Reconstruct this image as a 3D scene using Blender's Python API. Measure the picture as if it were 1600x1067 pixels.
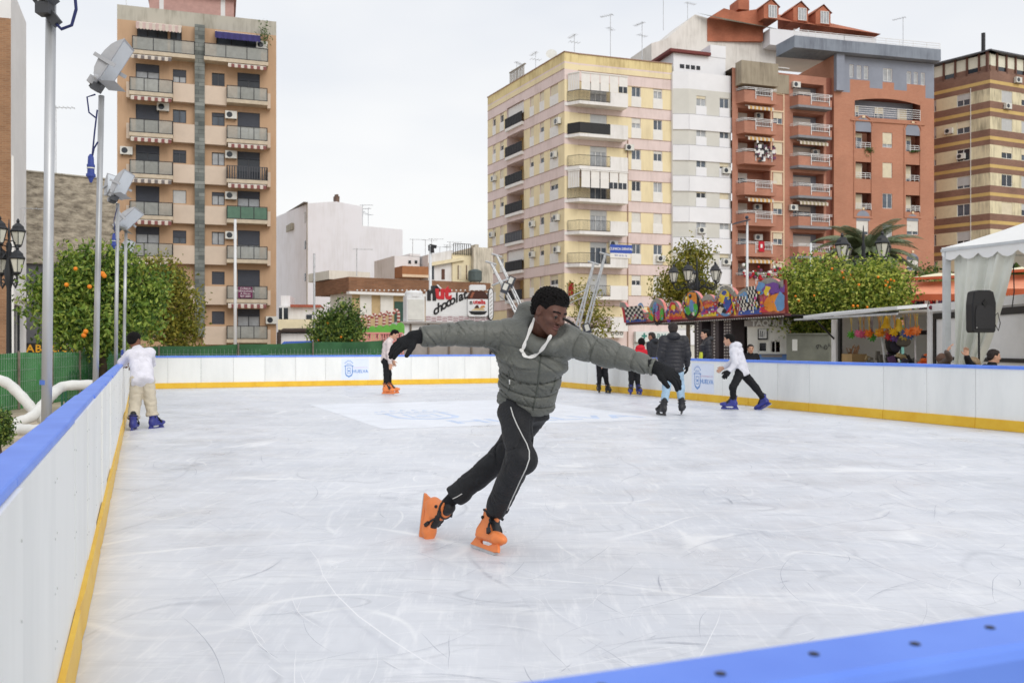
import bpy, math, random
import numpy as np
from mathutils import Vector, Matrix
from mathutils.bvhtree import BVHTree
random.seed(7); RNG = np.random.default_rng(7)
for o in list(bpy.data.objects): bpy.data.objects.remove(o)
SC = bpy.context.scene; COL = SC.collection
FO, EYE = 1400.0, 1.25          # focal length in photo pixels, eye height in metres
def P(u, v, Y): return Vector(((u-800)/FO*Y, Y, EYE+(540-v)/FO*Y))
def PX(u, Y, z=0.0): return Vector(((u-800)/FO*Y, Y, z))
CA, SA = .9239, .3826
def RK(p, q, z=0.0): return Vector((CA*p-SA*q, SA*p+CA*q, z))       # rink axes: p across, q along
GZ = -0.12                       # the paving round the rink platform
# ------------------------------------------------------------------ materials
def lin(c): return tuple(((x/255)/12.92 if x/255 <= .04045 else ((x/255+.055)/1.055)**2.4) for x in c)
MATS = {}
class shifted:
    """object coordinates moved by each object's own random number, so copies do not show the same stains"""
    def __init__(s, N, L):
        t = N.new('ShaderNodeTexCoord'); i = N.new('ShaderNodeObjectInfo'); m = N.new('ShaderNodeMath'); m.operation = 'MULTIPLY'; m.inputs[1].default_value = 61
        a = N.new('ShaderNodeVectorMath'); a.operation = 'ADD'; L.new(i.outputs['Random'], m.inputs[0]); L.new(t.outputs['Object'], a.inputs[0]); L.new(m.outputs[0], a.inputs[1]); s.outputs = {'Object': a.outputs[0]}
def mat(name, c, rough=.6, var=.12, vs=2.5, bump=0.0, bs=40.0, metal=0.0, spec=.4, c2=None, streak=0, emit=0, alpha=1, trans=0, coat=0):
    """plain painted / woven / metal surface: base colour varied by noise of the thing's own coordinates"""
    if name in MATS: return MATS[name]
    m = bpy.data.materials.new(name); m.use_nodes = True; nt = m.node_tree; N = nt.nodes; L = nt.links
    b = N['Principled BSDF']; b.inputs['Roughness'].default_value = rough; b.inputs['Metallic'].default_value = metal
    b.inputs['Specular IOR Level'].default_value = spec
    if coat: b.inputs['Coat Weight'].default_value = coat; b.inputs['Coat Roughness'].default_value = .15
    base = lin(c); tc = shifted(N, L)
    if var > 0:
        n = N.new('ShaderNodeTexNoise'); n.inputs['Scale'].default_value = vs; n.inputs['Detail'].default_value = 3; n.inputs['Roughness'].default_value = .65
        if streak:
            mp = N.new('ShaderNodeMapping'); mp.inputs['Scale'].default_value = (1, 1, streak); L.new(tc.outputs['Object'], mp.inputs[0]); L.new(mp.outputs[0], n.inputs['Vector'])
        else: L.new(tc.outputs['Object'], n.inputs['Vector'])
        r = N.new('ShaderNodeMapRange'); r.inputs['From Min'].default_value = .28; r.inputs['From Max'].default_value = .72
        L.new(n.outputs['Fac'], r.inputs['Value'])
        mx = N.new('ShaderNodeMix'); mx.data_type = 'RGBA'; L.new(r.outputs[0], mx.inputs[0])
        d = lin(c2) if c2 else tuple(x*(1-2*var) for x in base); e = base if c2 else tuple(min(1, x*(1+.6*var)) for x in base)
        mx.inputs[6].default_value = (*d, 1); mx.inputs[7].default_value = (*e, 1); L.new(mx.outputs[2], b.inputs['Base Color'])
    else: b.inputs['Base Color'].default_value = (*base, 1)
    if bump:
        n2 = N.new('ShaderNodeTexNoise'); n2.inputs['Scale'].default_value = bs; n2.inputs['Detail'].default_value = 2; L.new(tc.outputs['Object'], n2.inputs['Vector'])
        bp = N.new('ShaderNodeBump'); bp.inputs['Strength'].default_value = bump; bp.inputs['Distance'].default_value = .02
        L.new(n2.outputs['Fac'], bp.inputs['Height']); L.new(bp.outputs[0], b.inputs['Normal'])
    if emit: b.inputs['Emission Color'].default_value = (*base, 1); b.inputs['Emission Strength'].default_value = emit
    if alpha < 1: b.inputs['Alpha'].default_value = alpha
    if trans: b.inputs['Transmission Weight'].default_value = trans
    MATS[name] = m; return m
def brick(name, c, c2, mortar, w=.25, h=.075, ms=.012, rough=.8, var=.25, vs=.6):
    if name in MATS: return MATS[name]
    m = bpy.data.materials.new(name); m.use_nodes = True; nt = m.node_tree; N = nt.nodes; L = nt.links
    b = N['Principled BSDF']; b.inputs['Roughness'].default_value = rough; b.inputs['Specular IOR Level'].default_value = .25
    uv = N.new('ShaderNodeUVMap'); t = N.new('ShaderNodeTexBrick'); t.inputs['Scale'].default_value = 1
    t.inputs['Brick Width'].default_value = w; t.inputs['Row Height'].default_value = h; t.inputs['Mortar Size'].default_value = ms; t.inputs['Mortar Smooth'].default_value = .3
    t.inputs['Color1'].default_value = (*lin(c), 1); t.inputs['Color2'].default_value = (*lin(c2), 1); t.inputs['Mortar'].default_value = (*lin(mortar), 1)
    L.new(uv.outputs[0], t.inputs['Vector'])
    tc = N.new('ShaderNodeTexCoord'); n = N.new('ShaderNodeTexNoise'); n.inputs['Scale'].default_value = vs; n.inputs['Detail'].default_value = 3; L.new(tc.outputs['Object'], n.inputs['Vector'])
    r = N.new('ShaderNodeMapRange'); r.inputs['From Min'].default_value = .3; r.inputs['From Max'].default_value = .7; r.inputs['To Min'].default_value = 1-var; r.inputs['To Max'].default_value = 1+var*.4; L.new(n.outputs['Fac'], r.inputs['Value'])
    mx = N.new('ShaderNodeMix'); mx.data_type = 'RGBA'; mx.blend_type = 'MULTIPLY'; mx.inputs[0].default_value = 1
    L.new(t.outputs['Color'], mx.inputs[6]); L.new(r.outputs[0], mx.inputs[7]); L.new(mx.outputs[2], b.inputs['Base Color'])
    bp = N.new('ShaderNodeBump'); bp.inputs['Strength'].default_value = .4; bp.inputs['Distance'].default_value = .01; bp.invert = True; L.new(t.outputs['Fac'], bp.inputs['Height']); L.new(bp.outputs[0], b.inputs['Normal'])
    MATS[name] = m; return m
def stained(name, c, stain, amount=.55, zs=.25, rough=.85):
    """render with rain streaks running down from ledges"""
    if name in MATS: return MATS[name]
    m = bpy.data.materials.new(name); m.use_nodes = True; nt = m.node_tree; N = nt.nodes; L = nt.links
    b = N['Principled BSDF']; b.inputs['Roughness'].default_value = rough; b.inputs['Specular IOR Level'].default_value = .2
    tc = shifted(N, L); mp = N.new('ShaderNodeMapping'); mp.inputs['Scale'].default_value = (2.2, 2.2, zs); L.new(tc.outputs['Object'], mp.inputs[0])
    n = N.new('ShaderNodeTexNoise'); n.inputs['Scale'].default_value = 1.6; n.inputs['Detail'].default_value = 4; n.inputs['Roughness'].default_value = .7; L.new(mp.outputs[0], n.inputs['Vector'])
    n2 = N.new('ShaderNodeTexNoise'); n2.inputs['Scale'].default_value = .5; n2.inputs['Detail'].default_value = 2; L.new(tc.outputs['Object'], n2.inputs['Vector'])
    mu = N.new('ShaderNodeMath'); mu.operation = 'MULTIPLY'; L.new(n.outputs['Fac'], mu.inputs[0]); L.new(n2.outputs['Fac'], mu.inputs[1])
    r = N.new('ShaderNodeMapRange'); r.inputs['From Min'].default_value = .2; r.inputs['From Max'].default_value = .42; r.inputs['To Max'].default_value = amount; L.new(mu.outputs[0], r.inputs['Value'])
    mx = N.new('ShaderNodeMix'); mx.data_type = 'RGBA'; L.new(r.outputs[0], mx.inputs[0]); mx.inputs[6].default_value = (*lin(c), 1); mx.inputs[7].default_value = (*lin(stain), 1)
    L.new(mx.outputs[2], b.inputs['Base Color']); MATS[name] = m; return m
def leafmat(name, cols, rough=.45):
    """each leaf its own tint"""
    if name in MATS: return MATS[name]
    m = bpy.data.materials.new(name); m.use_nodes = True; nt = m.node_tree; N = nt.nodes; L = nt.links
    b = N['Principled BSDF']; b.inputs['Roughness'].default_value = rough; b.inputs['Specular IOR Level'].default_value = .35
    g = N.new('ShaderNodeNewGeometry'); cr = N.new('ShaderNodeValToRGB'); e = cr.color_ramp.elements
    e[0].color = (*lin(cols[0]), 1); e[1].color = (*lin(cols[-1]), 1)
    for i, c in enumerate(cols[1:-1]): x = e.new((i+1)/(len(cols)-1)); x.color = (*lin(c), 1)
    L.new(g.outputs['Random Per Island'], cr.inputs[0]); L.new(cr.outputs[0], b.inputs['Base Color'])
    tr = N.new('ShaderNodeBsdfTranslucent'); L.new(cr.outputs[0], tr.inputs[0]); ms = N.new('ShaderNodeMixShader'); ms.inputs[0].default_value = .22
    L.new(b.outputs[0], ms.inputs[1]); L.new(tr.outputs[0], ms.inputs[2]); L.new(ms.outputs[0], N['Material Output'].inputs[0]); MATS[name] = m; return m
# ------------------------------------------------------------------ objects
WL = {}                           # world location of every root / part
def tag(o, label=None, cat=None, group=None, kind=None):
    if label: o['label'] = label
    if cat: o['category'] = cat
    if group: o['group'] = group
    if kind: o['kind'] = kind
    return o
def thing(name, loc, label, cat, group=None):
    o = bpy.data.objects.new(name, None); COL.objects.link(o); o.location = loc; o.empty_display_size = .2
    WL[o.name] = Vector(loc); return tag(o, label, cat, group)
WM = {}
def link(name, data, parent=None, mtx=None):
    """mtx is the world matrix; the parent's is taken out of it"""
    o = bpy.data.objects.new(name, data); COL.objects.link(o)
    pm = (WM.get(parent.name) or Matrix.Translation(WL[parent.name])) if parent is not None else Matrix.Identity(4)
    M = mtx.copy() if mtx is not None else pm.copy()
    if parent is not None: o.parent = parent
    o.matrix_local = pm.inverted() @ M; WM[o.name] = M; WL[o.name] = M.translation.copy()
    return o
def copytree(src, parent=None):
    c = src.copy(); COL.objects.link(c)
    if parent is not None: c.parent = parent
    for ch in src.children: copytree(ch, c)
    return c
def rotz(a): return Matrix.Rotation(a, 4, 'Z')
class MB:
    def __init__(s, m=None): s.v = []; s.f = []; s.fm = []; s.slots = []; s.m = m; s.X = None
    def _m(s, m):
        m = m or s.m
        if m not in s.slots: s.slots.append(m)
        return s.slots.index(m)
    def add(s, vs, fs, m=None):
        b = len(s.v); k = s._m(m)
        s.v += [tuple(s.X @ Vector(p)) for p in vs] if s.X is not None else [tuple(p) for p in vs]
        for f in fs: s.f.append(tuple(b+i for i in f)); s.fm.append(k)
        return s
    def poly(s, pts, m=None): return s.add(pts, [tuple(range(len(pts)))], m)
    def box(s, c, d, m=None, R=None):
        c = Vector(c); hx, hy, hz = d[0]/2, d[1]/2, d[2]/2
        vs = [Vector((x*hx, y*hy, z*hz)) for z in (-1, 1) for y in (-1, 1) for x in (-1, 1)]
        if R is not None: vs = [R @ v for v in vs]
        return s.add([c+v for v in vs], [(0, 2, 3, 1), (4, 5, 7, 6), (0, 1, 5, 4), (2, 6, 7, 3), (0, 4, 6, 2), (1, 3, 7, 5)], m)
    def bar(s, a, b, w, d=None, m=None, up=(0, 0, 1)):
        a, b = Vector(a), Vector(b); z = (b-a); L = z.length; z.normalize(); up = Vector(up)
        if abs(z.dot(up)) > .98: up = Vector((0, 1, 0))
        x = up.cross(z).normalized(); y = z.cross(x); R = Matrix((x, y, z)).transposed()
        return s.box((a+b)/2, (w, d or w, L), m, R)
    def prism(s, poly, d0, d1, fr, m=None):
        """poly of (a, b); fr(a, b, d) -> point"""
        n = len(poly); vs = [fr(a, b, d0) for a, b in poly]+[fr(a, b, d1) for a, b in poly]
        fs = [tuple(range(n-1, -1, -1)), tuple(range(n, 2*n))]+[(i, (i+1) % n, n+(i+1) % n, n+i) for i in range(n)]
        return s.add(vs, fs, m)
    def tube(s, pts, r, n=8, m=None, cap=True):
        pts = [Vector(p) for p in pts]; N = len(pts); rr = r if isinstance(r, (list, tuple)) else [r]*N
        vs = []; fs = []; px = None
        for i, p in enumerate(pts):
            t = (pts[min(i+1, N-1)]-pts[max(i-1, 0)]).normalized()
            if px is None: px = t.orthogonal().normalized()
            px = (px-t*px.dot(t)).normalized(); py = t.cross(px)
            vs += [p+(px*math.cos(k*2*math.pi/n)+py*math.sin(k*2*math.pi/n))*rr[i] for k in range(n)]
        for i in range(N-1): fs += [(i*n+k, i*n+(k+1) % n, (i+1)*n+(k+1) % n, (i+1)*n+k) for k in range(n)]
        if cap: fs += [tuple(range(n-1, -1, -1)), tuple(range((N-1)*n, N*n))]
        return s.add(vs, fs, m)
    def lathe(s, prof, c, n=12, m=None, cap=True):
        c = Vector(c); vs = []; fs = []; N = len(prof)
        for r, z in prof: vs += [c+Vector((r*math.cos(k*2*math.pi/n), r*math.sin(k*2*math.pi/n), z)) for k in range(n)]
        for i in range(N-1): fs += [(i*n+k, i*n+(k+1) % n, (i+1)*n+(k+1) % n, (i+1)*n+k) for k in range(n)]
        if cap: fs += [tuple(range(n-1, -1, -1)), tuple(range((N-1)*n, N*n))]
        return s.add(vs, fs, m)
    def ball(s, c, r, m=None, nu=10, nv=7):
        rx, ry, rz = r if isinstance(r, (list, tuple)) else (r, r, r); c = Vector(c); vs = []; fs = []
        for j in range(nv+1):
            th = math.pi*j/nv
            for i in range(nu): ph = 2*math.pi*i/nu; vs.append(c+Vector((rx*math.sin(th)*math.cos(ph), ry*math.sin(th)*math.sin(ph), -rz*math.cos(th))))
        for j in range(nv): fs += [(j*nu+i, j*nu+(i+1) % nu, (j+1)*nu+(i+1) % nu, (j+1)*nu+i) for i in range(nu)]
        return s.add(vs, fs, m)
    def data(s, name, off=None, smooth=False):
        me = bpy.data.meshes.new(name); vs = s.v
        if off is not None: vs = [(x-off.x, y-off.y, z-off.z) for x, y, z in vs]
        me.from_pydata(vs, [], s.f)
        for m in s.slots: me.materials.append(m)
        if len(s.slots) > 1: me.polygons.foreach_set('material_index', s.fm)
        if smooth: me.polygons.foreach_set('use_smooth', [True]*len(me.polygons))
        autouv(me, s.v); return me
    def build(s, name, parent=None, smooth=False, org=None):
        off = WL[parent.name] if parent is not None else (Vector(org) if org is not None else None)
        me = s.data(name, off, smooth)
        if parent is None and org is not None: return link(name, me, None, Matrix.Translation(Vector(org)))
        return link(name, me, parent, Matrix.Translation(off) if parent is not None else None)
def autouv(me, wv):
    """UV in metres: along the face's horizontal tangent, and up"""
    nl = len(me.loops)
    if not nl: return
    uv = me.uv_layers.new(name='UVMap'); lv = np.empty(nl, np.int32); me.loops.foreach_get('vertex_index', lv)
    npol = len(me.polygons); nrm = np.empty(npol*3, np.float32); me.polygons.foreach_get('normal', nrm); nrm = nrm.reshape(-1, 3)
    tot = np.empty(npol, np.int32); me.polygons.foreach_get('loop_total', tot); pn = np.repeat(nrm, tot, axis=0)
    co = np.asarray(wv, np.float32).reshape(-1, 3)[lv]; flat = np.abs(pn[:, 2]) > .8
    t = np.stack([-pn[:, 1], pn[:, 0], np.zeros(nl, np.float32)], 1); t /= np.maximum(np.linalg.norm(t, axis=1, keepdims=True), 1e-6)
    u = np.where(flat, co[:, 0], (co*t).sum(1)); v = np.where(flat, co[:, 1], co[:, 2])
    uv.data.foreach_set('uv', np.stack([u, v], 1).astype(np.float32).ravel())
def npmesh(name, V, Fq, mats, fm=None, smooth=True):
    me = bpy.data.meshes.new(name); V = np.asarray(V, np.float32); Fq = np.asarray(Fq, np.int32); k = Fq.shape[1]
    me.vertices.add(len(V)); me.vertices.foreach_set('co', V.ravel())
    me.loops.add(Fq.size); me.loops.foreach_set('vertex_index', Fq.ravel())
    me.polygons.add(len(Fq)); me.polygons.foreach_set('loop_start', np.arange(0, Fq.size, k, dtype=np.int32))
    for m in mats: me.materials.append(m)
    if fm is not None: me.polygons.foreach_set('material_index', np.asarray(fm, np.int32))
    me.polygons.foreach_set('use_smooth', np.full(len(Fq), smooth)); me.update(calc_edges=True); me.validate(); return me
CACHE = {}
def cached(key, fn):
    if key not in CACHE: CACHE[key] = fn()
    return CACHE[key]
def text(name, body, m, parent, mtx, size, ext=.004, align='CENTER', shear=0, spacing=1, bold=0):
    """lettering as a real mesh; mtx maps local x (reading), y (up), z (out of the sign)"""
    def mk():
        c = bpy.data.curves.new(name, 'FONT'); c.body = body; c.size = size; c.extrude = ext; c.align_x = align; c.align_y = 'CENTER'; c.shear = shear; c.space_character = spacing; c.offset = bold; c.resolution_u = 3
        o = bpy.data.objects.new(name, c); COL.objects.link(o); dg = bpy.context.evaluated_depsgraph_get(); dg.update()
        me = bpy.data.meshes.new_from_object(o.evaluated_get(dg)); bpy.data.objects.remove(o); me.materials.clear(); me.materials.append(m); me.name = name; return me
    return link(name, cached(('txt', body, m.name, size, ext, align, shear, spacing, bold), mk), parent, mtx)
class FR:
    """a vertical facade frame: s along it (left to right as seen from outside), z up, d outwards"""
    def __init__(s, A, B): s.A = Vector((A[0], A[1], 0)); t = Vector((B[0]-A[0], B[1]-A[1], 0)); s.W = t.length; s.t = t.normalized(); s.n = Vector((s.t.y, -s.t.x, 0))
    def pt(s, a, z, d=0.0): q = s.A+s.t*a+s.n*d; return Vector((q.x, q.y, z))
    def su(s, u): k = (u-800)/FO; return -(s.A.x-k*s.A.y)/(s.t.x-k*s.t.y)      # where this pixel column meets it
    def Y(s, a): return s.A.y+s.t.y*a
    def zv(s, a, v): return EYE+(540-v)/FO*s.Y(a)
    def M(s, a, z, d=0.0):
        M = Matrix.Identity(4)
        for i in range(3): M[i][0] = s.t[i]; M[i][1] = -s.n[i]; M[i][2] = (0, 0, 1)[i]
        M.translation = s.pt(a, z, d); return M                                 # local x along, -y outwards, z up
    def MT(s, a, z, d=0.0):
        M = Matrix.Identity(4)
        for i in range(3): M[i][0] = s.t[i]; M[i][1] = (0, 0, 1)[i]; M[i][2] = s.n[i]
        M.translation = s.pt(a, z, d); return M                                 # for text
    def box(s, mb, a0, a1, z0, z1, d0, d1, m=None):
        return mb.prism([(a0, z0), (a1, z0), (a1, z1), (a0, z1)], d0, d1, s.pt, m)
def facade(mb, fr, a0, a1, z0, z1, ops, matfn, zb=(), ab=(), depth=.18, rev=None):
    A = sorted({round(x, 3) for x in [a0, a1, *ab]+[o[0] for o in ops]+[o[1] for o in ops] if a0-1e-6 <= x <= a1+1e-6})
    Z = sorted({round(x, 3) for x in [z0, z1, *zb]+[o[2] for o in ops]+[o[3] for o in ops] if z0-1e-6 <= x <= z1+1e-6})
    for i in range(len(A)-1):
        for j in range(len(Z)-1):
            if A[i+1]-A[i] < 2e-3 or Z[j+1]-Z[j] < 2e-3: continue
            ca, cz = (A[i]+A[i+1])/2, (Z[j]+Z[j+1])/2
            if any(o[0] < ca < o[1] and o[2] < cz < o[3] for o in ops): continue
            mb.poly([fr.pt(A[i], Z[j]), fr.pt(A[i+1], Z[j]), fr.pt(A[i+1], Z[j+1]), fr.pt(A[i], Z[j+1])], matfn(ca, cz))
    for o in ops:
        x0, x1, y0, y1 = o[:4]; D = -(o[4] if len(o) > 4 else depth); r = rev or matfn((x0+x1)/2, y0-.02)
        for q in ([(x0, y0), (x0, y1)], [(x1, y1), (x1, y0)], [(x0, y1), (x1, y1)], [(x1, y0), (x0, y0)]):
            mb.poly([fr.pt(*q[0], 0), fr.pt(*q[1], 0), fr.pt(*q[1], D), fr.pt(*q[0], D)], r)
# ================================================================== light, sky, camera
W = bpy.data.worlds.new('World'); SC.world = W; W.use_nodes = True
nt = W.node_tree; N = nt.nodes; L = nt.links; bg = N['Background']; bg.inputs['Strength'].default_value = .1
sky = N.new('ShaderNodeTexSky'); sky.sky_type = 'NISHITA'; sky.sun_disc = False; sky.sun_elevation = math.radians(36); sky.sun_rotation = math.radians(148); sky.air_density = 1.3; sky.dust_density = 3
tc = N.new('ShaderNodeTexCoord'); mp = N.new('ShaderNodeMapping'); mp.inputs['Scale'].default_value = (1.2, 1.2, 3.2); mp.inputs['Location'].default_value = (3.1, .7, .2); L.new(tc.outputs['Generated'], mp.inputs[0])
n1 = N.new('ShaderNodeTexNoise'); n1.inputs['Scale'].default_value = 1.3; n1.inputs['Detail'].default_value = 4; n1.inputs['Roughness'].default_value = .5; L.new(mp.outputs[0], n1.inputs['Vector'])
cr = N.new('ShaderNodeValToRGB'); e = cr.color_ramp.elements; e[0].position = .33; e[0].color = (.76, .80, .88, 1); e[1].position = .66; e[1].color = (1, 1, 1, 1); L.new(n1.outputs['Fac'], cr.inputs[0])
ml = N.new('ShaderNodeVectorMath'); ml.operation = 'SCALE'; ml.inputs['Scale'].default_value = 10.4; L.new(cr.outputs[0], ml.inputs[0])
mx = N.new('ShaderNodeMix'); mx.data_type = 'RGBA'; mx.inputs[0].default_value = .9; L.new(sky.outputs[0], mx.inputs[6]); L.new(ml.outputs[0], mx.inputs[7]); L.new(mx.outputs[2], bg.inputs['Color'])
sl = bpy.data.lights.new('sun', 'SUN'); sl.energy = 1.3; sl.angle = math.radians(38); sl.color = (1, .96, .9)
so = bpy.data.objects.new('sun', sl); COL.objects.link(so); so.rotation_euler = (math.radians(54), 0, math.radians(32)); so['kind'] = 'helper'
cd = bpy.data.cameras.new('camera'); cam = bpy.data.objects.new('camera', cd); COL.objects.link(cam); SC.camera = cam
cam.location = (0, 0, EYE); cam.rotation_euler = (math.pi/2, 0, 0); cd.sensor_width = 36; cd.lens = FO/1600*36; cd.shift_y = 6.5/1600; cd.clip_start = .05; cd.clip_end = 2000
cd.dof.use_dof = True; cd.dof.focus_distance = 5.6; cd.dof.aperture_fstop = 5.6
SC.view_settings.view_transform = 'Standard'; SC.view_settings.look = 'None'; SC.view_settings.exposure = 0; SC.view_settings.gamma = 1
SC.cycles.max_bounces = 6; SC.cycles.transparent_max_bounces = 6; SC.cycles.use_denoising = True; SC.cycles.caustics_reflective = False; SC.cycles.caustics_refractive = False
# ================================================================== ground and ice
def nodes_of(name):
    m = bpy.data.materials.new(name); m.use_nodes = True; return m, m.node_tree.nodes, m.node_tree.links, m.node_tree.nodes['Principled BSDF']
paving = brick('paving', (196, 182, 160), (182, 168, 148), (150, 138, 120), .6, .4, .02, .85, .3, .4)
g = MB(paving); S = 900; g.poly([(-S, -S, GZ), (S, -S, GZ), (S, S, GZ), (-S, S, GZ)]); tag(g.build('ground'), kind='structure')
P0, P1, Q0, Q1, BH = -.25, 11.7, .715, 27.9, .956          # inside faces of the boards and their height
def ice_material():
    m, N, L, b = nodes_of('ice'); geo = N.new('ShaderNodeTexCoord'); src = geo.outputs['Object']
    def noise(scale, detail=4, rough=.55, sc=(1, 1, 1), rot=0, dist=0):
        mp = N.new('ShaderNodeMapping'); mp.inputs['Scale'].default_value = sc; mp.inputs['Rotation'].default_value = (0, 0, rot); L.new(src, mp.inputs[0])
        n = N.new('ShaderNodeTexNoise'); n.inputs['Scale'].default_value = scale; n.inputs['Detail'].default_value = detail; n.inputs['Roughness'].default_value = rough; n.inputs['Distortion'].default_value = dist*0; L.new(mp.outputs[0], n.inputs['Vector']); return n.outputs['Fac']
    def mr(x, a, c, lo=0, hi=1):
        r = N.new('ShaderNodeMapRange'); r.inputs['From Min'].default_value = a; r.inputs['From Max'].default_value = c; r.inputs['To Min'].default_value = lo; r.inputs['To Max'].default_value = hi; L.new(x, r.inputs['Value']); return r.outputs[0]
    def mth(op, x, y):
        k = N.new('ShaderNodeMath'); k.operation = op
        for i, z in enumerate((x, y)):
            if isinstance(z, (int, float)): k.inputs[i].default_value = z
            else: L.new(z, k.inputs[i])
        return k.outputs[0]
    def lines(scale, width, mask_scale, m0, m1, sc=(1, 1, 1), rot=0):
        n = noise(scale, 1, .4, sc, rot); d = mth('ABSOLUTE', mth('SUBTRACT', n, .5), 0); l = mr(d, 0, width, 1, 0)
        return mth('MULTIPLY', l, mr(noise(mask_scale, 1, .6, (1, 1, 1), rot), m0, m1))
    def mix(a, c, f):
        k = N.new('ShaderNodeMix'); k.data_type = 'RGBA'
        for i, z in ((0, f), (6, a), (7, c)):
            if isinstance(z, tuple): k.inputs[i].default_value = (*z, 1)
            elif isinstance(z, (int, float)): k.inputs[i].default_value = z
            else: L.new(z, k.inputs[i])
        return k.outputs[2]
    col = mix((.62, .645, .70), (.75, .77, .82), mr(noise(.5, 4, .6), .33, .66))
    col = mix(col, (.53, .555, .61), mr(noise(2.1, 4, .7, (1, .35, 1), .5), .53, .78, 0, .6))
    col = mix(col, (.86, .875, .90), mr(noise(3.2, 5, .72, (.3, 1, 1), -.4), .52, .78, 0, .75))
    dk = mth('MAXIMUM', lines(.9, .007, 1.1, .47, .62, (1, .4, 1), .9), lines(1.7, .011, .9, .5, .62, (.5, 1, 1), .3))
    col = mix(col, (.34, .36, .41), mth('MULTIPLY', dk, .4))
    lt = mth('MAXIMUM', lines(.7, .008, .8, .45, .6, (.6, 1, 1), 1.4), lines(1.3, .009, 1.3, .5, .62, (1, .3, 1), -.6))
    col = mix(col, (.9, .91, .93), mth('MULTIPLY', lt, .75))
    col = mix(col, (.88, .89, .92), mr(noise(16, 3, .75, (1, .12, 1), 1.0), .52, .72, 0, .5))
    col = mix(col, (.54, .56, .6), mr(noise(13, 3, .75, (.1, 1, 1), .35), .54, .72, 0, .45))
    L.new(col, b.inputs['Base Color']); b.inputs['Specular IOR Level'].default_value = .35
    L.new(mr(noise(1.4, 3, .65), .3, .7, .26, .6), b.inputs['Roughness'])
    bp = N.new('ShaderNodeBump'); bp.inputs['Strength'].default_value = .25; bp.inputs['Distance'].default_value = .01
    hh = mth('ADD', mth('SUBTRACT', noise(7, 3, .6), mth('MULTIPLY', dk, .5)), mth('MULTIPLY', lt, .4)); L.new(hh, bp.inputs['Height']); L.new(bp.outputs[0], b.inputs['Normal']); return m
ICE = ice_material()
g = MB(ICE); xs = [P0-.1, P1+.1]; ys = [Q0-.12, Q1+.1]
g.prism([(xs[0], ys[0]), (xs[1], ys[0]), (xs[1], ys[1]), (xs[0], ys[1])], GZ, 0, lambda a, b_, d: RK(a, b_, d)); tag(g.build('ice_rink'), kind='structure')
# cuts left by blades: thin ribbons on the ice
dark = mat('cut_dark', (176, 180, 190), .5, 0); pale = mat('cut_pale', (236, 237, 241), .7, 0)
g = MB(dark); rr = random.Random(3); zc = [.0015]
def ribbon(pts, w, m):
    n = len(pts); vs = []; zc[0] += 1e-5
    for i, p in enumerate(pts):
        t = (pts[min(i+1, n-1)]-pts[max(i-1, 0)]); t = Vector((-t.y, t.x)).normalized(); k = w*(.15+.85*math.sin(math.pi*(i+.3)/(n-.4)))*(.75+.5*rr.random())/2
        vs += [(p.x+t.x*k, p.y+t.y*k, zc[0]), (p.x-t.x*k, p.y-t.y*k, zc[0])]
    g.add(vs, [(2*i, 2*i+1, 2*i+3, 2*i+2) for i in range(n-1)], m)
for i in range(3600):
    q = Q0+1+(Q1-Q0-2)*rr.random()**1.9; p = P0+.2+(P1-P0-.4)*rr.random(); a = rr.uniform(-.6, .6)+(0 if rr.random() < .6 else 1.4)+.2; l = rr.uniform(.08, 1.1)*rr.choice((.25, .4, .7, 1.2)); k = rr.gauss(0, .8)/max(l, .6); n = 14; pts = []
    for j in range(n):
        pts.append(Vector((p, q))); p += math.cos(a)*l/n; q += math.sin(a)*l/n; a += k*l/n+rr.gauss(0, .03)
        if not (P0+.06 < p < P1-.06 and Q0+.1 < q < Q1-.06): break
    if len(pts) > 4: ribbon([RK(*p).to_2d() for p in pts], rr.uniform(.0015, .0045)*(1.7 if rr.random() < .04 else 1), dark if rr.random() < .5 else pale)
for (cu, w) in (([(480, 862), (497, 885), (505, 910), (525, 940), (560, 975), (610, 1012), (660, 1045), (697, 1064)], .007), ([(1100, 828), (1210, 838), (1330, 835)], .010), ([(885, 905), (1010, 928), (1105, 930)], .008), ([(1100, 930), (1180, 900), (1240, 890)], .006)):
    ribbon([PX(u, 1750/(v-540)).to_2d() for u, v in cu], w, pale)
tag(g.build('skate_cuts'), kind='structure')
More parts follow.
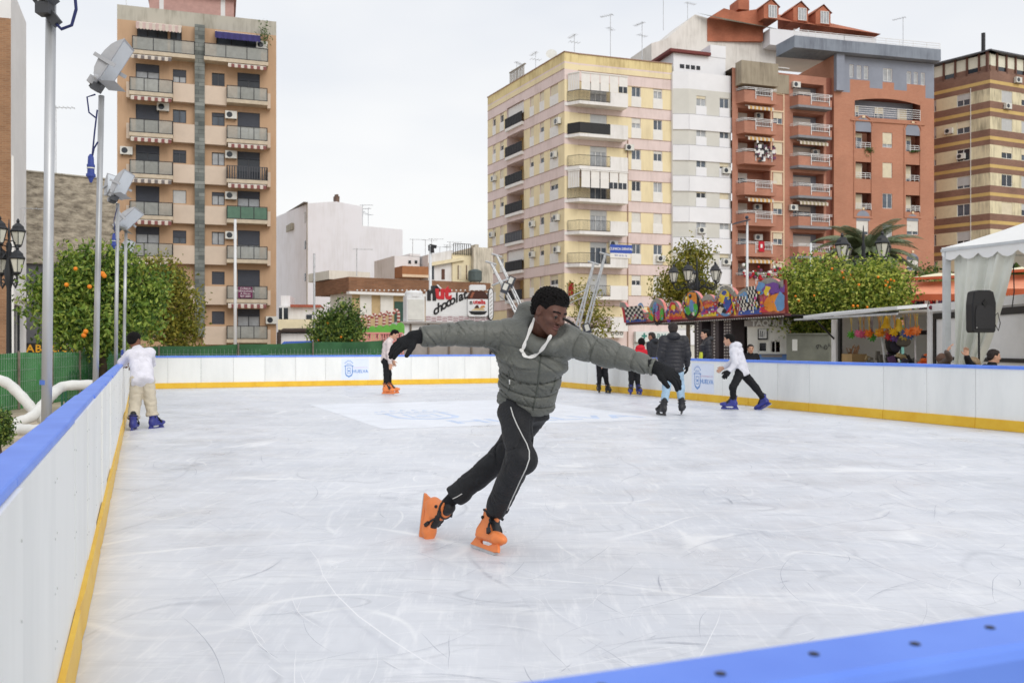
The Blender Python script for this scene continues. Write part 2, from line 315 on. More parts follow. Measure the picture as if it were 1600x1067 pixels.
# white advertising sheet frozen into the middle of the rink, with the city's emblem
BLUE = mat('emblem_blue', (118, 158, 214), .6, .05); EM2 = mat('emblem_pale_blue', (206, 221, 246), .6, .08, 2)
def emblem_ice(g, fr, m):                       # fr(x, y) -> point ; about 1 unit high
    ring = lambda pts, w: [g.poly([fr(*a), fr(*b_), fr(b_[0]*w, b_[1]*w+.02*(1-w)), fr(a[0]*w, a[1]*w+.02*(1-w))], m) for a, b_ in zip(pts, pts[1:]+pts[:1])]
    sh = [(-.26, .16), (.26, .16), (.26, -.28), (.2, -.4), (0, -.5), (-.2, -.4), (-.26, -.28)]
    ring(sh, .82)
    g.poly([fr(-.13, .05), fr(.13, .05), fr(.13, .02), fr(-.13, .02)], m); g.poly([fr(-.13, -.25), fr(.13, -.25), fr(.13, -.28), fr(-.13, -.28)], m)
    for x in (-.13, .1): g.poly([fr(x, .02), fr(x+.03, .02), fr(x+.03, -.25), fr(x, -.25)], m)
    g.poly([fr(-.06, -.08), fr(.06, -.08), fr(.06, -.18), fr(-.06, -.18)], m)
    for i in range(7):
        a = math.radians(40+i*100/6); x, y = .34*math.cos(a), .1+.34*math.sin(a); s = .035; g.poly([fr(x-s, y-s), fr(x+s, y-s), fr(x, y+s*1.6)], m)
    for i in range(5): x = -.14+i*.07; g.poly([fr(x-.022, .25), fr(x+.022, .25), fr(x+.022, .29), fr(x-.022, .29)], m)
    for sx in (-1, 1): g.poly([fr(sx*.2, .2), fr(sx*.33, .14), fr(sx*.3, .11), fr(sx*.19, .165)], m)
    g.poly([fr(-.2, .215), fr(.2, .215), fr(.2, .195), fr(-.2, .195)], m)
w = mat('ice_sheet_white', (236, 240, 248), .45, .05, 1.6); g = MB(w)
sheet = [(3.35, 13.15), (8.3, 13.05), (8.3, 19.2), (3.3, 19.2)]
g.poly([RK(a, b_, .0012+.0003) for a, b_ in sheet]); o = g.build('ice_sheet'); tag(o, kind='structure')
g = MB(EM2); emblem_ice(g, lambda x, y: RK(4.65+x*2.2, 15.7+y*2.4, .0024), EM2); g.build('emblem', o)
Mx = Matrix.Identity(4); rx, ry = RK(1, 0), RK(0, 1)
for i in range(3): Mx[i][0] = rx[i]; Mx[i][1] = ry[i]
Mx.translation = RK(6.4, 13.9, .0026); text('lettering', 'HUELVA', EM2, o, Mx, .95, .0005, bold=.015)
# ================================================================== dasher boards
BW = stained('board_white', (239, 240, 237), (196, 199, 198), .3, .5, .4); BB = mat('board_white_far', (238, 239, 240), .4, .03, 1.5)
RAIL = mat('rail_blue', (112, 152, 246), .42, .08, 3, c2=(92, 130, 228)); KICK = mat('kick_yellow', (238, 196, 62), .45, .08, 3, c2=(226, 176, 40))
SEAM = mat('seam_grey', (196, 198, 196), .6, .05); SCREW = mat('screw_dark', (60, 62, 70), .4, .05, metal=.6); AD = mat('board_advert_white', (226, 234, 250), .4, .03)
PW = .915
def board_mesh(seed):
    def mk():
        r = random.Random(seed); g = MB(BW); L_ = PW-.007
        g.box((0, -.015, BH/2-.011), (L_, .03, BH-.026))          # local x along, y outwards (face at y = 0 .. inwards is -y)
        for sx in (-1, 1):
            for i in range(5):
                z = .12+i*.175+r.uniform(-.006, .006); c = (sx*(L_/2-.035), 0.0012, z); g.lathe([(.004, 0), (.004, .0015), (.002, .002)], (0, 0, 0), 6, SEAM)
                b_ = g.v[-18:]; g.v[-18:] = [(x+c[0], zz+c[1], y+c[2]) for x, y, zz in b_]
        return g.data('board_panel')
    return cached(('board', seed), mk)
def rail_mesh(Ls, wd, t=.05, screws=False):
    def mk():
        g = MB(RAIL); b = min(.012, t*.4); a0, a1 = -wd/2, wd/2; prof = [(a0, -t), (a1, -t), (a1, -b), (a1-b*.3, -b*.3), (a1-b, 0), (a0+b, 0), (a0+b*.3, -b*.3), (a0, -b)]
        g.prism(prof, -Ls/2+.002, Ls/2-.002, lambda a, b_, d: (d, a, b_))
        n = max(2, int(Ls/.113)) if screws else 0
        for i in range(n):
            x = -Ls/2+(i+.5)*Ls/n; g.lathe([(.0052, -.002), (.0052, .0012), (.003, .002)], (x, .006*((i % 2)*2-1), 0), 8, SCREW)
        return g.data('top_rail')
    return cached(('rail', Ls, wd, screws, t), mk)
def kick_mesh(Ls):
    def mk():
        g = MB(KICK); n = 6; r = random.Random(5); vs = []
        for i in range(n+1):
            x = -Ls/2+.002+(Ls-.004)*i/n; k = .013+r.uniform(-.003, .006); vs += [(x, -.004, .004), (x, k+.004, .004), (x, k, .158), (x, -.004, .163)]
        g.add(vs, [(4*i+j, 4*i+(j+1) % 4, 4*i+4+(j+1) % 4, 4*i+4+j) for i in range(n) for j in range(4)]+[(0, 1, 2, 3), (4*n+3, 4*n+2, 4*n+1, 4*n)]); return g.data('kick_plate')
    return cached(('kick', Ls), mk)
def side(label, org, ang, length, railw, railoff, wob=0.0):
    """a run of boards: local x along, local y towards the ice, z up"""
    R = rotz(ang); root = thing('rink_barrier', org, label, 'rink barrier', 'boards round the ice rink'); n = int(round(length/PW)); r = random.Random(int(length*10))
    loc = lambda x, y, z, a=0: Matrix.Translation(Vector(org)+(R @ Vector((x, y, z))).to_3d()) @ R @ rotz(a)
    for i in range(n):
        link('board_panel', board_mesh(i % 3), root, loc((i+.5)*PW, r.uniform(-.003, .003)*(1+wob), 0, r.uniform(-.003, .003)))
        if i % 2 == 0:
            def post():
                g = MB(SEAM); g.box((0, -.05, BH/2-.03), (.05, .06, BH-.08)); return g.data('post')
            link('post', cached('bpost', post), root, loc(i*PW+.001, -.005, 0))
    m = int(math.ceil(n/2)); Ls = n*PW/m
    for i in range(m):
        link('top_rail', rail_mesh(round(Ls, 3), railw, .022 if 'wide' in label else .05, 'nearest' in label), root, loc((i+.5)*Ls, railoff+r.uniform(-.004, .004)*wob, BH+r.uniform(-.002, .002), r.uniform(-.003, .003)))
        link('kick_plate', kick_mesh(round(Ls, 3)), root, loc((i+.5)*Ls, .004, 0, r.uniform(-.0015, .0015)*wob))
    return root, loc
A0 = math.atan2(SA, CA)          # direction of +p
left_side, _l = side('long white boards with a wide blue top rail along the left of the ice', RK(P0, Q1, 0), A0-math.pi/2, Q1-Q0, .105, -.06, 1)
back_side, bl = side('white boards with blue rail and yellow kick plate across the far end of the ice', RK(P1, Q1, 0), A0+math.pi, P1-P0, .1, -.03)
right_side, rl = side('white boards along the right, in front of the toy stall and marquee', RK(P1, Q0, 0), A0+math.pi/2, Q1-Q0, .1, -.03)
NA = A0-.031; near_side, nl_ = side('blurred bright blue rail across the bottom right corner, nearest of the boards', Vector((.567-.93*math.cos(NA), .992-.93*math.sin(NA), 0)), NA, P1-P0-.25, .1, -.032)
# emblem panels of the city on the far and the right-hand boards
def advert(side_root, loc, x, wide=1.0):
    g = MB(AD); g.box((x, .0045, .52), (.86*wide, .004, .66)); 
    me = g.data('advert_panel', None); M0 = loc(0, 0, 0); o = link('advert_panel', me, side_root, M0)
    g = MB(BLUE); emblem_ice(g, lambda a, b_: (x+.2*wide-a*.46*wide, .0085, .53+b_*.56), BLUE); link('emblem', g.data('emblem'), o, M0)
    Mt = Matrix(((-1*wide, 0, 0, x-.16*wide), (0, 0, 1, .0085), (0, 1, 0, .44), (0, 0, 0, 1))); text('lettering', 'HUELVA', BLUE, o, M0 @ Mt, .135, .001, bold=.003)
    Mt = Matrix(((-1*wide, 0, 0, x-.16*wide), (0, 0, 1, .0085), (0, 1, 0, .56), (0, 0, 0, 1))); text('lettering', 'AYUNTAMIENTO DE', mat('emblem_pink', (222, 196, 214), .6, 0), o, M0 @ Mt, .05, .001)
advert(back_side, bl, 5.48); advert(right_side, rl, 16.3)
# ================================================================== facade pieces (meshes shared by copies)
GL = [mat('glass_dark', (48, 54, 62), .08, .2, .8, spec=.6), mat('glass_mid', (96, 106, 118), .1, .25, .8, spec=.6), mat('glass_curtain', (178, 182, 186), .25, .15, 2), mat('glass_black', (26, 28, 32), .1, .1, spec=.6)]
FW = mat('frame_white', (232, 232, 230), .5, .03); FD = mat('frame_dark', (62, 64, 70), .4, .05); FB = mat('frame_brown', (96, 62, 48), .5, .05)
SHW = mat('shutter_white', (226, 224, 218), .6, .05, 3); SHC = mat('shutter_cream', (226, 216, 190), .6, .06, 3); SHG = mat('shutter_grey', (74, 78, 88), .6, .05, 3); SHL = mat('shutter_light_grey', (196, 198, 198), .6, .05, 3)
IRON = mat('iron_dark', (44, 44, 48), .5, .1); IRW = mat('rail_white', (230, 230, 230), .4, .04); CONC = stained('concrete', (186, 182, 170), (112, 106, 92), .7); ACW = mat('unit_white', (222, 222, 216), .5, .06)
STEEL = mat('galvanised', (206, 209, 212), .38, .15, 6, metal=.4); WRG = random.Random(11)
def win(root, fr, a0, a1, z0, z1, fm=FW, gl=None, sh=0.0, shm=SHW, depth=.14, panes=2, sill=None, panel=None):
    w, h = round(a1-a0, 2), round(z1-z0, 2); gl = gl or WRG.choice([GL[0], GL[1], GL[1], GL[2]]); sh = round(sh*4)/4; M = fr.M(a0, z0, 0)
    def frame():
        g = MB(fm); t = .055
        for x0, x1, y0, y1 in [(0, w, 0, t), (0, w, h-t, h), (0, t, t, h-t), (w-t, w, t, h-t)]+[(w*i/panes-t*.6, w*i/panes+t*.6, t, h-t) for i in range(1, panes)]:
            g.box(((x0+x1)/2, depth-.03, (y0+y1)/2), (x1-x0-.002, .06, y1-y0))
        if sill: g.box((w/2, .02, -.03), (w+.12, .16+2*.04, .05), sill)
        return g.data('window')
    o = link('window', cached(('win', w, h, fm.name, depth, panes, sill.name if sill else 0), frame), root, M)
    link('pane', cached(('pane', w, h, gl.name, depth), lambda: MB(gl).poly([(.03, depth-.012, .03), (w-.03, depth-.012, .03), (w-.03, depth-.012, h-.03), (.03, depth-.012, h-.03)]).data('pane')), o, M)
    if panel:
        pm, pz, pd = panel
        link('panel', cached(('pan', w, round(pz, 2), pd, pm.name), lambda: MB(pm).box((w/2, -pd/2+.05-.0, -pz/2), (w+.1, pd+.1, pz-.01)).data('panel')), o, M)
    if sh > 0:
        def shut():
            g = MB(shm); n = max(2, int(h*sh/.12)); z = h-.02; d = h*sh/n
            for i in range(n): g.poly([(.04, depth-.075, z), (w-.04, depth-.075, z), (w-.04, depth-.062, z-d*.9), (.04, depth-.062, z-d*.9)]); g.poly([(.04, depth-.062, z-d*.9), (w-.04, depth-.062, z-d*.9), (w-.04, depth-.075, z-d), (.04, depth-.075, z-d)]); z -= d
            return g.data('shutter')
        link('shutter', cached(('shut', w, h, sh, shm.name, depth), shut), o, M)
    return o
def rail_bars(w, h, m, sp=.14, t=.025, side=0.0):
    g = MB(m); runs = [((0, 0), (w, 0))]
    if side: runs += [((0, 0), (0, side)), ((w, 0), (w, side))]
    for (x0, y0), (x1, y1) in runs:
        g.bar((x0, y0, h), (x1, y1, h), .05, .05); g.bar((x0, y0, .08), (x1, y1, .08), .03, .03); L_ = math.hypot(x1-x0, y1-y0); n = max(1, int(L_/sp))
        for i in range(n+1): k = i/n; g.bar((x0+(x1-x0)*k, y0+(y1-y0)*k, .0), (x0+(x1-x0)*k, y0+(y1-y0)*k, h), t, t)
    return g
def rail_glass(w, h, m, gm, side=0.0):
    g = MB(m); runs = [((0, 0), (w, 0), 3)]
    if side: runs += [((0, 0), (0, side), 1), ((w, 0), (w, side), 1)]
    for (x0, y0), (x1, y1), n in runs:
        for z in (.03, h): g.bar((x0, y0, z), (x1, y1, z), .05, .05)
        for i in range(n+1): k = i/n; g.bar((x0+(x1-x0)*k, y0+(y1-y0)*k, 0), (x0+(x1-x0)*k, y0+(y1-y0)*k, h), .05, .05)
        g.poly([(x0, y0, .06), (x1, y1, .06), (x1, y1, h-.04), (x0, y0, h-.04)], gm)
    return g
def rail_lines(w, h, m, n=4, side=0.0):
    g = MB(m); runs = [((0, 0), (w, 0))]
    if side: runs += [((0, 0), (0, side)), ((w, 0), (w, side))]
    for (x0, y0), (x1, y1) in runs:
        for i in range(n): g.bar((x0, y0, h*(i+1)/n), (x1, y1, h*(i+1)/n), .045, .045)
        for i in range(4): k = i/3; g.bar((x0+(x1-x0)*k, y0+(y1-y0)*k, 0), (x0+(x1-x0)*k, y0+(y1-y0)*k, h), .04, .04)
    return g
def acu(root, fr, a, z, d=.02):
    def mk():
        g = MB(ACW); g.box((0, -.19, .3), (.86, .32, .58)); g.lathe([(.22, 0), (.22, .01)], (0, 0, 0), 14, GL[0]); b_ = g.v[-28:]; g.v[-28:] = [(x-.12, -.352-zz, y+.3) for x, y, zz in b_]
        for r in (.07, .14): g.lathe([(r, 0), (r+.015, 0), (r+.015, .015)], (0, 0, 0), 12, ACW, False); b_ = g.v[-36:]; g.v[-36:] = [(x-.12, -.354-zz, y+.3) for x, y, zz in b_]
        for x in (-.3, .3): g.box((x, -.17, -.015), (.04, .36, .04), IRON)
        return g.data('air_conditioner')
    return link('air_conditioner', cached('acu', mk), root, fr.M(a, z, d))
def awning(root, fr, a0, a1, z, d, c1, c2, drop=.42, out=.25):
    w = round(a1-a0, 2)
    def mk():
        g = MB(c1); n = max(4, int(w/.22)); s = w/n; g.tube([(0, 0, 0), (w, 0, 0)], .06, 6, FW)
        for i in range(n):
            m = c1 if i % 2 else c2; x0, x1 = i*s, (i+1)*s
            g.poly([(x0, .0, .05), (x1, .0, .05), (x1, -out, -drop*.35), (x0, -out, -drop*.35)], m); g.poly([(x0, -out, -drop*.35), (x1, -out, -drop*.35), (x1, -out-.01, -drop*.9), ((x0+x1)/2, -out-.01, -drop), (x0, -out-.01, -drop*.9)], m)
        return g.data('awning')
    return link('awning', cached(('awn', w, c1.name, c2.name, drop, out), mk), root, fr.M(a0, z, d))
def antenna(root, base, h, arms=3, ang=.4, r=.035):
    g = MB(STEEL); b_ = Vector(base); g.tube([b_, b_+Vector((0, 0, h))], r, 5); d = Vector((math.cos(ang), math.sin(ang), 0)); e = Vector((-d.y, d.x, 0))
    g.tube([b_+Vector((0, 0, h*.97))-d*.3, b_+Vector((0, 0, h*.97))+d*1.1], r*.7, 4)
    for i in range(6): c = b_+Vector((0, 0, h*.97))+d*(-.2+i*.24); g.tube([c-e*.28, c+e*.28], r*.5, 4)
    if arms > 2: c = b_+Vector((0, 0, h*.7)); g.tube([c-e*.5, c+e*.5], r*.6, 4); [g.tube([c+e*k-d*.3, c+e*k+d*.3], r*.5, 4) for k in (-.5, -.2, .2, .5)]
    return g.build('antenna', root)
def body(root, pts, z0, z1, m, name='wall', roofm=None, skip=()):
    """plain walls and roof of a footprint, edges in skip left for facades"""
    g = MB(m); n = len(pts)
    for i in range(n):
        if i in skip: continue
        a, b_ = pts[i], pts[(i+1) % n]; g.poly([(a[0], a[1], z0), (b_[0], b_[1], z0), (b_[0], b_[1], z1), (a[0], a[1], z1)])
    o = g.build(name, root); r = MB(roofm or m); r.poly([(p[0], p[1], z1-.35) for p in pts]); r.build('roof', root); return o
xy = lambda u, Y: ((u-800)/FO*Y, Y)
def back(pts, d): return [(p[0]+d[0], p[1]+d[1]) for p in pts]
ROOFG = mat('roof_grey', (150, 144, 136), .9, .2)
# ------------------------------------------------------------------ tall tan block with a grey stone strip, left
def block_tan():
    A = xy(183, 67); fr = FR(A, (A[0]+.95*11.53, A[1]+.3125*11.53)); Wd = fr.W; Bp = (fr.pt(Wd, 0).x, fr.pt(Wd, 0).y)
    root = thing('apartment_building', (A[0], A[1], 0), 'tall tan apartment block with grey stone strip and striped awnings', 'apartment building')
    tan = stained('render_tan', (196, 164, 134), (162, 132, 106), .4, .35); beige = mat('render_beige', (216, 198, 180), .85, .05, .7); white = mat('render_white', (232, 232, 232), .85, .05, .5)
    slabm = mat('slab_cream', (206, 192, 170), .8, .1); stone = brick('stone_strip', (142, 146, 142), (104, 110, 108), (96, 100, 98), .9, .3, .02, .85, .3, 1.2); conc = CONC
    FLs = [1.75+3.065*i for i in range(8)]; top = 26.75; S = fr.su
    ops = []; wl = []
    for i, z in enumerate(FLs[:-1]):
        for (ua, ub, za, zb_, kind) in ((212, 249, .1, 2.35, 'd'), (270, 291, 1.15, 2.15, 'w'), (331, 351, 1.15, 2.15, 'w'), (371, 406, .1, 2.35, 'd')):
            ops.append((S(ua), S(ub), z+za, z+zb_)); wl.append((S(ua), S(ub), z+za, z+zb_, kind, i))
    z7 = FLs[7]; ops += [(S(214), S(262), z7+.1, z7+2.2), (S(266), S(284), z7+.1, z7+2.2), (S(338), S(408), z7+.1, z7+2.1)]
    g = MB(tan); facade(g, fr, 0, Wd, GZ, top, ops, lambda a, z: conc if z > z7+2.45 else tan, zb=(z7+2.45, z7), rev=slabm)
    L0 = (A[0]-.9, A[1]+15); R0 = (Bp[0]*1.2-.6, Bp[1]*1.2)
    for a, b_, m in ((A, L0, white), (Bp, R0, tan), (L0, R0, tan)): g.poly([(a[0], a[1], GZ), (b_[0], b_[1], GZ), (b_[0], b_[1], top-.02), (a[0], a[1], top-.02)], m)
    g.build('wall', root); MB(ROOFG).poly([(p[0], p[1], top-.4) for p in (A, Bp, R0, L0)]).build('roof', root)
    g = MB(stone); fr.box(g, S(304.5), S(320), 1.9, z7+2.5, .003, .55); g.build('stone_strip', root)
    g = MB(mat('penthouse_pink', (196, 158, 150), .85, .08)); w = MB(white)
    for u0, u1, z0, z1 in ((231, 366, top-.3, top+1.9), (226, 370, top+1.9, top+2.2)): fr.box(g, S(u0), S(u1), z0, z1, -1.5 if z0 < top else -1.0, -7)
    for u0 in (247, 345): fr.box(g, S(u0), S(u0+7), top-.3, top+1.9, -1.48, -1.6, white)
    fr.box(g, S(240), S(330), top+2.2, top+5.5, -2.2, -6); g.build('penthouse', root)
    for i, (a0, a1, z0, z1, k, fl) in enumerate(wl):
        lef = a0 < S(300); sh = WRG.choice([.25, .25, .25, .5, 1.0]) if k == 'd' else WRG.choice([0, 0, .25, .5, 1.0])
        win(root, fr, a0, a1, z0, z1, FD, WRG.choice([GL[2], GL[2], GL[1], GL[0]]), sh, SHG if WRG.random() < .7 else SHL, .16)
    for o in ops[-3:]: win(root, fr, *o, FD, GL[1], 0, depth=.3, panes=3 if o[1]-o[0] > 1.5 else 2)
    red = mat('awning_maroon', (136, 84, 82), .8, .1); wht = mat('awning_white', (210, 200, 188), .8, .06); gry = mat('awning_grey', (120, 112, 110), .8, .1); grn = mat('screen_green', (92, 124, 106), .7, .1); gm = mat('rail_glass', (168, 170, 164), .3, .1, alpha=.72)
    brn = mat('screen_striped', (150, 110, 112), .8, .05)
    for i, z in enumerate(FLs):
        last = i == 7
        for side_, (ua, ub, pa, pb) in enumerate(((204, 271, 271, 306), (354, 417, 317, 354))):
            if last: a0, a1 = (S(208), S(305)) if side_ == 0 else (S(319), S(418))
            else: a0, a1 = S(ua), S(ub)
            if i == 0 and side_ == 0: continue
            d = 1.0
            b_ = MB(slabm); fr.box(b_, a0, a1, z-.28, z, .004, d); 
            if not last: fr.box(b_, a0-.25 if side_ == 0 else a1+.002, a0-.002 if side_ == 0 else a1+.25, z-.4, z+.75, .004, .55, beige)
            o = b_.build('balcony', root)
            key = (i*2+side_) ; w_ = round(a1-a0-.06, 2)
            if key == 9: r = rail_bars(w_, 1.0, FD, .18, .09, d-.05); m_ = ('strp', w_)
            else:
                scr = grn if key == 7 else gm; r = rail_glass(w_, 1.0, IRON, scr, d-.05)
            link('railing', r.data('railing'), o, fr.M(a0+.03, z+.005, d-.03))
            if not last:
                p = MB(beige); q0, q1 = S(pa), S(pb); fr.box(p, q0+.004, q1-.004, z-.42, z+.98, .004, .5); p.build('parapet', root)
            if not last and (side_ == 0 or i in (6, 4, 3, 0)): awning(root, fr, a0+.1, a1-.1, z+2.68, .9, red if (i+side_) % 3 else gry, wht, .32)
    awning(root, fr, S(214), S(284), z7+2.35, .05, wht, mat('awning_rose', (206, 182, 176), .8, .1), .8, .9)
    awning(root, fr, S(336), S(406), z7+2.25, .05, mat('awning_navy', (66, 62, 120), .8, .1), mat('awning_navy2', (60, 56, 110), .8, .1), .8, .9)
    for u, i, dz in ((255, 5, 1.9), (198, 4, 1.5), (361, 5, 1.7), (361, 4, 1.7), (361, 3, 1.6), (361, 2, 1.6), (424, 0, 1.2), (409, 7, 1.2), (352, 0, -1.4)): acu(root, fr, S(u), FLs[i]+dz)
    s = MB(mat('banner_purple', (110, 44, 84), .7, .08)); fr.box(s, S(371.5), S(394), FLs[1]+.1, FLs[1]+.95, 1.0, 1.03); s = s.build('banner', root)
    for k, t in enumerate(('CLINICA', 'PODOLOGICA', 'A. Flores', '959 2804')): text('lettering', t, FW, s, fr.MT((S(371.5)+S(394))/2, FLs[1]+.82-k*.2, 1.034), .2, .003)
    s = MB(FD); fr.box(s, S(369), S(411), .55, 1.35, .02, .1); s = s.build('shop_sign', root); text('lettering', 'Hotel Restaurante', FW, s, fr.MT(S(390), .95, .104), .32, .004)
    g = MB(leafmat('plant_green', [(60, 84, 44), (92, 118, 60)])); r = random.Random(2)
    for k in range(120): c = fr.pt(S(413)+r.gauss(0, .25), z7+2.2+r.gauss(0, .45), .6+r.gauss(0, .2)); t = Vector((r.gauss(0, 1), r.gauss(0, 1), r.gauss(0, 1))).normalized()*.14; e = t.orthogonal()*.6; g.poly([c-t, c+e*.4, c+t, c-e*.4])
    tag(g.build('potted_plant', root), kind='stuff')
    antenna(root, fr.pt(S(196), top-.4, -.6), 4.2, 2); antenna(root, fr.pt(S(333), top+2, -3), 4.5, 2, 1.2)
block_tan()
# ------------------------------------------------------------------ yellow and pink corner block with wrap-round balconies
def block_yellow():
    L1 = xy(882, 84); L0 = xy(762, 99.5); C = xy(903, 84.6); R = (C[0]+.951*9.9, C[1]+.3096*9.9)
    root = thing('apartment_building', (C[0], C[1], 0), 'cream and pink corner block with wrap-round white balconies', 'apartment building')
    yel = stained('render_yellow', (238, 223, 184), (198, 182, 148), .4, .35); pink = stained('render_pink', (230, 212, 208), (186, 168, 160), .4, .35); sty = stained('render_yellow_stained', (232, 214, 162), (170, 148, 104), .75); wht = mat('panel_white', (236, 234, 230), .7, .04); dark = mat('recess_grey', (150, 132, 124), .85, .08); joint = mat('joint_brown', (170, 140, 124), .8, .1)
    FLs = [5.87+3.03*i for i in range(7)]; top = 28.75; fl = FR(L0, L1); fr = FR(C, R)
    def band(a, z):
        if z > 27.75: return sty if z > 27.9 else pink
        for f in FLs+[FLs[-1]+3.03]:
            if f-.85 < z < f+.15: return pink
        return yel if z > 4 else pink
    zb = [x for f in FLs+[27.05] for x in (f-.85, f+.15)]+[27.9, 27.75, 4]
    def fac(frm, ops, nm):
        g = MB(yel); facade(g, frm, 0, frm.W, GZ, top, ops, band, zb=zb, depth=.15)
        for f in FLs+[27.05]:
            for z in (f-.87, f+.15): frm.box(g, 0, frm.W, z, z+.04, .002, .03, joint)
        g.build(nm, root)
    # left face
    S = fl.su; cols = [(770, 774.5, .9), (781.5, 787, .9), (828, 834, 1), (843.5, 850, 1), (859.5, 872, 1)]; ops = []; wins = []
    for f in FLs:
        for ua, ub, h in cols: ops.append((S(ua), S(ub), f+.16, f+2.16)); wins.append(ops[-1])
    for f in FLs+[2.8]: ops.append((S(792), S(818.5), f+.1, f+2.35, 1.6))
    fac(fl, ops, 'wall')
    for i, o in enumerate(wins): win(root, fl, o[0], o[1], o[2]+1.02, o[3], FW, WRG.choice(GL[:3]), WRG.choice([.25, .5, 1, 1, .5]), SHC, .15, 1 if o[1]-o[0] < 1.3 else 2, panel=(wht, .98, .02))
    for i, f in enumerate(FLs+[2.8]):
        a0, a1 = S(792), S(818.5); b_ = MB(mat('recess_yellow', (222, 196, 138), .85, .06)); fl.box(b_, a0, a1, f+.1, f+2.35, -1.62, -1.58)
        fl.box(b_, a0+.02, a1-.02, f-.2, f+.1, -.03, .25, wht); o = b_.build('balcony', root); blk = mat('rail_black', (46, 46, 48), .6, .08); gry = mat('rail_slate', (96, 98, 104), .6, .08)
        r = MB(blk if i != 2 else gry); w = a1-a0; r.box((w/2, 0, .52), (w-.05, .04, .95)); n = 10
        for k in range(n+1): r.box((w*k/n*.97+.03, -.035, .52), (.03, .03, 1.0), IRON)
        r.box((w/2, -.02, 1.03), (w, .07, .05), IRON); link('railing', r.data('railing'), o, fl.M(a0, f+.1, .2))
        if i in (6, 1): p = MB(wht); fl.box(p, a0+.05, a1-.05, f+1.15, f+2.3, -.2, -.15); p.build('glazed_screen', root)
        else: win(root, FR(fl.pt(a0, 0, -1.56).to_2d(), fl.pt(a1, 0, -1.56).to_2d()), 1.4, 2.6, f+.15, f+2.2, FW, GL[1], .25, SHC, .02)
    g = MB(mat('roof_slat', (176, 170, 160), .7, .1)); [fl.box(g, S(795)+k*.35, S(795)+k*.35+.08, top-.3, top+1.3, -.1, -.2) for k in range(10)]; fl.box(g, S(794), S(818), top+1.3, top+1.4, -.1, -.3); g.build('roof_fence', root)
    for u, i in ((774, 4), (874, 5), (868, 4), (771, 2), (872, 2), (834, 2), (834, 1), (873, 1)): acu(root, fl, S(u), FLs[i]+1.15)
    # right face
    S = fr.su; ops = []; wins = []
    for f in FLs:
        for ua, ub in ((987, 1001), (1021, 1034.5)): ops.append((S(ua), S(ub), f+.16, f+2.16)); wins.append(ops[-1])
        ops.append((S(922), S(948), f+.05, f+2.2, .2)); wins.append(None)
    fac(fr, ops, 'wall')
    for o in wins:
        if o: win(root, fr, o[0], o[1], o[2]+1.02, o[3], FW, WRG.choice([GL[1], GL[2], GL[0]]), WRG.choice([0, 0, .25, .5, 1]), SHW, .13, panel=(wht, .98, .03))
    # the notch at the corner and the outer sides
    ch = FR(L1, C); g = MB(yel); facade(g, ch, 0, ch.W, GZ, top, [], band, zb=zb); BL = (L0[0]+9.5, L0[1]+6); BR = (R[0]-4, R[1]+14)
    for a, b_ in ((R, BR), (BR, BL), (BL, L0)): g.poly([(a[0], a[1], GZ), (b_[0], b_[1], GZ), (b_[0], b_[1], top-.02), (a[0], a[1], top-.02)])
    g.build('wall', root); MB(ROOFG).poly([(*p, top-.3) for p in (L0, L1, C, R, BR, BL)]).build('roof', root)
    g = MB(joint)
    for f_ in (fl, ch, fr): f_.box(g, -.05, f_.W+.05, top, top+.08, -.3, .08)
    g.build('coping', root)
    # corner balconies: a slab that turns the corner, iron bars, white blind on its right end
    a1 = S(972.5); stn = stained('balcony_white', (236, 234, 232), (170, 166, 156), .35)
    cpt = lambda d: fr.pt(-.45, 0, d)
    for i, f in enumerate([2.9]+FLs):
        b_ = MB(stn); pts = [L1, ch.pt(.02, 0, .0).to_2d(), fr.pt(-1.15, 0, .25).to_2d(), fr.pt(-.35, 0, 1.25).to_2d(), fr.pt(a1, 0, 1.25).to_2d(), fr.pt(a1, 0, .01).to_2d(), fr.pt(.02, 0, .01).to_2d()]
        pts = [Vector(p) for p in pts]; b_.prism([(p.x, p.y) for p in pts], f-.3, f, lambda x, y, d: Vector((x, y, d)))
        q = pts[2:5]; fr.box(b_, S(945), a1, f, f+1.02, 1.17, 1.25); fr.box(b_, a1-.08, a1, f, f+1.02, .01, 1.17)
        o = b_.build('balcony', root)
        m = mat('rail_black', (46, 46, 48)) if i in (6,) else IRON
        r = MB(m); runs = [(pts[2], pts[3]), (pts[3], fr.pt(S(945), 0, 1.25).to_2d())]
        for p0, p1 in runs:
            p0, p1 = Vector((*p0, f)), Vector((*p1, f)); n = int((p1-p0).length/.13)
            for z in (.06, 1.0): r.bar(p0+Vector((0, 0, z)), p1+Vector((0, 0, z)), .05, .04)
            for k in range(n+1): c = p0.lerp(p1, k/n); r.bar(c, c+Vector((0, 0, 1.0)), .025, .025)
            if i == 6: r.poly([p0+Vector((0, 0, .05)), p1+Vector((0, 0, .05)), p1+Vector((0, 0, .98)), p0+Vector((0, 0, .98))], m)
        w_ = link('railing', r.data('railing', WL[root.name]), o, Matrix.Translation(WL[root.name]))
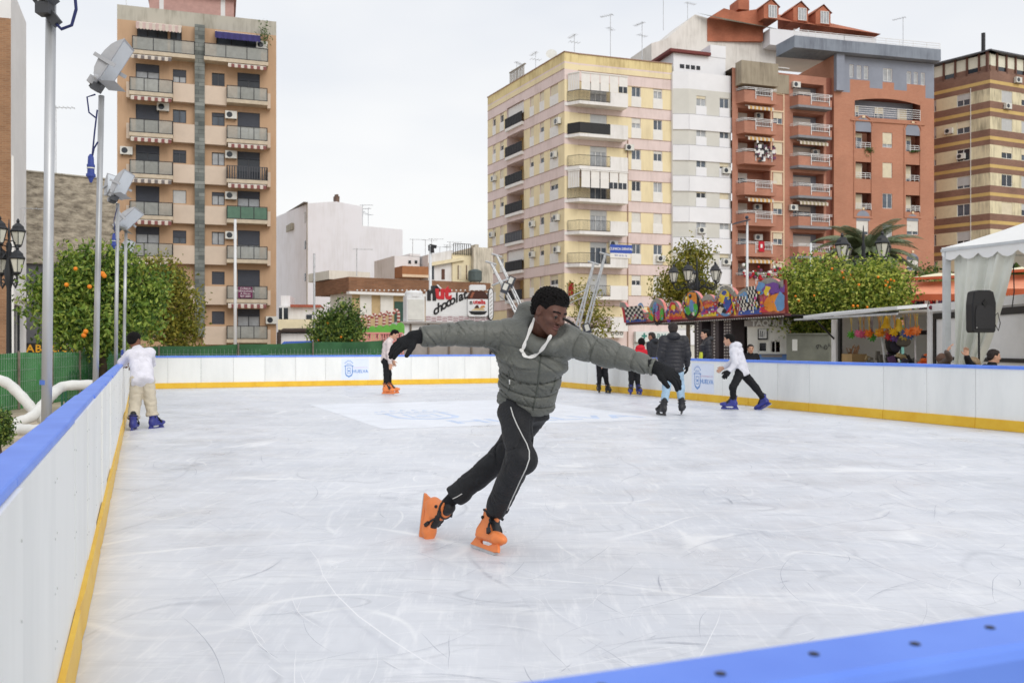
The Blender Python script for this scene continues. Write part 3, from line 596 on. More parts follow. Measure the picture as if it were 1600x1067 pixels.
        if i in (7, 4):     # closed in with white panels
            e = MB(wht); 
            for p0, p1 in (runs[0], (pts[3], fr.pt(a1, 0, 1.25).to_2d())):
                p0, p1 = Vector((*p0, f+1.03)), Vector((*p1, f+1.03)); p0 = p0.lerp(p1, .03); n = 5
                for k in range(n): x, y = p0.lerp(p1, k/n+.01), p0.lerp(p1, (k+1)/n-.01); e.poly([x, y, y+Vector((0, 0, 1.55)), x+Vector((0, 0, 1.55))])
                e.bar(p0+Vector((0, 0, 1.6)), p1+Vector((0, 0, 1.6)), .12, .1)
            for ua, ub in ((958, 971),) if i == 7 else ((943, 956), (957.5, 970)): fr.box(e, S(ua), S(ub), f+1.05, f+1.62, 1.26, 1.275, GL[0]); fr.box(e, (S(ua)+S(ub))/2-.03, (S(ua)+S(ub))/2+.03, f+1.05, f+1.62, 1.275, 1.29, FW)
            e.build('glazed_screen', root)
        if i > 0 or True:
            win(root, fr, S(922), S(948), (f if i else 2.9)+.05, (f if i else 2.9)+2.2, FW, GL[2] if i % 2 else GL[1], [.5, 1, .25, .25, 0, .25, 1, .5][i] if i < 8 else 0, SHL, .12, 3)
    sg = MB(mat('sign_blue', (52, 84, 176), .5, .03)); fr.box(sg, S(944.5), S(978), FLs[1]+1.05, FLs[1]+1.85, 1.26, 1.34); fr.box(sg, S(944.5), S(976), FLs[1]+.6, FLs[1]+1.05, 1.26, 1.34, wht); sg = sg.build('clinic_sign', root)
    text('lettering', 'CLINICA DENTAL', FW, sg, fr.MT((S(944.5)+S(978))/2, FLs[1]+1.45, 1.345), .31, .004, bold=.008); text('lettering', '959 26 01 16', mat('sign_blue', (52, 84, 176)), sg, fr.MT((S(946)+S(975))/2, FLs[1]+.83, 1.345), .24, .004)
    rp = MB(mat('panel_red', (168, 44, 44), .6, .1)); p0, p1 = Vector((*fr.pt(-1.1, 0, .34).to_2d(), FLs[0]+.05)), Vector((*fr.pt(-.75, 0, .78).to_2d(), FLs[0]+.05)); rp.poly([p0, p1, p1+Vector((0, 0, 1.25)), p0+Vector((0, 0, 1.25))]); rp.build('banner', root)
    acu(root, fr, S(982), FLs[4]+1.95); acu(root, fr, S(957), FLs[1]+1.75); acu(root, fr, S(1031), FLs[1]+.5); acu(root, fr, S(1032), FLs[0]-.1)
    g = MB(joint); fr.box(g, S(980), S(981.2), 1, 21, .01, .09); g.build('drainpipe', root)
    # shops at the foot
    sh = MB(wht); fr.box(sh, S(905), S(968), 2.0, 2.85, .05, .9); so_ = sh.build('shop_front', root); text('lettering', 'ooo', mat('letter_grey', (120, 130, 132), .6, 0), so_, fr.MT(S(958), 2.45, .905), .7, .01, spacing=1.2)
    sh = MB(mat('shop_white', (222, 228, 226), .6, .04)); fr.box(sh, S(990), S(1066), 1.6, 2.6, .05, .5); fr.box(sh, S(990), S(1066), GZ, 1.6, .05, .12, mat('shop_grey', (206, 208, 206), .6, .06)); so_ = sh.build('shop_front', root)
    tl = mat('letter_teal', (120, 150, 150), .6, 0); text('lettering', 'FARMACIA', tl, so_, fr.MT(S(1036), 2.12, .505), .72, .01, bold=.015); text('lettering', '+', mat('letter_green', (60, 130, 120), .6, 0), so_, fr.MT(S(1003), 2.12, .505), 1.0, .01, bold=.05)
    for u, h, a in ((905, 2.6, 2), (962, 5, 2.6), (1012, 4.6, 2.2)): antenna(root, fr.pt(S(u), top-.3, -1.2), h, 3, a)
    for u, h, a in ((797, 2.8, 1), (826, 2.6, 2)): antenna(root, fl.pt(fl.su(u), top-.3, -.8), h, 3, a)
    g = MB(ACW); g.X = Matrix.Translation(fl.pt(fl.su(856), top+.7, -.4)) @ Matrix.Rotation(1.2, 4, 'X'); g.lathe([(0.02, 0), (.3, .06), (.55, .2), (.5, .2)], (0, 0, 0), 14); g.X = None; g.bar(fl.pt(fl.su(856), top-.3, -.4), fl.pt(fl.su(856), top+.7, -.4), .08); g.build('satellite_dish', root)
    return R
YR = block_yellow()
# ------------------------------------------------------------------ white banded block beside it
def block_white():
    A = (YR[0]+.02, YR[1]-.3); t = Vector((.951, .3096)); ch = FR(A, (A[0]+1.6*.99, A[1]+.05)); B0 = (A[0]+1.584, A[1]+.05); fr = FR(B0, (B0[0]+t.x*4.7, B0[1]+t.y*4.7)); S = fr.su
    root = thing('apartment_building', (A[0], A[1], 0), 'narrow white apartment block between the cream block and the brick balconies', 'apartment building')
    wh = mat('render_bright_white', (238, 239, 243), .8, .03, .5); gr = mat('render_pale_grey', (216, 215, 208), .85, .04, .5); jn = mat('joint_grey', (170, 170, 176), .8, .05)
    k = fr.Y(2)/FO; FLs = [2.75+3.0*i for i in range(8)]; top = 27.95
    band = lambda a, z: wh if z > 26.3 or any(f-1.45 < z < f+.05 for f in FLs) else gr
    zb = [26.3]+[x for f in FLs for x in (f-1.45, f+.05)]; ops = []; wins = []
    for f in FLs[:-1]+[FLs[-1]]:
        for ua, ub in ((1088, 1103), (1124.5, 1139)): ops.append((S(ua), S(ub), f+.95, f+1.95))
    g = MB(wh); facade(g, ch, 0, ch.W, GZ, top, [], band, zb=zb); facade(g, fr, 0, fr.W, GZ, top, ops, band, zb=zb)
    E = fr.pt(fr.W, 0).to_2d(); BR = (E[0]+2, E[1]+12); BL = (A[0]-4, A[1]+14)
    for a, b_ in ((E, BR), (BR, BL), (BL, A)): g.poly([(a[0], a[1], GZ), (b_[0], b_[1], GZ), (b_[0], b_[1], top), (a[0], a[1], top)])
    for f in FLs:
        for f_ in (ch, fr): f_.box(g, 0, f_.W, f-1.44, f+.04, .004, .12, wh); f_.box(g, 0, f_.W, f+.04, f+.08, .004, .13, jn)
    g.build('wall', root); MB(ROOFG).poly([(p[0], p[1], top-.02) for p in (A, B0, E, BR, BL)]).build('roof', root)
    for o in ops: win(root, fr, *o, FW, WRG.choice(GL[:3]), WRG.choice([0, 0, .25, .5, .75, 1]), SHC, .13, panel=(wh, .87, .05))
    for u, i in ((1133, 5), (1095, 3), (1133, 2)): acu(root, fr, S(u), FLs[i]+.45, .06)
    # set-back white top storey, maroon coping, gable with a grey tiled slope
    st = stained('gable_white', (230, 226, 220), (170, 164, 154), .5); g = MB(wh); fr.box(g, S(1060), fr.W, top-.01, 30.0, -1.0, -6)
    for ua, ub in ((1070, 1077), (1079.5, 1085.5), (1087.5, 1094), (1096, 1102)): fr.box(g, S(ua), S(ub), 28.55, 28.95, -.99, -.98, GL[3])
    fr.box(g, S(1052), S(1116), 30.0, 30.28, -.6, -6, mat('coping_maroon', (120, 58, 54), .7, .1)); fr.box(g, S(1118), fr.W, 30, 31.2, -.95, -6); g.build('top_storey', root)
    g = MB(st); G = FR(fr.pt(S(1018), 0, -7).to_2d(), fr.pt(S(1212), 0, -7).to_2d()); s = G.su; zv = lambda u, v: G.zv(s(u), v)
    pr = [(s(1018), 27), (s(1212), 27), (s(1212), zv(1212, 62)), (s(1150), zv(1150, 42)), (s(1086), zv(1086, 23)), (s(1063), zv(1063, 42)), (s(1040), zv(1040, 62)), (s(1018), zv(1018, 68))]
    g.prism(pr, 0, -5, G.pt); tl = brick('tiles_grey', (126, 126, 108), (100, 102, 88), (74, 74, 66), .25, .4, .03)
    g.poly([G.pt(s(1086), zv(1086, 22), .3), G.pt(s(1205), zv(1205, 47), .3), G.pt(s(1205), zv(1205, 54), 1.6), G.pt(s(1122), zv(1122, 40), 1.6)], tl); g.build('gable', root)
    for u, h, a in ((1078, 3, .5), (1040, 5, .4)): antenna(root, G.pt(s(u), zv(u, 45), -.5), h, 2, a)
    return E
WE = block_white()
# ------------------------------------------------------------------ brick block with projecting balconies
def block_balconies():
    A = (WE[0]+.03, WE[1]-.35); t = Vector((.951, .3096)); fr = FR(A, (A[0]+t.x*9.6, A[1]+t.y*9.6)); S = fr.su; W_ = S(1304)
    root = thing('apartment_building', (A[0], A[1], 0), 'terracotta brick block with stacked balconies and white rails, right of the white block', 'apartment building')
    bk = brick('brick_terracotta', (188, 134, 112), (178, 122, 102), (188, 142, 124), .25, .07, .01, .85, .2, .5); bkd = brick('brick_deep', (150, 92, 76), (138, 84, 70), (150, 104, 90), .25, .07, .01, .85, .2, .5); cream = mat('trim_cream', (232, 206, 176), .8, .06); cg = stained('concrete_warm', (166, 156, 138), (112, 102, 88), .6); bg_ = mat('render_bluegrey', (146, 152, 166), .85, .06, .6); slab = mat('slab_grey', (140, 142, 148), .8, .08)
    FLs = [1.35+3.03*i for i in range(9)]; top = 28.7; ops = []; lst = []
    for i, f in enumerate(FLs):
        ops += [(S(1153), S(1203), f+.02, f+2.25, 1.3), (S(1208), S(1222.5), f+.95, f+2.15), (S(1239), S(1287), f+.02, f+2.3, 1.3)]
    g = MB(bk); facade(g, fr, 0, W_, GZ, top, ops, lambda a, z: bkd if a > S(1291) else bk, ab=(S(1291),), rev=bk)
    E = fr.pt(W_, 0).to_2d(); g.poly([(E[0], E[1], GZ), (E[0]-3, E[1]+10, GZ), (E[0]-3, E[1]+10, top), (E[0], E[1], top)])
    for f in FLs:
        fr.box(g, S(1205.5), S(1225), f+2.15, f+2.3, .003, .06, cream); fr.box(g, S(1204), S(1205.5), f-.4, f+2.3, .003, .05, cream); fr.box(g, S(1223.5), S(1225.2), f-.4, f+2.6, .003, .05, cream)
        for ua, ub in ((1153, 1203), (1239, 1287)): fr.box(g, S(ua), S(ub), f+.02, f+2.3, -1.32, -1.27, bg_ if ua > 1200 else bk)
    g.build('wall', root)
    g = MB(cg); fr.box(g, S(1149), S(1206), 26.9, top+.45, .005, 1.1); fr.box(g, S(1206), S(1232), 26.6, top-.2, .005, .1); fr.box(g, S(1206), S(1232), top+.45, top+.52, -.2, .15, IRW); g.build('parapet', root)
    MB(ROOFG).poly([fr.pt(0, top-.02), fr.pt(W_, top-.02), fr.pt(W_, top-.02, -10), fr.pt(0, top-.02, -10)]).build('roof', root)
    iw = FR(fr.pt(0, 0, -1.25).to_2d(), fr.pt(W_, 0, -1.25).to_2d())
    or_ = mat('awning_ochre', (206, 160, 88), .8, .08); wht = mat('awning_white', (226, 218, 208))
    for i, f in enumerate(FLs):
        win(root, iw, S(1155), S(1178), f+.1, f+2.1, FW, WRG.choice([GL[0], GL[1]]), WRG.choice([.25, .5, 1]), SHW, .02, 2); win(root, iw, S(1245), S(1278), f+.1, f+2.1, FW, GL[2] if i % 2 else GL[1], WRG.choice([.25, .5, 1, 1]), SHW, .02, 3)
        win(root, fr, S(1208), S(1222.5), f+.95, f+2.15, FW, GL[1], WRG.choice([.5, .75, 1, 1]), SHC, .1, 2, sill=cream)
        for c, (ua, ub, br, gap) in enumerate(((1150, 1205, bk, (1172, 1197)), (1234, 1291, bk, (1258, 1286)))):
            d = .95; b_ = MB(br); a0, a1 = S(ua), S(ub); m0, m1 = S(gap[0]), S(gap[1])
            pts = [(a0, .005), (a0+.35, d), (a1-.05, d), (a1-.05, .005)]
            b_.prism(pts, f-.42, f-.18, lambda x, y, dd: fr.pt(x, dd, y), slab if c else br)
            for p0, p1, zt in ((pts[0], pts[1], .75), (pts[1], (m0, d), .75), ((m0, d), (m1, d), .25), ((m1, d), (a1-.05, d), .75 if c == 0 else .5), (pts[2], pts[3], .75)):
                q0, q1 = fr.pt(p0[0], f-.18, p0[1]), fr.pt(p1[0], f-.18, p1[1]); zz = Vector((0, 0, zt+.18)); inn = fr.n*-.1
                b_.add([q0, q1, q1+zz, q0+zz, q0+inn, q1+inn, q1+inn+zz, q0+inn+zz], [(0, 1, 2, 3), (5, 4, 7, 6), (3, 2, 6, 7), (0, 3, 7, 4), (1, 5, 6, 2)])
            o = b_.build('balcony', root); r = MB(IRW)
            for zz in (.88, 1.02):
                pp = [fr.pt(a0, f+zz, .02), fr.pt(a0+.33, f+zz, d+.05), fr.pt(a1-.04, f+zz, d+.05)]
                for x, y in zip(pp, pp[1:]): r.bar(x, y, .05, .05)
            x0, x1 = (m0, m1)
            for xx in (x0, x1): r.bar(fr.pt(xx, f-.1, d+.06), fr.pt(xx, f+1.0, d+.06), .07, .05)
            for zz in (.32, .74): r.bar(fr.pt(x0, f+zz, d+.06), fr.pt(x1, f+zz, d+.06), .05, .05)
            for k in range(1, 10): xx = x0+(x1-x0)*k/10; r.bar(fr.pt(xx, f+.32, d+.06), fr.pt(xx, f+.74, d+.06), .03, .03)
            link('railing', r.data('railing', WL[root.name]), o, Matrix.Translation(WL[root.name]))
        if i in (7, 6, 4, 2, 1): awning(root, fr, S(1162), S(1202), f+2.45, .3, or_, wht, .5, .5)
        if i in (6, 4): awning(root, fr, S(1243), S(1287), f+2.45, .3, mat('awning_olive', (160, 150, 120), .8, .08), wht, .5, .45)
    for u, i, dz in ((1192, 7, 1.5), (1192, 6, 1.55), (1190, 4, 1.4), (1191, 3, 1.4), (1193, 1, 1.2), (1242, 8, 1.7), (1281, 6, 1.3), (1238, 4, 1.4), (1242, 1, 1.2)): acu(root, fr, S(u), FLs[i]+dz, .02 if u > 1230 and u < 1250 else -.9)
    rd = mat('decor_red', (190, 30, 48), .7, .1); g = MB(rd); fr.box(g, S(1176), S(1185), FLs[3]+.05, FLs[3]+1.1, 1.03, 1.05); fr.box(g, S(1179), S(1182), FLs[3]+.45, FLs[3]+.8, 1.051, 1.056, FW); g.build('banner', root)
    g = MB(rd); r = random.Random(4)
    for k in range(60):
        a = r.uniform(S(1152), S(1224)); z = FLs[2]+.9+r.gauss(0, .35)*(1 if r.random() < .8 else 2); m = r.choice([rd, rd, FW, mat('decor_green', (70, 110, 60), .7, .1), mat('decor_purple', (120, 70, 100), .7, .1)]); c = fr.pt(a, z, 1.08 if a < S(1205) else .15); g.ball(c, r.uniform(.08, .2), m, 6, 4)
    for k in range(14): a = S(1177)+k*(S(1193)-S(1177))/14; g.ball(fr.pt(a, FLs[2]+.45-.15*math.sin(k/13*math.pi), 1.1), .14, rd, 6, 4)
    tag(g.build('balcony_decorations', root), kind='stuff')
    g = MB(rd); r = random.Random(14)
    for k in range(46): a = r.uniform(S(1170), S(1200)); z = FLs[7-1]+.9+r.gauss(0, .4); g.box(fr.pt(a, z, 1.1), (r.uniform(.1, .4), .06, r.uniform(.1, .4)), r.choice([IRON, FW, FW, mat('decor_purple', (120, 70, 100)), mat('cloth_dark', (60, 56, 70), .8, .1)]))
    tag(g.build('hanging_laundry', root), kind='stuff')
    return fr, W_
BF, BWd = block_balconies()
# ------------------------------------------------------------------ big brick block with blue-grey top and arched bays
def block_arches():
    A = BF.pt(BWd+.02, 0, .6).to_2d(); A = Vector(xy(1303, A[1])); t = Vector((.97, .243)); fr = FR(A, A+t*10.2); S = fr.su; E = S(1459.5)
    root = thing('apartment_building', (A[0], A[1], 0), 'orange brick block with blue-grey top storey and tall arched bays, behind the palm', 'apartment building')
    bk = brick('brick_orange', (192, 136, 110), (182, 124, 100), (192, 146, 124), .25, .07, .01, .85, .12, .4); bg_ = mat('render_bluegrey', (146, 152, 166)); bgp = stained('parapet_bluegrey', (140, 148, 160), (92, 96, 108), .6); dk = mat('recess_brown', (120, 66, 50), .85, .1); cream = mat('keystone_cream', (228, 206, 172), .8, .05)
    Z = lambda u, v: fr.zv(S(u), v); top = Z(1320, 88); FZ = [Z(1387, v) for v in (231, 278, 326, 373, 420, 467, 514)]
    def arch(u0, u1, v0, v1, n=10):      # outline in (a, z) with a round head
        a0, a1 = S(u0), S(u1); r = (a1-a0)/2; zt = Z((u0+u1)/2, v0); zb = Z((u0+u1)/2, v1)
        return [(a0, zb), (a1, zb)]+[(a0+r+r*math.cos(k*math.pi/n), zt-r*.95+r*.95*math.sin(k*math.pi/n)) for k in range(n+1)]
    ops = []; w1 = []
    for ua, ub, va, vb in ((1327.5, 1333.5, 101, 121), (1339, 1345.5, 102.5, 123), (1350, 1356.5, 103.5, 124), (1380, 1394, 107, 127), (1417, 1423.5, 112, 131), (1428, 1434, 113, 132), (1439, 1445, 114, 133.5)): w1.append((S(ua), S(ub), Z(ua, vb), Z(ua, va)))
    ops += w1; gal = (S(1335.5), S(1438), Z(1387, 186), Z(1387, 155), 1.2); ops.append(gal); cw = []
    for i, f in enumerate(FZ):
        cw.append((S(1379), S(1394), f, f+1.55)); 
    bays = []
    for ua, ub in ((1336, 1361), (1414.5, 1437)):
        for i in range(3): f = FZ[i]-.25; bays.append((S(ua), S(ub), f, f+1.75, .7))
    low = []
    for ua, ub in ((1338, 1357), (1417, 1435)):
        for v in (367, 423, 470): low.append((S(ua), S(ub), Z(ua+10, v), Z(ua+10, v-22)))
    ops += cw+bays+low
    notch = Z(1380, 142)
    def mf(a, z):
        if z > Z(1387, 98): return bg_
        if z > Z(1387, 140): return bg_ if (a < S(1328) or a > S(1446) or z > Z(1387, 129) or (a > S(1359) and a < S(1379)) or (a > S(1397) and a < S(1417))) else bk
        if (a < S(1328) and z > Z(1316, 144)) or (a > S(1446) and z > Z(1450, 154)): return bg_
        return bk
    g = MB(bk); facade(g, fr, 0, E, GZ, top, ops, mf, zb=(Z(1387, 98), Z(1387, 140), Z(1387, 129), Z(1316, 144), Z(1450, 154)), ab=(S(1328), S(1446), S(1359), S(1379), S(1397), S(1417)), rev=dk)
    L0 = (A[0]-2.5, A[1]+11); Ep = fr.pt(E, 0).to_2d(); R0 = (Ep[0]+1.0, Ep[1]+11)
    for a, b_ in ((A, L0), (Ep, R0), (L0, R0)): g.poly([(a[0], a[1], GZ), (b_[0], b_[1], GZ), (b_[0], b_[1], top), (a[0], a[1], top)])
    fr.box(g, gal[0], gal[1], gal[2], gal[3], -1.25, -1.2, bg_)
    # slightly raised arched surrounds of the two bays
    for ua, ub in ((1336, 1361), (1414.5, 1437)):
        hd = arch(ua, ub, 184 if ua < 1400 else 193, 206 if ua < 1400 else 212); g.prism(hd, .004, .02, fr.pt, bg_)
        o_ = arch(ua-2.5, ub+2.5, 181 if ua < 1400 else 190, 208); n = len(o_)
        for i in range(2, n-1): p, q = o_[i], o_[i+1]; g.bar(fr.pt(p[0], p[1], .03), fr.pt(q[0], q[1], .03), .12, .08, bk)
        fr.box(g, S((ua+ub)/2-2), S((ua+ub)/2+2), Z(ua, 184 if ua < 1400 else 194), Z(ua, 180.5 if ua < 1400 else 189.5), .01, .12, cream)
        fr.box(g, S(ua-2.2), S(ua), Z(ua, 338), Z(ua, 196 if ua < 1400 else 204), .004, .08); fr.box(g, S(ub), S(ub+2.2), Z(ua, 338), Z(ua, 196 if ua < 1400 else 204), .004, .08)
        fr.box(g, S(ua-2.2), S(ub+2.2), Z(ua+8, 341), Z(ua+8, 338), .004, .1)
        for i, v in enumerate((346, 402)):
            a_ = arch(ua+2, ub-2, (329 if i == 0 else 390)+(6 if ua > 1400 else 0), (345 if i == 0 else 401)); g.prism(a_, .004, .02, fr.pt, bg_); fr.box(g, S((ua+ub)/2-1.5), S((ua+ub)/2+1.5), a_[7][1]+.05, a_[7][1]+.3, .01, .1, cream)
    # shallow arch over the gallery
    a0, a1 = gal[0], gal[1]; pts = [(a0+(a1-a0)*k/12, gal[3]+.02) for k in range(13)]
    seg = [(a0+(a1-a0)*k/12, gal[3]-.75+.75*math.sin(math.pi*(.12+.76*k/12))**.8) for k in range(13)]
    for k in range(12): g.poly([fr.pt(seg[k][0], seg[k][1], -.01), fr.pt(seg[k+1][0], seg[k+1][1], -.01), fr.pt(pts[k+1][0], pts[k+1][1], -.01), fr.pt(pts[k][0], pts[k][1], -.01)], bk)
    fr.box(g, a0-.5, a1+.5, gal[2]-.45, gal[2]-.3, .004, .12)
    g.build('wall', root)
    for o in w1: win(root, fr, *o, FW, GL[2], 0, depth=.1, panes=1 if o[1]-o[0] < .6 else 2)
    for o in cw: win(root, fr, *o, FW, WRG.choice([GL[2], GL[1]]), WRG.choice([.5, .75, 0, 1]), SHC, .12)
    for o in low: win(root, fr, *o, FW, GL[1], WRG.choice([.5, .75]), SHW, .12)
    gf = FR(fr.pt(0, 0, -1.15).to_2d(), fr.pt(E, 0, -1.15).to_2d())
    for ua, ub in ((1337, 1352), (1377, 1391), (1413, 1428)): win(root, gf, S(ua), S(ub), gal[2]+.1, gal[2]+1.45, FW, GL[1], 1 if ua > 1400 else .5, SHC, .02)
    link('railing', rail_lines(gal[1]-gal[0]-.1, 1.1, IRW, 5).data('railing'), root, fr.M(gal[0]+.05, gal[2], .03))
    for i, o in enumerate(bays):
        bf = FR(fr.pt(0, 0, -.66).to_2d(), fr.pt(E, 0, -.66).to_2d()); w = o[1]-o[0]; win(root, bf, o[0]+.02, o[0]+w*.66, o[2]+.02, o[3]-.05, FW, GL[1], [.25, 1, 1, .25, .75, .75][i], SHC, .02); link('railing', rail_lines(w-.06, .62, IRW, 4 if i % 3 == 2 else 3).data('railing'), root, fr.M(o[0]+.03, o[2]+.02, -.05 if i % 3 != 2 else .06))
    g = MB(leafmat('plant_green', [(60, 84, 44), (92, 118, 60)])); r = random.Random(8)
    for i in (0, 3):
        for k in range(70): c = fr.pt(bays[i][1]-.3+r.gauss(0, .25)-(.4 if i else 0), bays[i][2]+.1-abs(r.gauss(0, .3))*(1 if i == 0 else .3), .1+r.gauss(0, .08)); tt = Vector((r.gauss(0, 1), r.gauss(0, 1), r.gauss(0, 1))).normalized()*.13; e = tt.orthogonal()*.4; g.poly([c-tt, c+e, c+tt, c-e])
    tag(g.build('window_plants', root), kind='stuff')
    # projecting parapet in blue-grey with a white rail
    g = MB(bgp); fr2 = FR(BF.pt(S(1303)-0, 0, 0).to_2d(), BF.pt(1, 0, 0).to_2d()) if False else None
    p0 = BF.pt(BF.su(1231), 0, 1.1); p1 = fr.pt(S(1312), 0, .9); p2 = fr.pt(E+.1, 0, .9); zt, zb_ = Z(1387, 75), Z(1387, 93); prs = [(p0, p1), (p1, p2)]
    outl = [p0, p1, p2, fr.pt(E+.1, 0, -2), BF.pt(BF.su(1231), 0, -2)]
    g.prism([(p.x, p.y) for p in outl], zb_, zt, lambda x, y, d: Vector((x, y, d))); g.build('parapet', root)
    r = MB(IRW)
    for a, b_ in prs:
        for z in (.18, .42, .66): r.bar(Vector((a.x, a.y+.2, zt+z)), Vector((b_.x, b_.y+.2, zt+z)), .045, .045)
        for k in range(8): c = a.lerp(b_, k/7); r.bar(Vector((c.x, c.y+.2, zt)), Vector((c.x, c.y+.2, zt+.68)), .04, .04)
    r.build('railing', root)
    g = MB(bg_); fr.box(g, -.01, .9, Z(1316, 144), zb_, .005, .5); g.build('pier', root)
    # terracotta roof storey with dormers, set back
    tile = brick('tiles_terracotta', (200, 128, 98), (186, 114, 86), (150, 92, 70), .22, .35, .03, .85, .2); bkr = brick('brick_dormer', (192, 116, 88), (180, 106, 80), (180, 124, 100), .25, .07, .01); wh = mat('render_bright_white', (238, 239, 243))
    T = FR(fr.pt(S(1303)-9.5, 0, -6).to_2d(), fr.pt(S(1459), 0, -6).to_2d()); s = T.su; z_ = lambda u, v: T.zv(s(u), v)
    g = MB(wh); T.box(g, s(1203), s(1369), z_(1290, 78), z_(1290, 53), 0, -8); g.build('top_storey', root)
    g = MB(tile); rf = [(s(1200), z_(1200, 32)), (s(1372), z_(1372, 56)), (s(1300), z_(1300, 8)), (s(1200), z_(1200, -4))]
    g.add([T.pt(*rf[0], .5), T.pt(*rf[1], .5), T.pt(s(1372), z_(1372, 56), -8), T.pt(s(1290), rf[2][1]+.4, -5), T.pt(rf[3][0]-1, rf[2][1]+.4, -5)], [(0, 1, 3, 4), (1, 2, 3)]); g.build('roof', root)
    g = MB(bkr); pr = [(s(1112), z_(1112, 60)), (s(1200), z_(1200, 60)), (s(1200), z_(1200, 8)), (s(1160), z_(1160, 14)), (s(1138), z_(1138, 8)), (s(1112), z_(1112, 24))]; g.prism(pr, -1, -4, T.pt)
    T.box(g, s(1161), s(1178), z_(1170, 10), z_(1170, -6), -1, -3); g.build('chimney_stack', root)
    for u in (1204, 1250, 1285):
        d = MB(bkr); a0, a1 = s(u-12), s(u+11); zb2 = z_(u, 31 if u < 1220 else (35 if u < 1260 else 40)); zt2 = zb2+1.35; d.prism([(a0, zb2), (a1, zb2), (a1, zt2), ((a0+a1)/2, zt2+.7), (a0, zt2)], .2, -3, T.pt)
        for x0, x1, y0, y1 in ((a0-.15, (a0+a1)/2, zt2-.05, zt2+.85), ((a0+a1)/2, a1+.15, zt2+.85, zt2-.05)): d.add([T.pt(x0, y0, .35), T.pt(x1, y1, .35), T.pt(x1, y1, -3), T.pt(x0, y0, -3)], [(0, 1, 2, 3)], tile)
        o = d.build('dormer', root); tf = FR(T.pt(0, 0, .22).to_2d(), T.pt(20, 0, .22).to_2d()); win(o, tf, s(u-5), s(u+8), zb2+.1, zt2+.1, FW, GL[2], 0, depth=-.01, panes=3)
    antenna(root, fr.pt(S(1416), zt, -.5), 3.6, 2, 2.4)
    return fr, E
AF, AE = block_arches()
# ------------------------------------------------------------------ brown and cream banded block at the right edge
def block_bands():
    C = xy(1547, 94); A = xy(1455, 99); B = xy(1660, 98.6); fl = FR(A, C); fr = FR(C, B)
    root = thing('apartment_building', (C[0], C[1], 0), 'banded brown and cream apartment block with yellow stripes, behind the marquee', 'apartment building')
    br = brick('brick_brown', (148, 114, 98), (134, 102, 88), (148, 120, 106), .25, .07, .012, .85, .2, .5); ye = mat('stripe_yellow', (210, 180, 116), .8, .08, .8); cr_ = stained('render_cream_stained', (226, 216, 184), (136, 128, 110), .8); cr2 = mat('render_cream', (226, 216, 184), .85, .05)
    base = EYE+(540-124.5)/FO*94; fh = 2.95; top = base+.9
    def mf(a, z):
        k = (base-z) % fh
        if z > base+.05: return br
        return ye if k < .36 else br if k < .9 else (cr_ if (a*7) % 3 < 1.6 else cr2) if k < 2.22 else br
    zb = [base+.05]+[base-i*fh-k for i in range(11) for k in (0, .36, .9, 2.22)]
    def fac(f_, cols, wn, h0=.95, h1=2.15):
        ops = []
        for i in range(10):
            z0 = base-i*fh-2.2; 
            for u0, u1 in cols: ops.append((f_.su(u0), f_.su(u1), z0, z0+1.28))
        g = MB(br); facade(g, f_, 0, f_.W, GZ, top, [o for o in ops if o[2] > 0], mf, zb=zb, ab=[f_.W*k/6 for k in range(1, 6)]); g.build('wall', root)
        for o in ops:
            if o[2] > 0: win(root, f_, *o, FW, WRG.choice([GL[0], GL[1]]), WRG.choice([.5, .5, .75, 1, 1, 0]), SHC if WRG.random() < .5 else SHL, .12, 3 if o[1]-o[0] > 2 else 2)
    fac(fl, ((1495, 1515.5), (1457, 1463)), 0); fac(fr, ((1565, 1582), (1596, 1612)), 1)
    g = MB(cr2); BL = (A[0]+4, A[1]+14); BR = (B[0]-4, B[1]+12)
    for a, b_ in ((B, BR), (BR, BL), (BL, A)): g.poly([(a[0], a[1], GZ), (b_[0], b_[1], GZ), (b_[0], b_[1], top), (a[0], a[1], top)])
    g.build('wall', root); MB(ROOFG).poly([(*p, top-.02) for p in (A, C, B, BR, BL)]).build('roof', root)
    # glazed attic set back under a thin roof
    g = MB(mat('attic_panel', (226, 224, 206), .6, .05)); 
    for f_, n in ((fl, 5), (fr, 8)):
        w = f_.W/n; f_.box(g, 0, f_.W, top, top+.25, -.25, -.2, br)
        for k in range(n):
            f_.box(g, k*w+.1, (k+1)*w-.1, top+.75, top+1.95, -.4, -.34); f_.box(g, k*w-.1, k*w+.1, top, top+2.1, -.45, -.2, mat('post_brown', (104, 70, 58), .7, .1)); f_.box(g, k*w+.1, (k+1)*w-.1, top, top+.75, -.4, -.34, GL[0] if k % 2 else br)
        f_.box(g, -.2, f_.W+.2, top+2.1, top+2.25, -3, .15, mat('roof_slate', (96, 98, 104), .7, .1))
    g.build('attic', root)
    g = MB(IRON); c = fr.pt(.25, 0, -1); g.tube([Vector((c.x, c.y, top+2)), Vector((c.x, c.y, top+4.3))], .2, 10); g.build('chimney_pipe', root)
    for f_, u, i in ((fl, 1484, 1), (fl, 1503, 2), (fr, 1572, 0), (fr, 1588, -1)): acu(root, f_, f_.su(u), base-i*fh-2.0 if f_ is fl else base-i*fh-2.9)
    g = MB(FW); fl.box(g, fl.su(1516.5), fl.su(1517.3), 6, base-.5, .01, .07); g.build('drainpipe', root)
block_bands()
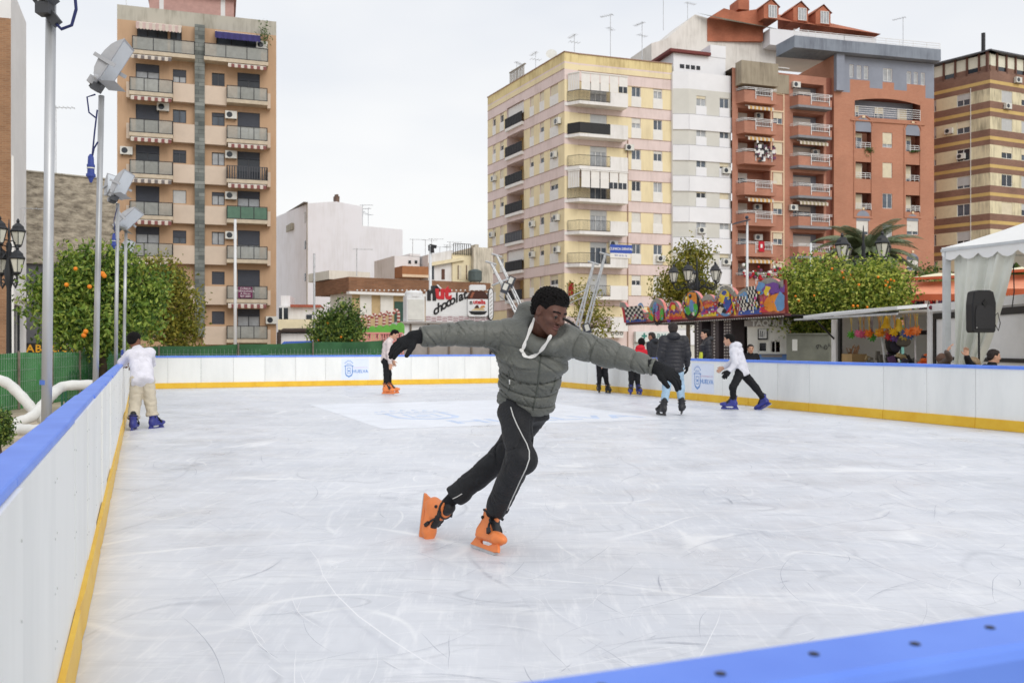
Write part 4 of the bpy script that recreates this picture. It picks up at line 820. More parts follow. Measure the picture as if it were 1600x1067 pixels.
# ------------------------------------------------------------------ white windowless block and the low houses in the middle
def low_rise():
    W0, W1, W2 = xy(481, 88), xy(566, 91), xy(629, 93.2); fr = FR(W0, W2); S = fr.su; L0 = xy(434, 103)
    root = thing('house', (W0[0], W0[1], 0), 'tall blank white gable building with a chimney, right of the tan block', 'building')
    wh = stained('wall_white_streaked', (238, 239, 246), (206, 204, 204), .4, .2); st = stained('wall_grey_stained', (206, 202, 194), (124, 118, 108), .75, .3); Z = lambda u, v: fr.zv(S(u), v)
    g = MB(wh); pr = [(0, GZ), (fr.W, GZ), (fr.W, Z(629, 359)), (S(566), Z(566, 353)), (S(566), Z(566, 323)), (S(525), Z(525, 315)), (0, Z(481, 318))]; g.prism(pr, 0, -14, fr.pt); g.build('wall', root)
    lf = FR(L0, W0); zz = [(0, GZ), (lf.W+.02, GZ), (lf.W+.02, Z(481, 318)+.02), (0, EYE+(540-346)/FO*103)]; g = MB(st); g.prism(zz, 0, .05, lf.pt); s = lf.su
    for u0, u1, v0, v1, m in ((462, 466, 386, 398, GL[3]), (470, 474, 381, 393, GL[3]), (475.5, 479, 378, 391, GL[3]), (459, 467, 354, 364, CONC), (455, 457, 365, 385, SHL), (470, 472, 337, 350, SHL), (476, 479, 333, 350, SHL), (456, 458, 418, 430, SHL), (445, 447.5, 395, 404, SHL), (450, 452, 393, 402, SHL), (476, 479, 428, 440, GL[0]), (438, 441, 400, 470, GL[0])):
        a = s(u0); lf.box(g, s(u0), s(u1), lf.zv(a, v1), lf.zv(a, v0), .052, .12 if m is not CONC else .8, m)
    g.bar(lf.pt(0, EYE+(540-345)/FO*103, .2), lf.pt(lf.W, Z(481, 317), .2), .4, .15, mat('eave_dark', (110, 100, 92), .8, .1)); g.build('side_wall', root)
    pb = MB(mat('mural_pale', (216, 214, 206), .8, .25, 9)); lf.box(pb, s(452), s(478), lf.zv(s(465), 478), lf.zv(s(465), 438), .06, .09); pb.build('painted_panel', root)
    g = MB(mat('chimney_brown', (120, 100, 88), .9, .2)); fr.box(g, S(530), S(536), Z(530, 318), Z(530, 304), -1, -1.7); fr.box(g, S(531.2), S(534.8), Z(530, 304), Z(530, 301), -1.1, -1.6); g.build('chimney', root)
    g = MB(ROOFG); fr.box(g, S(628), S(634), Z(629, 378), Z(629, 373), -1, -3); g.build('ledge', root)
    for u, h in ((570, 2.2), (578, 2.6), (587, 2.3)): antenna(root, fr.pt(S(u), Z(600, 357), -2), h, 3, u)
    # brick long low building
    A = xy(550, 60); fr = FR(A, xy(765, 66)); S = fr.su; Z = lambda u, v: fr.zv(S(u), v)
    root = thing('low_building', (A[0], A[1], 0), 'long low building with a brown brick parapet and pale shutters, behind the red rides', 'building')
    bk = brick('brick_parapet', (150, 108, 80), (128, 90, 66), (140, 112, 92), .5, .1, .015); ta = mat('wall_tan', (196, 172, 132), .85, .1); whs = stained('wall_offwhite', (232, 228, 216), (180, 172, 158), .5)
    g = MB(ta); facade(g, fr, 0, fr.W, GZ, Z(550, 460), [], lambda a, z: ta); fr.box(g, -.3, fr.W, Z(550, 457), Z(550, 433), .15, -6, bk); fr.box(g, -.4, fr.W, Z(550, 460), Z(550, 456), .5, -.0, FW)
    for u in range(553, 760, 7): fr.box(g, S(u), S(u+1.5), Z(u, 455), Z(u, 453), .4, .5, FW)
    for u0, u1 in ((562, 580), (594, 614), (640, 660), (690, 712)): fr.box(g, S(u0), S(u1), Z(u0, 492), Z(u0, 460), .004, .06, SHW)
    fr.box(g, S(616), S(632), Z(616, 510), Z(616, 471), .004, .05, mat('shutter_green', (52, 84, 74), .6, .1)); g.build('wall', root)
    g = MB(whs); L = FR(xy(516, 63), A); g.prism([(0, GZ), (L.W, GZ), (L.W, Z(550, 433)), (L.W*.5, L.zv(L.W*.5, 436)), (0, L.zv(0, 442))], 0, -4, L.pt); g.build('side_wall', root)
    g = MB(whs); fr.box(g, S(541), S(607), Z(570, 433), Z(570, 419), -3, -7); g.build('roof_room', root); antenna(root, fr.pt(S(567), Z(567, 430), -1), 1.9, 2, .2)
    # cream terraces beyond
    A = xy(628, 78); fr = FR(A, xy(776, 82)); S = fr.su; Z = lambda u, v: fr.zv(S(u), v)
    root = thing('terraced_houses', (A[0], A[1], 0), 'cream houses with roof terraces and many aerials, left of the corner block', 'house')
    cr_ = mat('wall_cream', (236, 224, 190), .85, .06); wh2 = stained('wall_white', (234, 233, 234), (186, 180, 172), .5, .3); gs = stained('wall_weathered', (216, 208, 192), (120, 114, 102), .85, .3)
    g = MB(wh2); fr.box(g, 0, S(668), GZ, Z(640, 397), -2, -8); fr.box(g, S(652), S(669), Z(650, 397), Z(650, 393), -2, -7)
    for u0 in (650, 660): fr.box(g, S(u0), S(u0+4), Z(u0, 409), Z(u0, 404), -1.99, -1.95, GL[3])
    fr.box(g, 0, S(669), Z(640, 433), Z(640, 416), .1, -2, mat('terrace_brown', (170, 116, 78), .8, .08)); fr.box(g, 0, S(669), Z(640, 433), Z(640, 429), .14, .1, mat('trim_cream', (232, 206, 176))); g.build('wall', root)
    g = MB(wh2); sl = [(S(672), GZ), (S(711), GZ), (S(711), Z(711, 390)), (S(672), Z(672, 397))]; g.prism(sl, -.5, -6, fr.pt); fr.box(g, S(693), S(698), Z(695, 436), Z(695, 420), -.49, -.45, FB)
    g.bar(fr.pt(S(672), Z(672, 413), -.2), fr.pt(S(726), Z(726, 404), -.2), .3, .3, cr_); fr.box(g, S(674), S(681), Z(676, 436), Z(676, 414), -.49, -.45, GL[0]); g.build('wall', root)
    g = MB(cr_); fr.box(g, S(709), S(739), GZ, Z(720, 396), -.3, -6)
    for u0 in (717, 730): fr.box(g, S(u0), S(u0+6), Z(u0, 436), Z(u0, 414), -.29, -.25, SHC); fr.box(g, S(u0), S(u0+1), Z(u0, 436), Z(u0, 414), -.25, -.2, FB)
    g.build('wall', root); link('railing', rail_bars(S(737)-S(710), 1.0, IRON, .2, .05).data('railing'), root, fr.M(S(710), Z(720, 398), -.2))
    g = MB(gs); fr.box(g, S(738), S(768), GZ, Z(745, 387), .3, -6); fr.box(g, S(743), S(748), Z(745, 387), Z(745, 382), 0, -1); g.build('side_wall', root)
    g = MB(mat('tank_grey', (88, 100, 100), .6, .1)); c = fr.pt(S(736), Z(736, 441), .9); g.lathe([(.55, 0), (.62, .1), (.62, .9), (.5, 1.0), (.2, 1.1)], c, 12); g.bar(c-Vector((.4, 0, 1.5)), c-Vector((.4, 0, 0)), .1); g.bar(c+Vector((.4, 0, -1.5)), c+Vector((.4, 0, 0)), .1); g.build('water_tank', root)
    for u, v0, v1 in ((654, 397, 371), (684, 394, 370), (713, 396, 375), (697, 395, 383), (708, 391, 380), (674, 396, 372)): antenna(root, fr.pt(S(u), Z(u, v0), -1.5), (v0-v1)/FO*80, 2 if u != 708 else 3, .2, .03)
    # white sheds and a blue car at the foot of the blank building
    A = xy(434, 55); fr = FR(A, xy(500, 55.4)); S = fr.su; Z = lambda u, v: fr.zv(S(u), v)
    root = thing('low_building', (A[0], A[1], 0), 'low white sheds with a red tiled edge and dark pipe, right of the tan block', 'building')
    g = MB(wh2); fr.box(g, 0, S(449), Z(440, 498), Z(440, 459), -2, -6); fr.box(g, 0, fr.W, Z(440, 498), Z(440, 477), -1, -5); fr.box(g, S(452), fr.W, Z(460, 479), Z(460, 475), -.7, -5, mat('tile_red', (170, 92, 72), .8, .1))
    fr.box(g, 0, fr.W, Z(440, 515), Z(440, 499), 0, -4, cr_); fr.box(g, 0, fr.W, GZ, Z(440, 521), 0, -4, wh2); fr.box(g, 0, fr.W, Z(440, 521), Z(440, 515), -.3, -.4, GL[0])
    fr.box(g, S(433.5), S(448), Z(440, 498), Z(440, 480), -.98, -.9, GL[0]); fr.box(g, S(439), S(441), Z(440, 498), Z(440, 480), -.9, -.85, FW); fr.box(g, S(477), S(486), Z(480, 498), Z(480, 491), -.98, -.9, GL[0])
    g.tube([fr.pt(.1, GZ, .3), fr.pt(.1, Z(440, 520), .3), fr.pt(.35, Z(440, 516.5), .3), fr.pt(fr.W, Z(440, 515.5), .3)], .13, 8, mat('pipe_dark', (66, 54, 50), .6, .1)); g.build('wall', root)
    root = thing('parked_car', (*xy(478, 46), GZ), 'bright blue car mostly hidden behind the green fence', 'car'); c = Vector((*xy(474, 46), 0)); g = MB(mat('car_blue', (58, 104, 204), .25, .05, coat=.6))
    g.prism([(-1.9, .25), (1.9, .25), (1.95, .75), (1.3, .85), (.7, 1.36), (-1.0, 1.40), (-1.6, .9), (-1.95, .8)], -.8, .8, lambda a, b_, d: Vector((c.x-a*.95+d*.2, c.y+d+a*.2, b_+.1))); g.build('body', root)
    for k in (-1.2, 1.2): w = MB(GL[3]); w.X = Matrix.Translation(Vector((c.x-k*.95-.15, c.y-.8+k*.2, .2))) @ Matrix.Rotation(math.pi/2, 4, 'X'); w.lathe([(.2, -.05), (.32, -.05), (.32, .15), (.2, .15)], (0, 0, 0), 16); w.X = None; w.build('wheel', root)
    g = MB(GL[1]); g.prism([(-1.4, .86), (.9, .86), (.6, 1.26), (-1.0, 1.3)], -.83, -.805, lambda a, b_, d: Vector((c.x-a*.95+d*.2, c.y+d+a*.2, b_+.1))); g.build('window', root)
low_rise()
# ------------------------------------------------------------------ left edge: white-cornered brick block and a rough blank wall with a shop under it
def left_edge():
    A = (-33.0, 33.0); B = xy(17, 36.6); C = xy(41, 41); fr = FR(A, B); f2 = FR(B, C)
    root = thing('apartment_building', (B[0], B[1], 0), 'brown brick building with a plain white corner, behind the left street lamp', 'apartment building')
    bk = brick('brick_ochre', (168, 128, 96), (150, 112, 84), (164, 136, 110), .25, .075, .012); wh = mat('render_white', (232, 232, 232)); top = 16
    g = MB(bk); facade(g, fr, 0, fr.W, GZ, top, [(fr.W-1.9, fr.W-.7, .2, 2.2)]+[(k, k+1.3, z, z+1.4) for k in (1.2, 4.4, 7.6) for z in (4, 7, 10)], lambda a, z: wh if z > 14.6 else bk, zb=(14.6,)); facade(g, f2, 0, f2.W, GZ, top, [(f2.W*.2, f2.W*.8, .6, 3.0)], lambda a, z: wh); D = (C[0]-6, C[1]+9); E = (A[0]-1, A[1]+14)
    for a, b_ in ((C, D), (D, E), (E, A)): g.poly([(a[0], a[1], GZ), (b_[0], b_[1], GZ), (b_[0], b_[1], top), (a[0], a[1], top)], wh)
    g.build('wall', root); MB(ROOFG).poly([(p[0], p[1], top-.02) for p in (A, B, C, D, E)]).build('roof', root)
    win(root, f2, f2.W*.2, f2.W*.8, .6, 3.0, FD, GL[3], 0, depth=.2); win(root, fr, fr.W-1.9, fr.W-.7, .2, 2.2, FW, GL[1], 0); [win(root, fr, k, k+1.3, z, z+1.4, FW, None, .5, SHW) for k in (1.2, 4.4, 7.6) for z in (4, 7, 10)]
    g = MB(FW); f2.box(g, f2.W*.05, f2.W*.95, 3.2, 3.5, .01, .12); f2.box(g, 0, .15, GZ, 9, .01, .1); g.build('trim', root); antenna(root, f2.pt(f2.W*.6, 6.3, .15), 1.0, 2, .3, .02)
    A = xy(36, 52); B = xy(182, 55); fr = FR(A, B); S = fr.su; Z = lambda u, v: fr.zv(S(u), v)
    root = thing('low_building', (A[0], A[1], 0), 'bare rough stone party wall with a dark shop below, behind the left orange tree', 'building')
    ro = bpy.data.materials.new('rough_masonry'); MATS['rough'] = ro; ro.use_nodes = True; nt = ro.node_tree; N = nt.nodes; L = nt.links; b = N['Principled BSDF']; b.inputs['Roughness'].default_value = .95
    tc = N.new('ShaderNodeTexCoord'); mp = N.new('ShaderNodeMapping'); mp.inputs['Scale'].default_value = (1, 1, 2.6); L.new(tc.outputs['Object'], mp.inputs[0]); n = N.new('ShaderNodeTexNoise'); n.inputs['Scale'].default_value = 1.5; n.inputs['Detail'].default_value = 7; n.inputs['Roughness'].default_value = .72; L.new(mp.outputs[0], n.inputs[0])
    r = N.new('ShaderNodeValToRGB'); e = r.color_ramp.elements; e[0].position = .36; e[0].color = (*lin((112, 104, 92)), 1); e[1].position = .62; e[1].color = (*lin((192, 182, 164)), 1); L.new(n.outputs['Fac'], r.inputs[0]); L.new(r.outputs[0], b.inputs['Base Color']); bp = N.new('ShaderNodeBump'); bp.inputs['Strength'].default_value = .8; bp.inputs['Distance'].default_value = .1; L.new(n.outputs['Fac'], bp.inputs['Height']); L.new(bp.outputs[0], b.inputs['Normal'])
    gw = mat('wall_slate', (108, 108, 112), .85, .1); g = MB(ro); fr.box(g, 0, fr.W, Z(60, 412), Z(60, 270), 0, -8); fr.box(g, 0, fr.W, GZ, Z(60, 412), -.3, -8, gw); fr.box(g, -.1, fr.W+.1, Z(60, 270), Z(60, 268), .1, -8, CONC); g.build('wall', root)
    g = MB(mat('sign_black', (28, 26, 26), .5, .05)); fr.box(g, S(26), S(100), Z(60, 555), Z(60, 536), .2, .5); sg = g.build('shop_sign', root); ye = mat('letter_yellow', (232, 170, 40), .6, 0)
    text('lettering', 'E: TABACOL!', ye, sg, fr.MT(S(64), Z(60, 545), .505), .62, .01, spacing=1.12, bold=.012)
    antenna(root, fr.pt(S(92), Z(92, 270), -1), 4.2, 2, .1, .03)
left_edge()
# ================================================================== foliage
def leaves(C, size, rng, tilt=.6, asp=.5):
    """one diamond-shaped leaf per centre"""
    n = len(C); a = rng.normal(size=(n, 3)); a[:, 2] -= tilt; a /= np.linalg.norm(a, axis=1, keepdims=True)
    b = np.cross(a, rng.normal(size=(n, 3))); b /= np.maximum(np.linalg.norm(b, axis=1, keepdims=True), 1e-6)
    s = (size*rng.uniform(.65, 1.3, n))[:, None]; up = np.cross(a, b)*s*.12
    V = np.stack([C-a*s*.5, C+b*s*asp*.5+up, C+a*s*.5, C-b*s*asp*.5+up], 1).reshape(-1, 3); return V, np.arange(4*n).reshape(-1, 4)
def crown_pts(ells, n, rng, clump=.16, k=16, shell=.5):
    """leaf centres in clumps set mostly near the outside of several ellipsoids"""
    out = []; vol = [e[1][0]*e[1][1]*e[1][2] for e in ells]; tot = sum(vol)
    for (c, r), v in zip(ells, vol):
        m = int(n*v/tot); nc = max(6, m//k); d = rng.normal(size=(nc, 3)); d /= np.linalg.norm(d, axis=1, keepdims=True)
        rad = (shell+(1-shell)*rng.random(nc)**.6)[:, None]*(1+.10*np.sin(d[:, :1]*7+c[0])*np.cos(d[:, 1:2]*6+c[1])+.08*np.sin(d[:, 2:]*9)); cc = np.asarray(c)+d*rad*np.asarray(r)
        idx = rng.integers(0, nc, m); out.append(cc[idx]+rng.normal(size=(m, 3))*clump)
    return np.concatenate(out)
def tree(label, base, ells, n, leaf, lm, trunk_r=.09, fruits=0, group=None, seed=1, name='orange_tree', clump=.16, k=16, cat='tree', fruit_spots=(), shell=.5, fs=1.0):
    rng = np.random.default_rng(seed); r = random.Random(seed); root = thing(name, base, label, cat, group); B = Vector(base)
    cz = min(e[0][2]-e[1][2]*.4 for e in ells); cen = Vector((sum(e[0][0] for e in ells)/len(ells), sum(e[0][1] for e in ells)/len(ells), 0)); bk = mat('bark', (92, 78, 64), .9, .25, 5, bump=.5, bs=14)
    g = MB(bk); fork = Vector((B.x*.7+cen.x*.3, B.y*.7+cen.y*.3, max(cz, base[2]+.5))); g.tube([B, B.lerp(fork, .5)+Vector((.03, 0, 0)), fork], [trunk_r*1.3, trunk_r, trunk_r*.85], 9)
    for c, e in ells:
        for j in range(4): t = Vector(c)+Vector((r.uniform(-.6, .6)*e[0], r.uniform(-.6, .6)*e[1], r.uniform(-.2, .7)*e[2])); g.tube([fork, fork.lerp(t, .5)+Vector((0, 0, .12)), t], [trunk_r*.6, trunk_r*.4, trunk_r*.12], 6)
    g.build('trunk', root, True)
    C = crown_pts(ells, n, rng, clump, k, shell); V, Fq = leaves(C, leaf, rng); me = npmesh('crown', V-np.array(B), Fq, [lm], None, False); cr = link('crown', me, root, Matrix.Translation(B))
    om = mat('orange_fruit', (240, 150, 30), .45, .12, 12, c2=(226, 118, 18)); fm = cached('fruit', lambda: MB(om).ball((0, 0, 0), .042, None, 10, 8).data('orange', None, True))
    spots = [Vector(s) for s in fruit_spots]
    for j in range(fruits):
        c, e = ells[r.randrange(len(ells))]; d = Vector((r.gauss(0, 1), -abs(r.gauss(0, 1))-.4, r.gauss(0, .8))).normalized(); spots.append(Vector(c)+Vector((d.x*e[0], d.y*e[1], d.z*e[2]))*1.02)
    for s in spots: link('orange', fm, cr, Matrix.Translation(s) @ Matrix.Scale(fs*r.uniform(.85, 1.15), 4))
    return root
LMo = leafmat('leaf_orange_tree', [(52, 78, 30), (84, 114, 40), (124, 150, 58), (170, 184, 84), (92, 122, 48)]); LMd = leafmat('leaf_dark', [(46, 70, 36), (70, 98, 44), (104, 130, 60), (146, 160, 76)]); LMy = leafmat('leaf_yellowing', [(86, 96, 36), (128, 130, 48), (164, 152, 60), (104, 110, 42)]); LMb = leafmat('leaf_bright', [(62, 88, 30), (108, 134, 44), (168, 184, 76), (208, 210, 108), (90, 116, 40)])
def E(u, v, Y, ru, rv, ry=None): c = P(u, v, Y); return (tuple(c), (ru/FO*Y, ry or ru/FO*Y*.9, rv/FO*Y))
tree('orange tree with a few ripe fruit, behind the floodlight poles', PX(163, 24, GZ), [E(146, 438, 24.0, 58, 46), E(92, 470, 24.0, 44, 46), E(200, 468, 24.6, 50, 50), E(150, 508, 23.9, 76, 40), E(66, 436, 24.0, 20, 18), E(232, 440, 24.8, 24, 24), E(116, 412, 24.0, 26, 20), E(182, 404, 24.3, 28, 18), E(52, 470, 24.0, 14, 10)], 17000, .15, LMo, .11, 0, 'orange trees round the rink', 3, clump=.2, fs=1.45, k=26, shell=.35, fruit_spots=[P(104, 445, 22.7), P(140, 448, 22.7), P(160, 428, 22.8), P(134, 518, 22.3), P(131, 524, 22.3), P(118, 420, 22.8), P(163, 431, 22.8)])
tree('olive and yellow leafed tree in front of the tan block', PX(265, 31.5, GZ), [E(262, 482, 31.5, 44, 62), E(245, 440, 31.5, 38, 30), E(285, 520, 31.5, 26, 28)], 8000, .15, LMy, .09, 0, 'street trees', 5, 'leafy_tree', .2)
tree('round dark green citrus tree beside the candy cane ride, behind the green fence', PX(527, 38, GZ), [E(512, 516, 38, 26, 28), E(540, 505, 38, 24, 30), E(530, 525, 38, 36, 22)], 7000, .16, LMd, .09, 5, 'orange trees round the rink', 6, clump=.17)
tree('bright green orange tree laden with oranges, left of the toy stall under the lamp', PX(1268, 31, GZ), [E(1262, 458, 31, 52, 44), E(1300, 428, 31.2, 26, 26), E(1240, 490, 30.8, 38, 40), E(1290, 492, 30.8, 46, 40)], 14000, .14, LMb, .1, 0, 'orange trees round the rink', 8, clump=.24, k=26, shell=.4, fruit_spots=[P(1318+dx, 434+dy, 29.9) for dx, dy in ((0, 0), (8, 4), (15, 3), (10, -4), (22, 1), (-2, -8))]+[P(u, v, 29.6) for u, v in ((1243, 463), (1272, 462), (1248, 470), (1300, 420))])
tree('orange tree with a heavy cluster of fruit on its right, beside the orange awning', PX(1375, 30, GZ), [E(1365, 458, 30, 46, 40), E(1392, 466, 30, 26, 36), E(1340, 480, 30, 38, 36), E(1378, 428, 30, 26, 16)], 11000, .14, LMb, .1, 0, 'orange trees round the rink', 9, clump=.24, k=26, shell=.4, fruit_spots=[P(u, v, 28.8) for u, v in ((1384, 446), (1390, 449), (1387, 441), (1392, 437), (1397, 439), (1383, 438), (1372, 433), (1333, 478), (1340, 478), (1355, 480), (1342, 445))])
tree('olive green tree behind the middle lantern, above the graffiti ride sign', PX(1075, 56, GZ), [E(1072, 412, 56, 26, 28), E(1070, 445, 56, 38, 26), E(1090, 470, 56, 36, 30), E(1076, 388, 56, 8, 18), E(1095, 400, 56, 16, 14), E(1040, 455, 56, 18, 20)], 6500, .24, LMy, .14, 0, 'street trees', 12, 'leafy_tree', .34, 10)
tree('sparse half bare tree behind the right bungee poles', PX(915, 52, GZ), [E(915, 478, 52, 24, 36), E(930, 510, 52, 26, 24)], 1300, .2, LMy, .12, 0, 'street trees', 13, 'leafy_tree', .3, 6)
tree('low trees with yellow fruit behind the marquee and food stall', PX(1590, 52, GZ), [E(1590, 420, 52, 30, 20), E(1620, 415, 52, 30, 24), E(1440, 434, 50, 26, 9)], 3600, .24, LMd, .12, 0, 'street trees', 14, 'leafy_tree', .3, 10)
tree('small clipped dark shrub at the left edge beside the white hoses', PX(-2, 8.6, GZ), [E(0, 670, 8.6, 17, 24), E(-14, 668, 8.8, 16, 26)], 3800, .035, LMd, .02, 0, None, 15, 'shrub', .028, 14, 'shrub')
def palm():
    b = PX(1350, 48, GZ); root = thing('palm_tree', b, 'date palm with arching grey green fronds, in front of the orange brick block', 'palm tree'); r = random.Random(5); top = P(1352, 402, 48)
    g = MB(mat('palm_trunk', (120, 104, 84), .9, .3, 4, bump=.7, bs=9)); n = 14; g.tube([Vector(b).lerp(top, k/n) for k in range(n+1)], [.34-.07*(k % 2)*.5 for k in range(n+1)], 12); g.build('trunk', root)
    lm = leafmat('leaf_palm', [(84, 96, 72), (112, 124, 92), (140, 150, 116), (96, 108, 84)])
    for f in range(46):
        V = []; F_ = []; az = f*2.4+r.uniform(-.2, .2); el = r.uniform(-.15, 1.35); L_ = r.uniform(2.8, 3.8); d = Vector((math.cos(az), math.sin(az), 0)); pts = []; p = top.copy(); e = el; n = 16
        for k in range(n+1): pts.append(p.copy()); p = p+(d*math.cos(e)+Vector((0, 0, math.sin(e))))*(L_/n); e -= (1.25+.5*r.random())/n*(1.2 if el > .5 else .9)
        side = Vector((-d.y, d.x, 0))
        for k in range(1, n+1):
            t = (pts[k]-pts[k-1]).normalized()
            for h in (0, .33, .66):
                c = pts[k-1].lerp(pts[k], h); w = .62*math.sin(math.pi*min(1, (k+h)/n*.85+.14))
                for s in (-1, 1):
                    q = c+side*s*w*.8+t*w*.65-Vector((0, 0, w*.35)); i = len(V); V += [c-t*.03, c+t*.04, q+t*.022, q-t*.022]; F_.append((i, i+1, i+2, i+3))
        g = MB(lm); g.add(V, F_); g.tube(pts, [.022*(1-k/(n+2)) for k in range(n+1)], 4, mat('palm_rib', (132, 136, 96), .6, .1)); g.build('frond', root)
palm()
# ================================================================== fences, hoses
def screen_fence(label, a, b, h0, h1, green, posts, seed, grid=True):
    a, b = Vector(a), Vector(b); root = thing('mesh_fence', a, label, 'fence', 'screened fences behind the rink'); L_ = (b-a).length; t = (b-a)/L_; n = Vector((t.y, -t.x, 0)); r = random.Random(seed); N_ = int(L_*5)+2
    V = []; Fq = []; K = 9
    for i in range(N_):
        x = i/(N_-1); hh = h0+(h1-h0)*x
        for j in range(K): z = j/(K-1); d = .035*math.sin(x*L_*1.9+z*2+seed)+.025*math.sin(x*L_*5.3-z*4)+.012*math.sin(x*L_*13+z*7); p = a+t*x*L_+n*(d+.05); V.append((p.x, p.y, a.z+z*hh-.03*math.sin(x*L_*1.3)**2*(z > .95)))
    for i in range(N_-1):
        for j in range(K-1): Fq.append((i*K+j, (i+1)*K+j, (i+1)*K+j+1, i*K+j+1))
    me = npmesh('screen', np.array(V)-np.array(a), Fq, [green], None, True); link('screen', me, root, Matrix.Translation(a))
    for k in range(posts+1): g = MB(mat('post_rusty', (132, 120, 108), .7, .2, 6)); p = a+t*(L_*k/posts)+n*.12; g.tube([p, p+Vector((0, 0, h0+(h1-h0)*k/posts+.03))], .028, 8); g.build('post', root)
    if grid:
        g = MB(STEEL); m = int(L_/.12)
        for k in range(m): p = a+t*(L_*(k+.5)/m)+n*.1; g.bar(p+Vector((0, 0, .04)), p+Vector((0, 0, h0-.02)), .004, .004)
        for z in (.1, .35, .6, .85, 1.1): g.bar(a+n*.1+Vector((0, 0, z)), b+n*.1+Vector((0, 0, z)), .005, .005)
        g.build('wire_grid', root)
    return root
def screen_mat(name, c, c2):
    m = mat(name, c, .7, .2, 1.4, c2=c2); return m
SGA = screen_mat('screen_bright_green', (86, 158, 92), (60, 126, 70)); SGD = screen_mat('screen_deep_green', (62, 112, 70), (40, 82, 50))
f1 = screen_fence('bright green screened fence behind the white hoses, left of the rink', PX(-45, 17.2, GZ), PX(186, 27, GZ), 1.23, 1.2, SGA, 5, 1)
fa_, fb_ = PX(-45, 17.2, GZ), PX(186, 27, GZ); ft = (fb_-fa_).normalized(); fn_ = Vector((ft.y, -ft.x, 0)); fc_ = fa_.lerp(fb_, .62)+fn_*.13; Mt = Matrix(((-ft.x, 0, fn_.x, fc_.x), (-ft.y, 0, fn_.y, fc_.y), (0, 1, 0, .45), (0, 0, 0, 1))); text('lettering', 'HUMEDSA', mat('screen_print', (58, 118, 78), .7, .05), f1, Mt, .45, .001, spacing=1.15)
screen_fence('dark green screened fence beyond the far boards of the ice', RK(P0-1.6, Q1+2.0, GZ), RK(7.6, Q1+2.0, GZ), 1.28, 1.55, SGD, 4, 2)
hs = mat('hose_white', (226, 226, 222), .55, .06, 8, bump=.2, bs=30)
def hose(label, pts, r=.062):
    pts = [Vector(p) for p in pts]; sm = []
    for i in range(len(pts)-1):
        p0, p1, p2, p3 = pts[max(i-1, 0)], pts[i], pts[i+1], pts[min(i+2, len(pts)-1)]
        for k in range(8): t = k/8; sm.append(.5*((2*p1)+(p2-p0)*t+(2*p0-5*p1+4*p2-p3)*t*t+(3*p1-p0-3*p2+p3)*t**3))
    sm.append(pts[-1]); g = MB(hs); g.tube(sm, [r*(1+.05*math.sin(i*1.7)) for i in range(len(sm))], 10); o = g.build('hose', None, True, pts[0]); tag(o, label, 'hose', 'white cooling hoses left of the rink')
hose('white hose arching down from the left edge to the base of the near pole', [P(-30, 588, 10.6), P(8, 597, 10.6), P(36, 622, 10.6), P(58, 648, 10.6), P(80, 662, 10.4)])
hose('white hose arching up to the right behind the near pole, over a small green frame', [P(18, 662, 10.3), P(48, 652, 10.4), P(66, 634, 10.6), P(84, 614, 10.7), P(102, 603, 10.9), P(146, 601, 11)])
hose('lowest white hose lying on the sandy paving beside the shrub', [P(6, 674, 10.0), P(30, 671, 10.0), P(60, 672, 9.8), P(90, 668, 9.6)])
g = MB(mat('frame_green', (30, 92, 66), .5, .08)); a, b = P(97, 612, 12.6), P(103, 612, 12.6); z0 = GZ
for p in (a, b): g.bar((p.x, p.y, z0), p, .022, .022)
g.bar(a+Vector((-.01, 0, 0)), b+Vector((.01, 0, 0)), .024, .024); g.bar((a.x, a.y, .3), (b.x, b.y, .3), .02, .02); tag(g.build('pipe_stand', None, org=(a.x, a.y, z0)), 'small dark green pipe stand under the right white hose', 'stand')
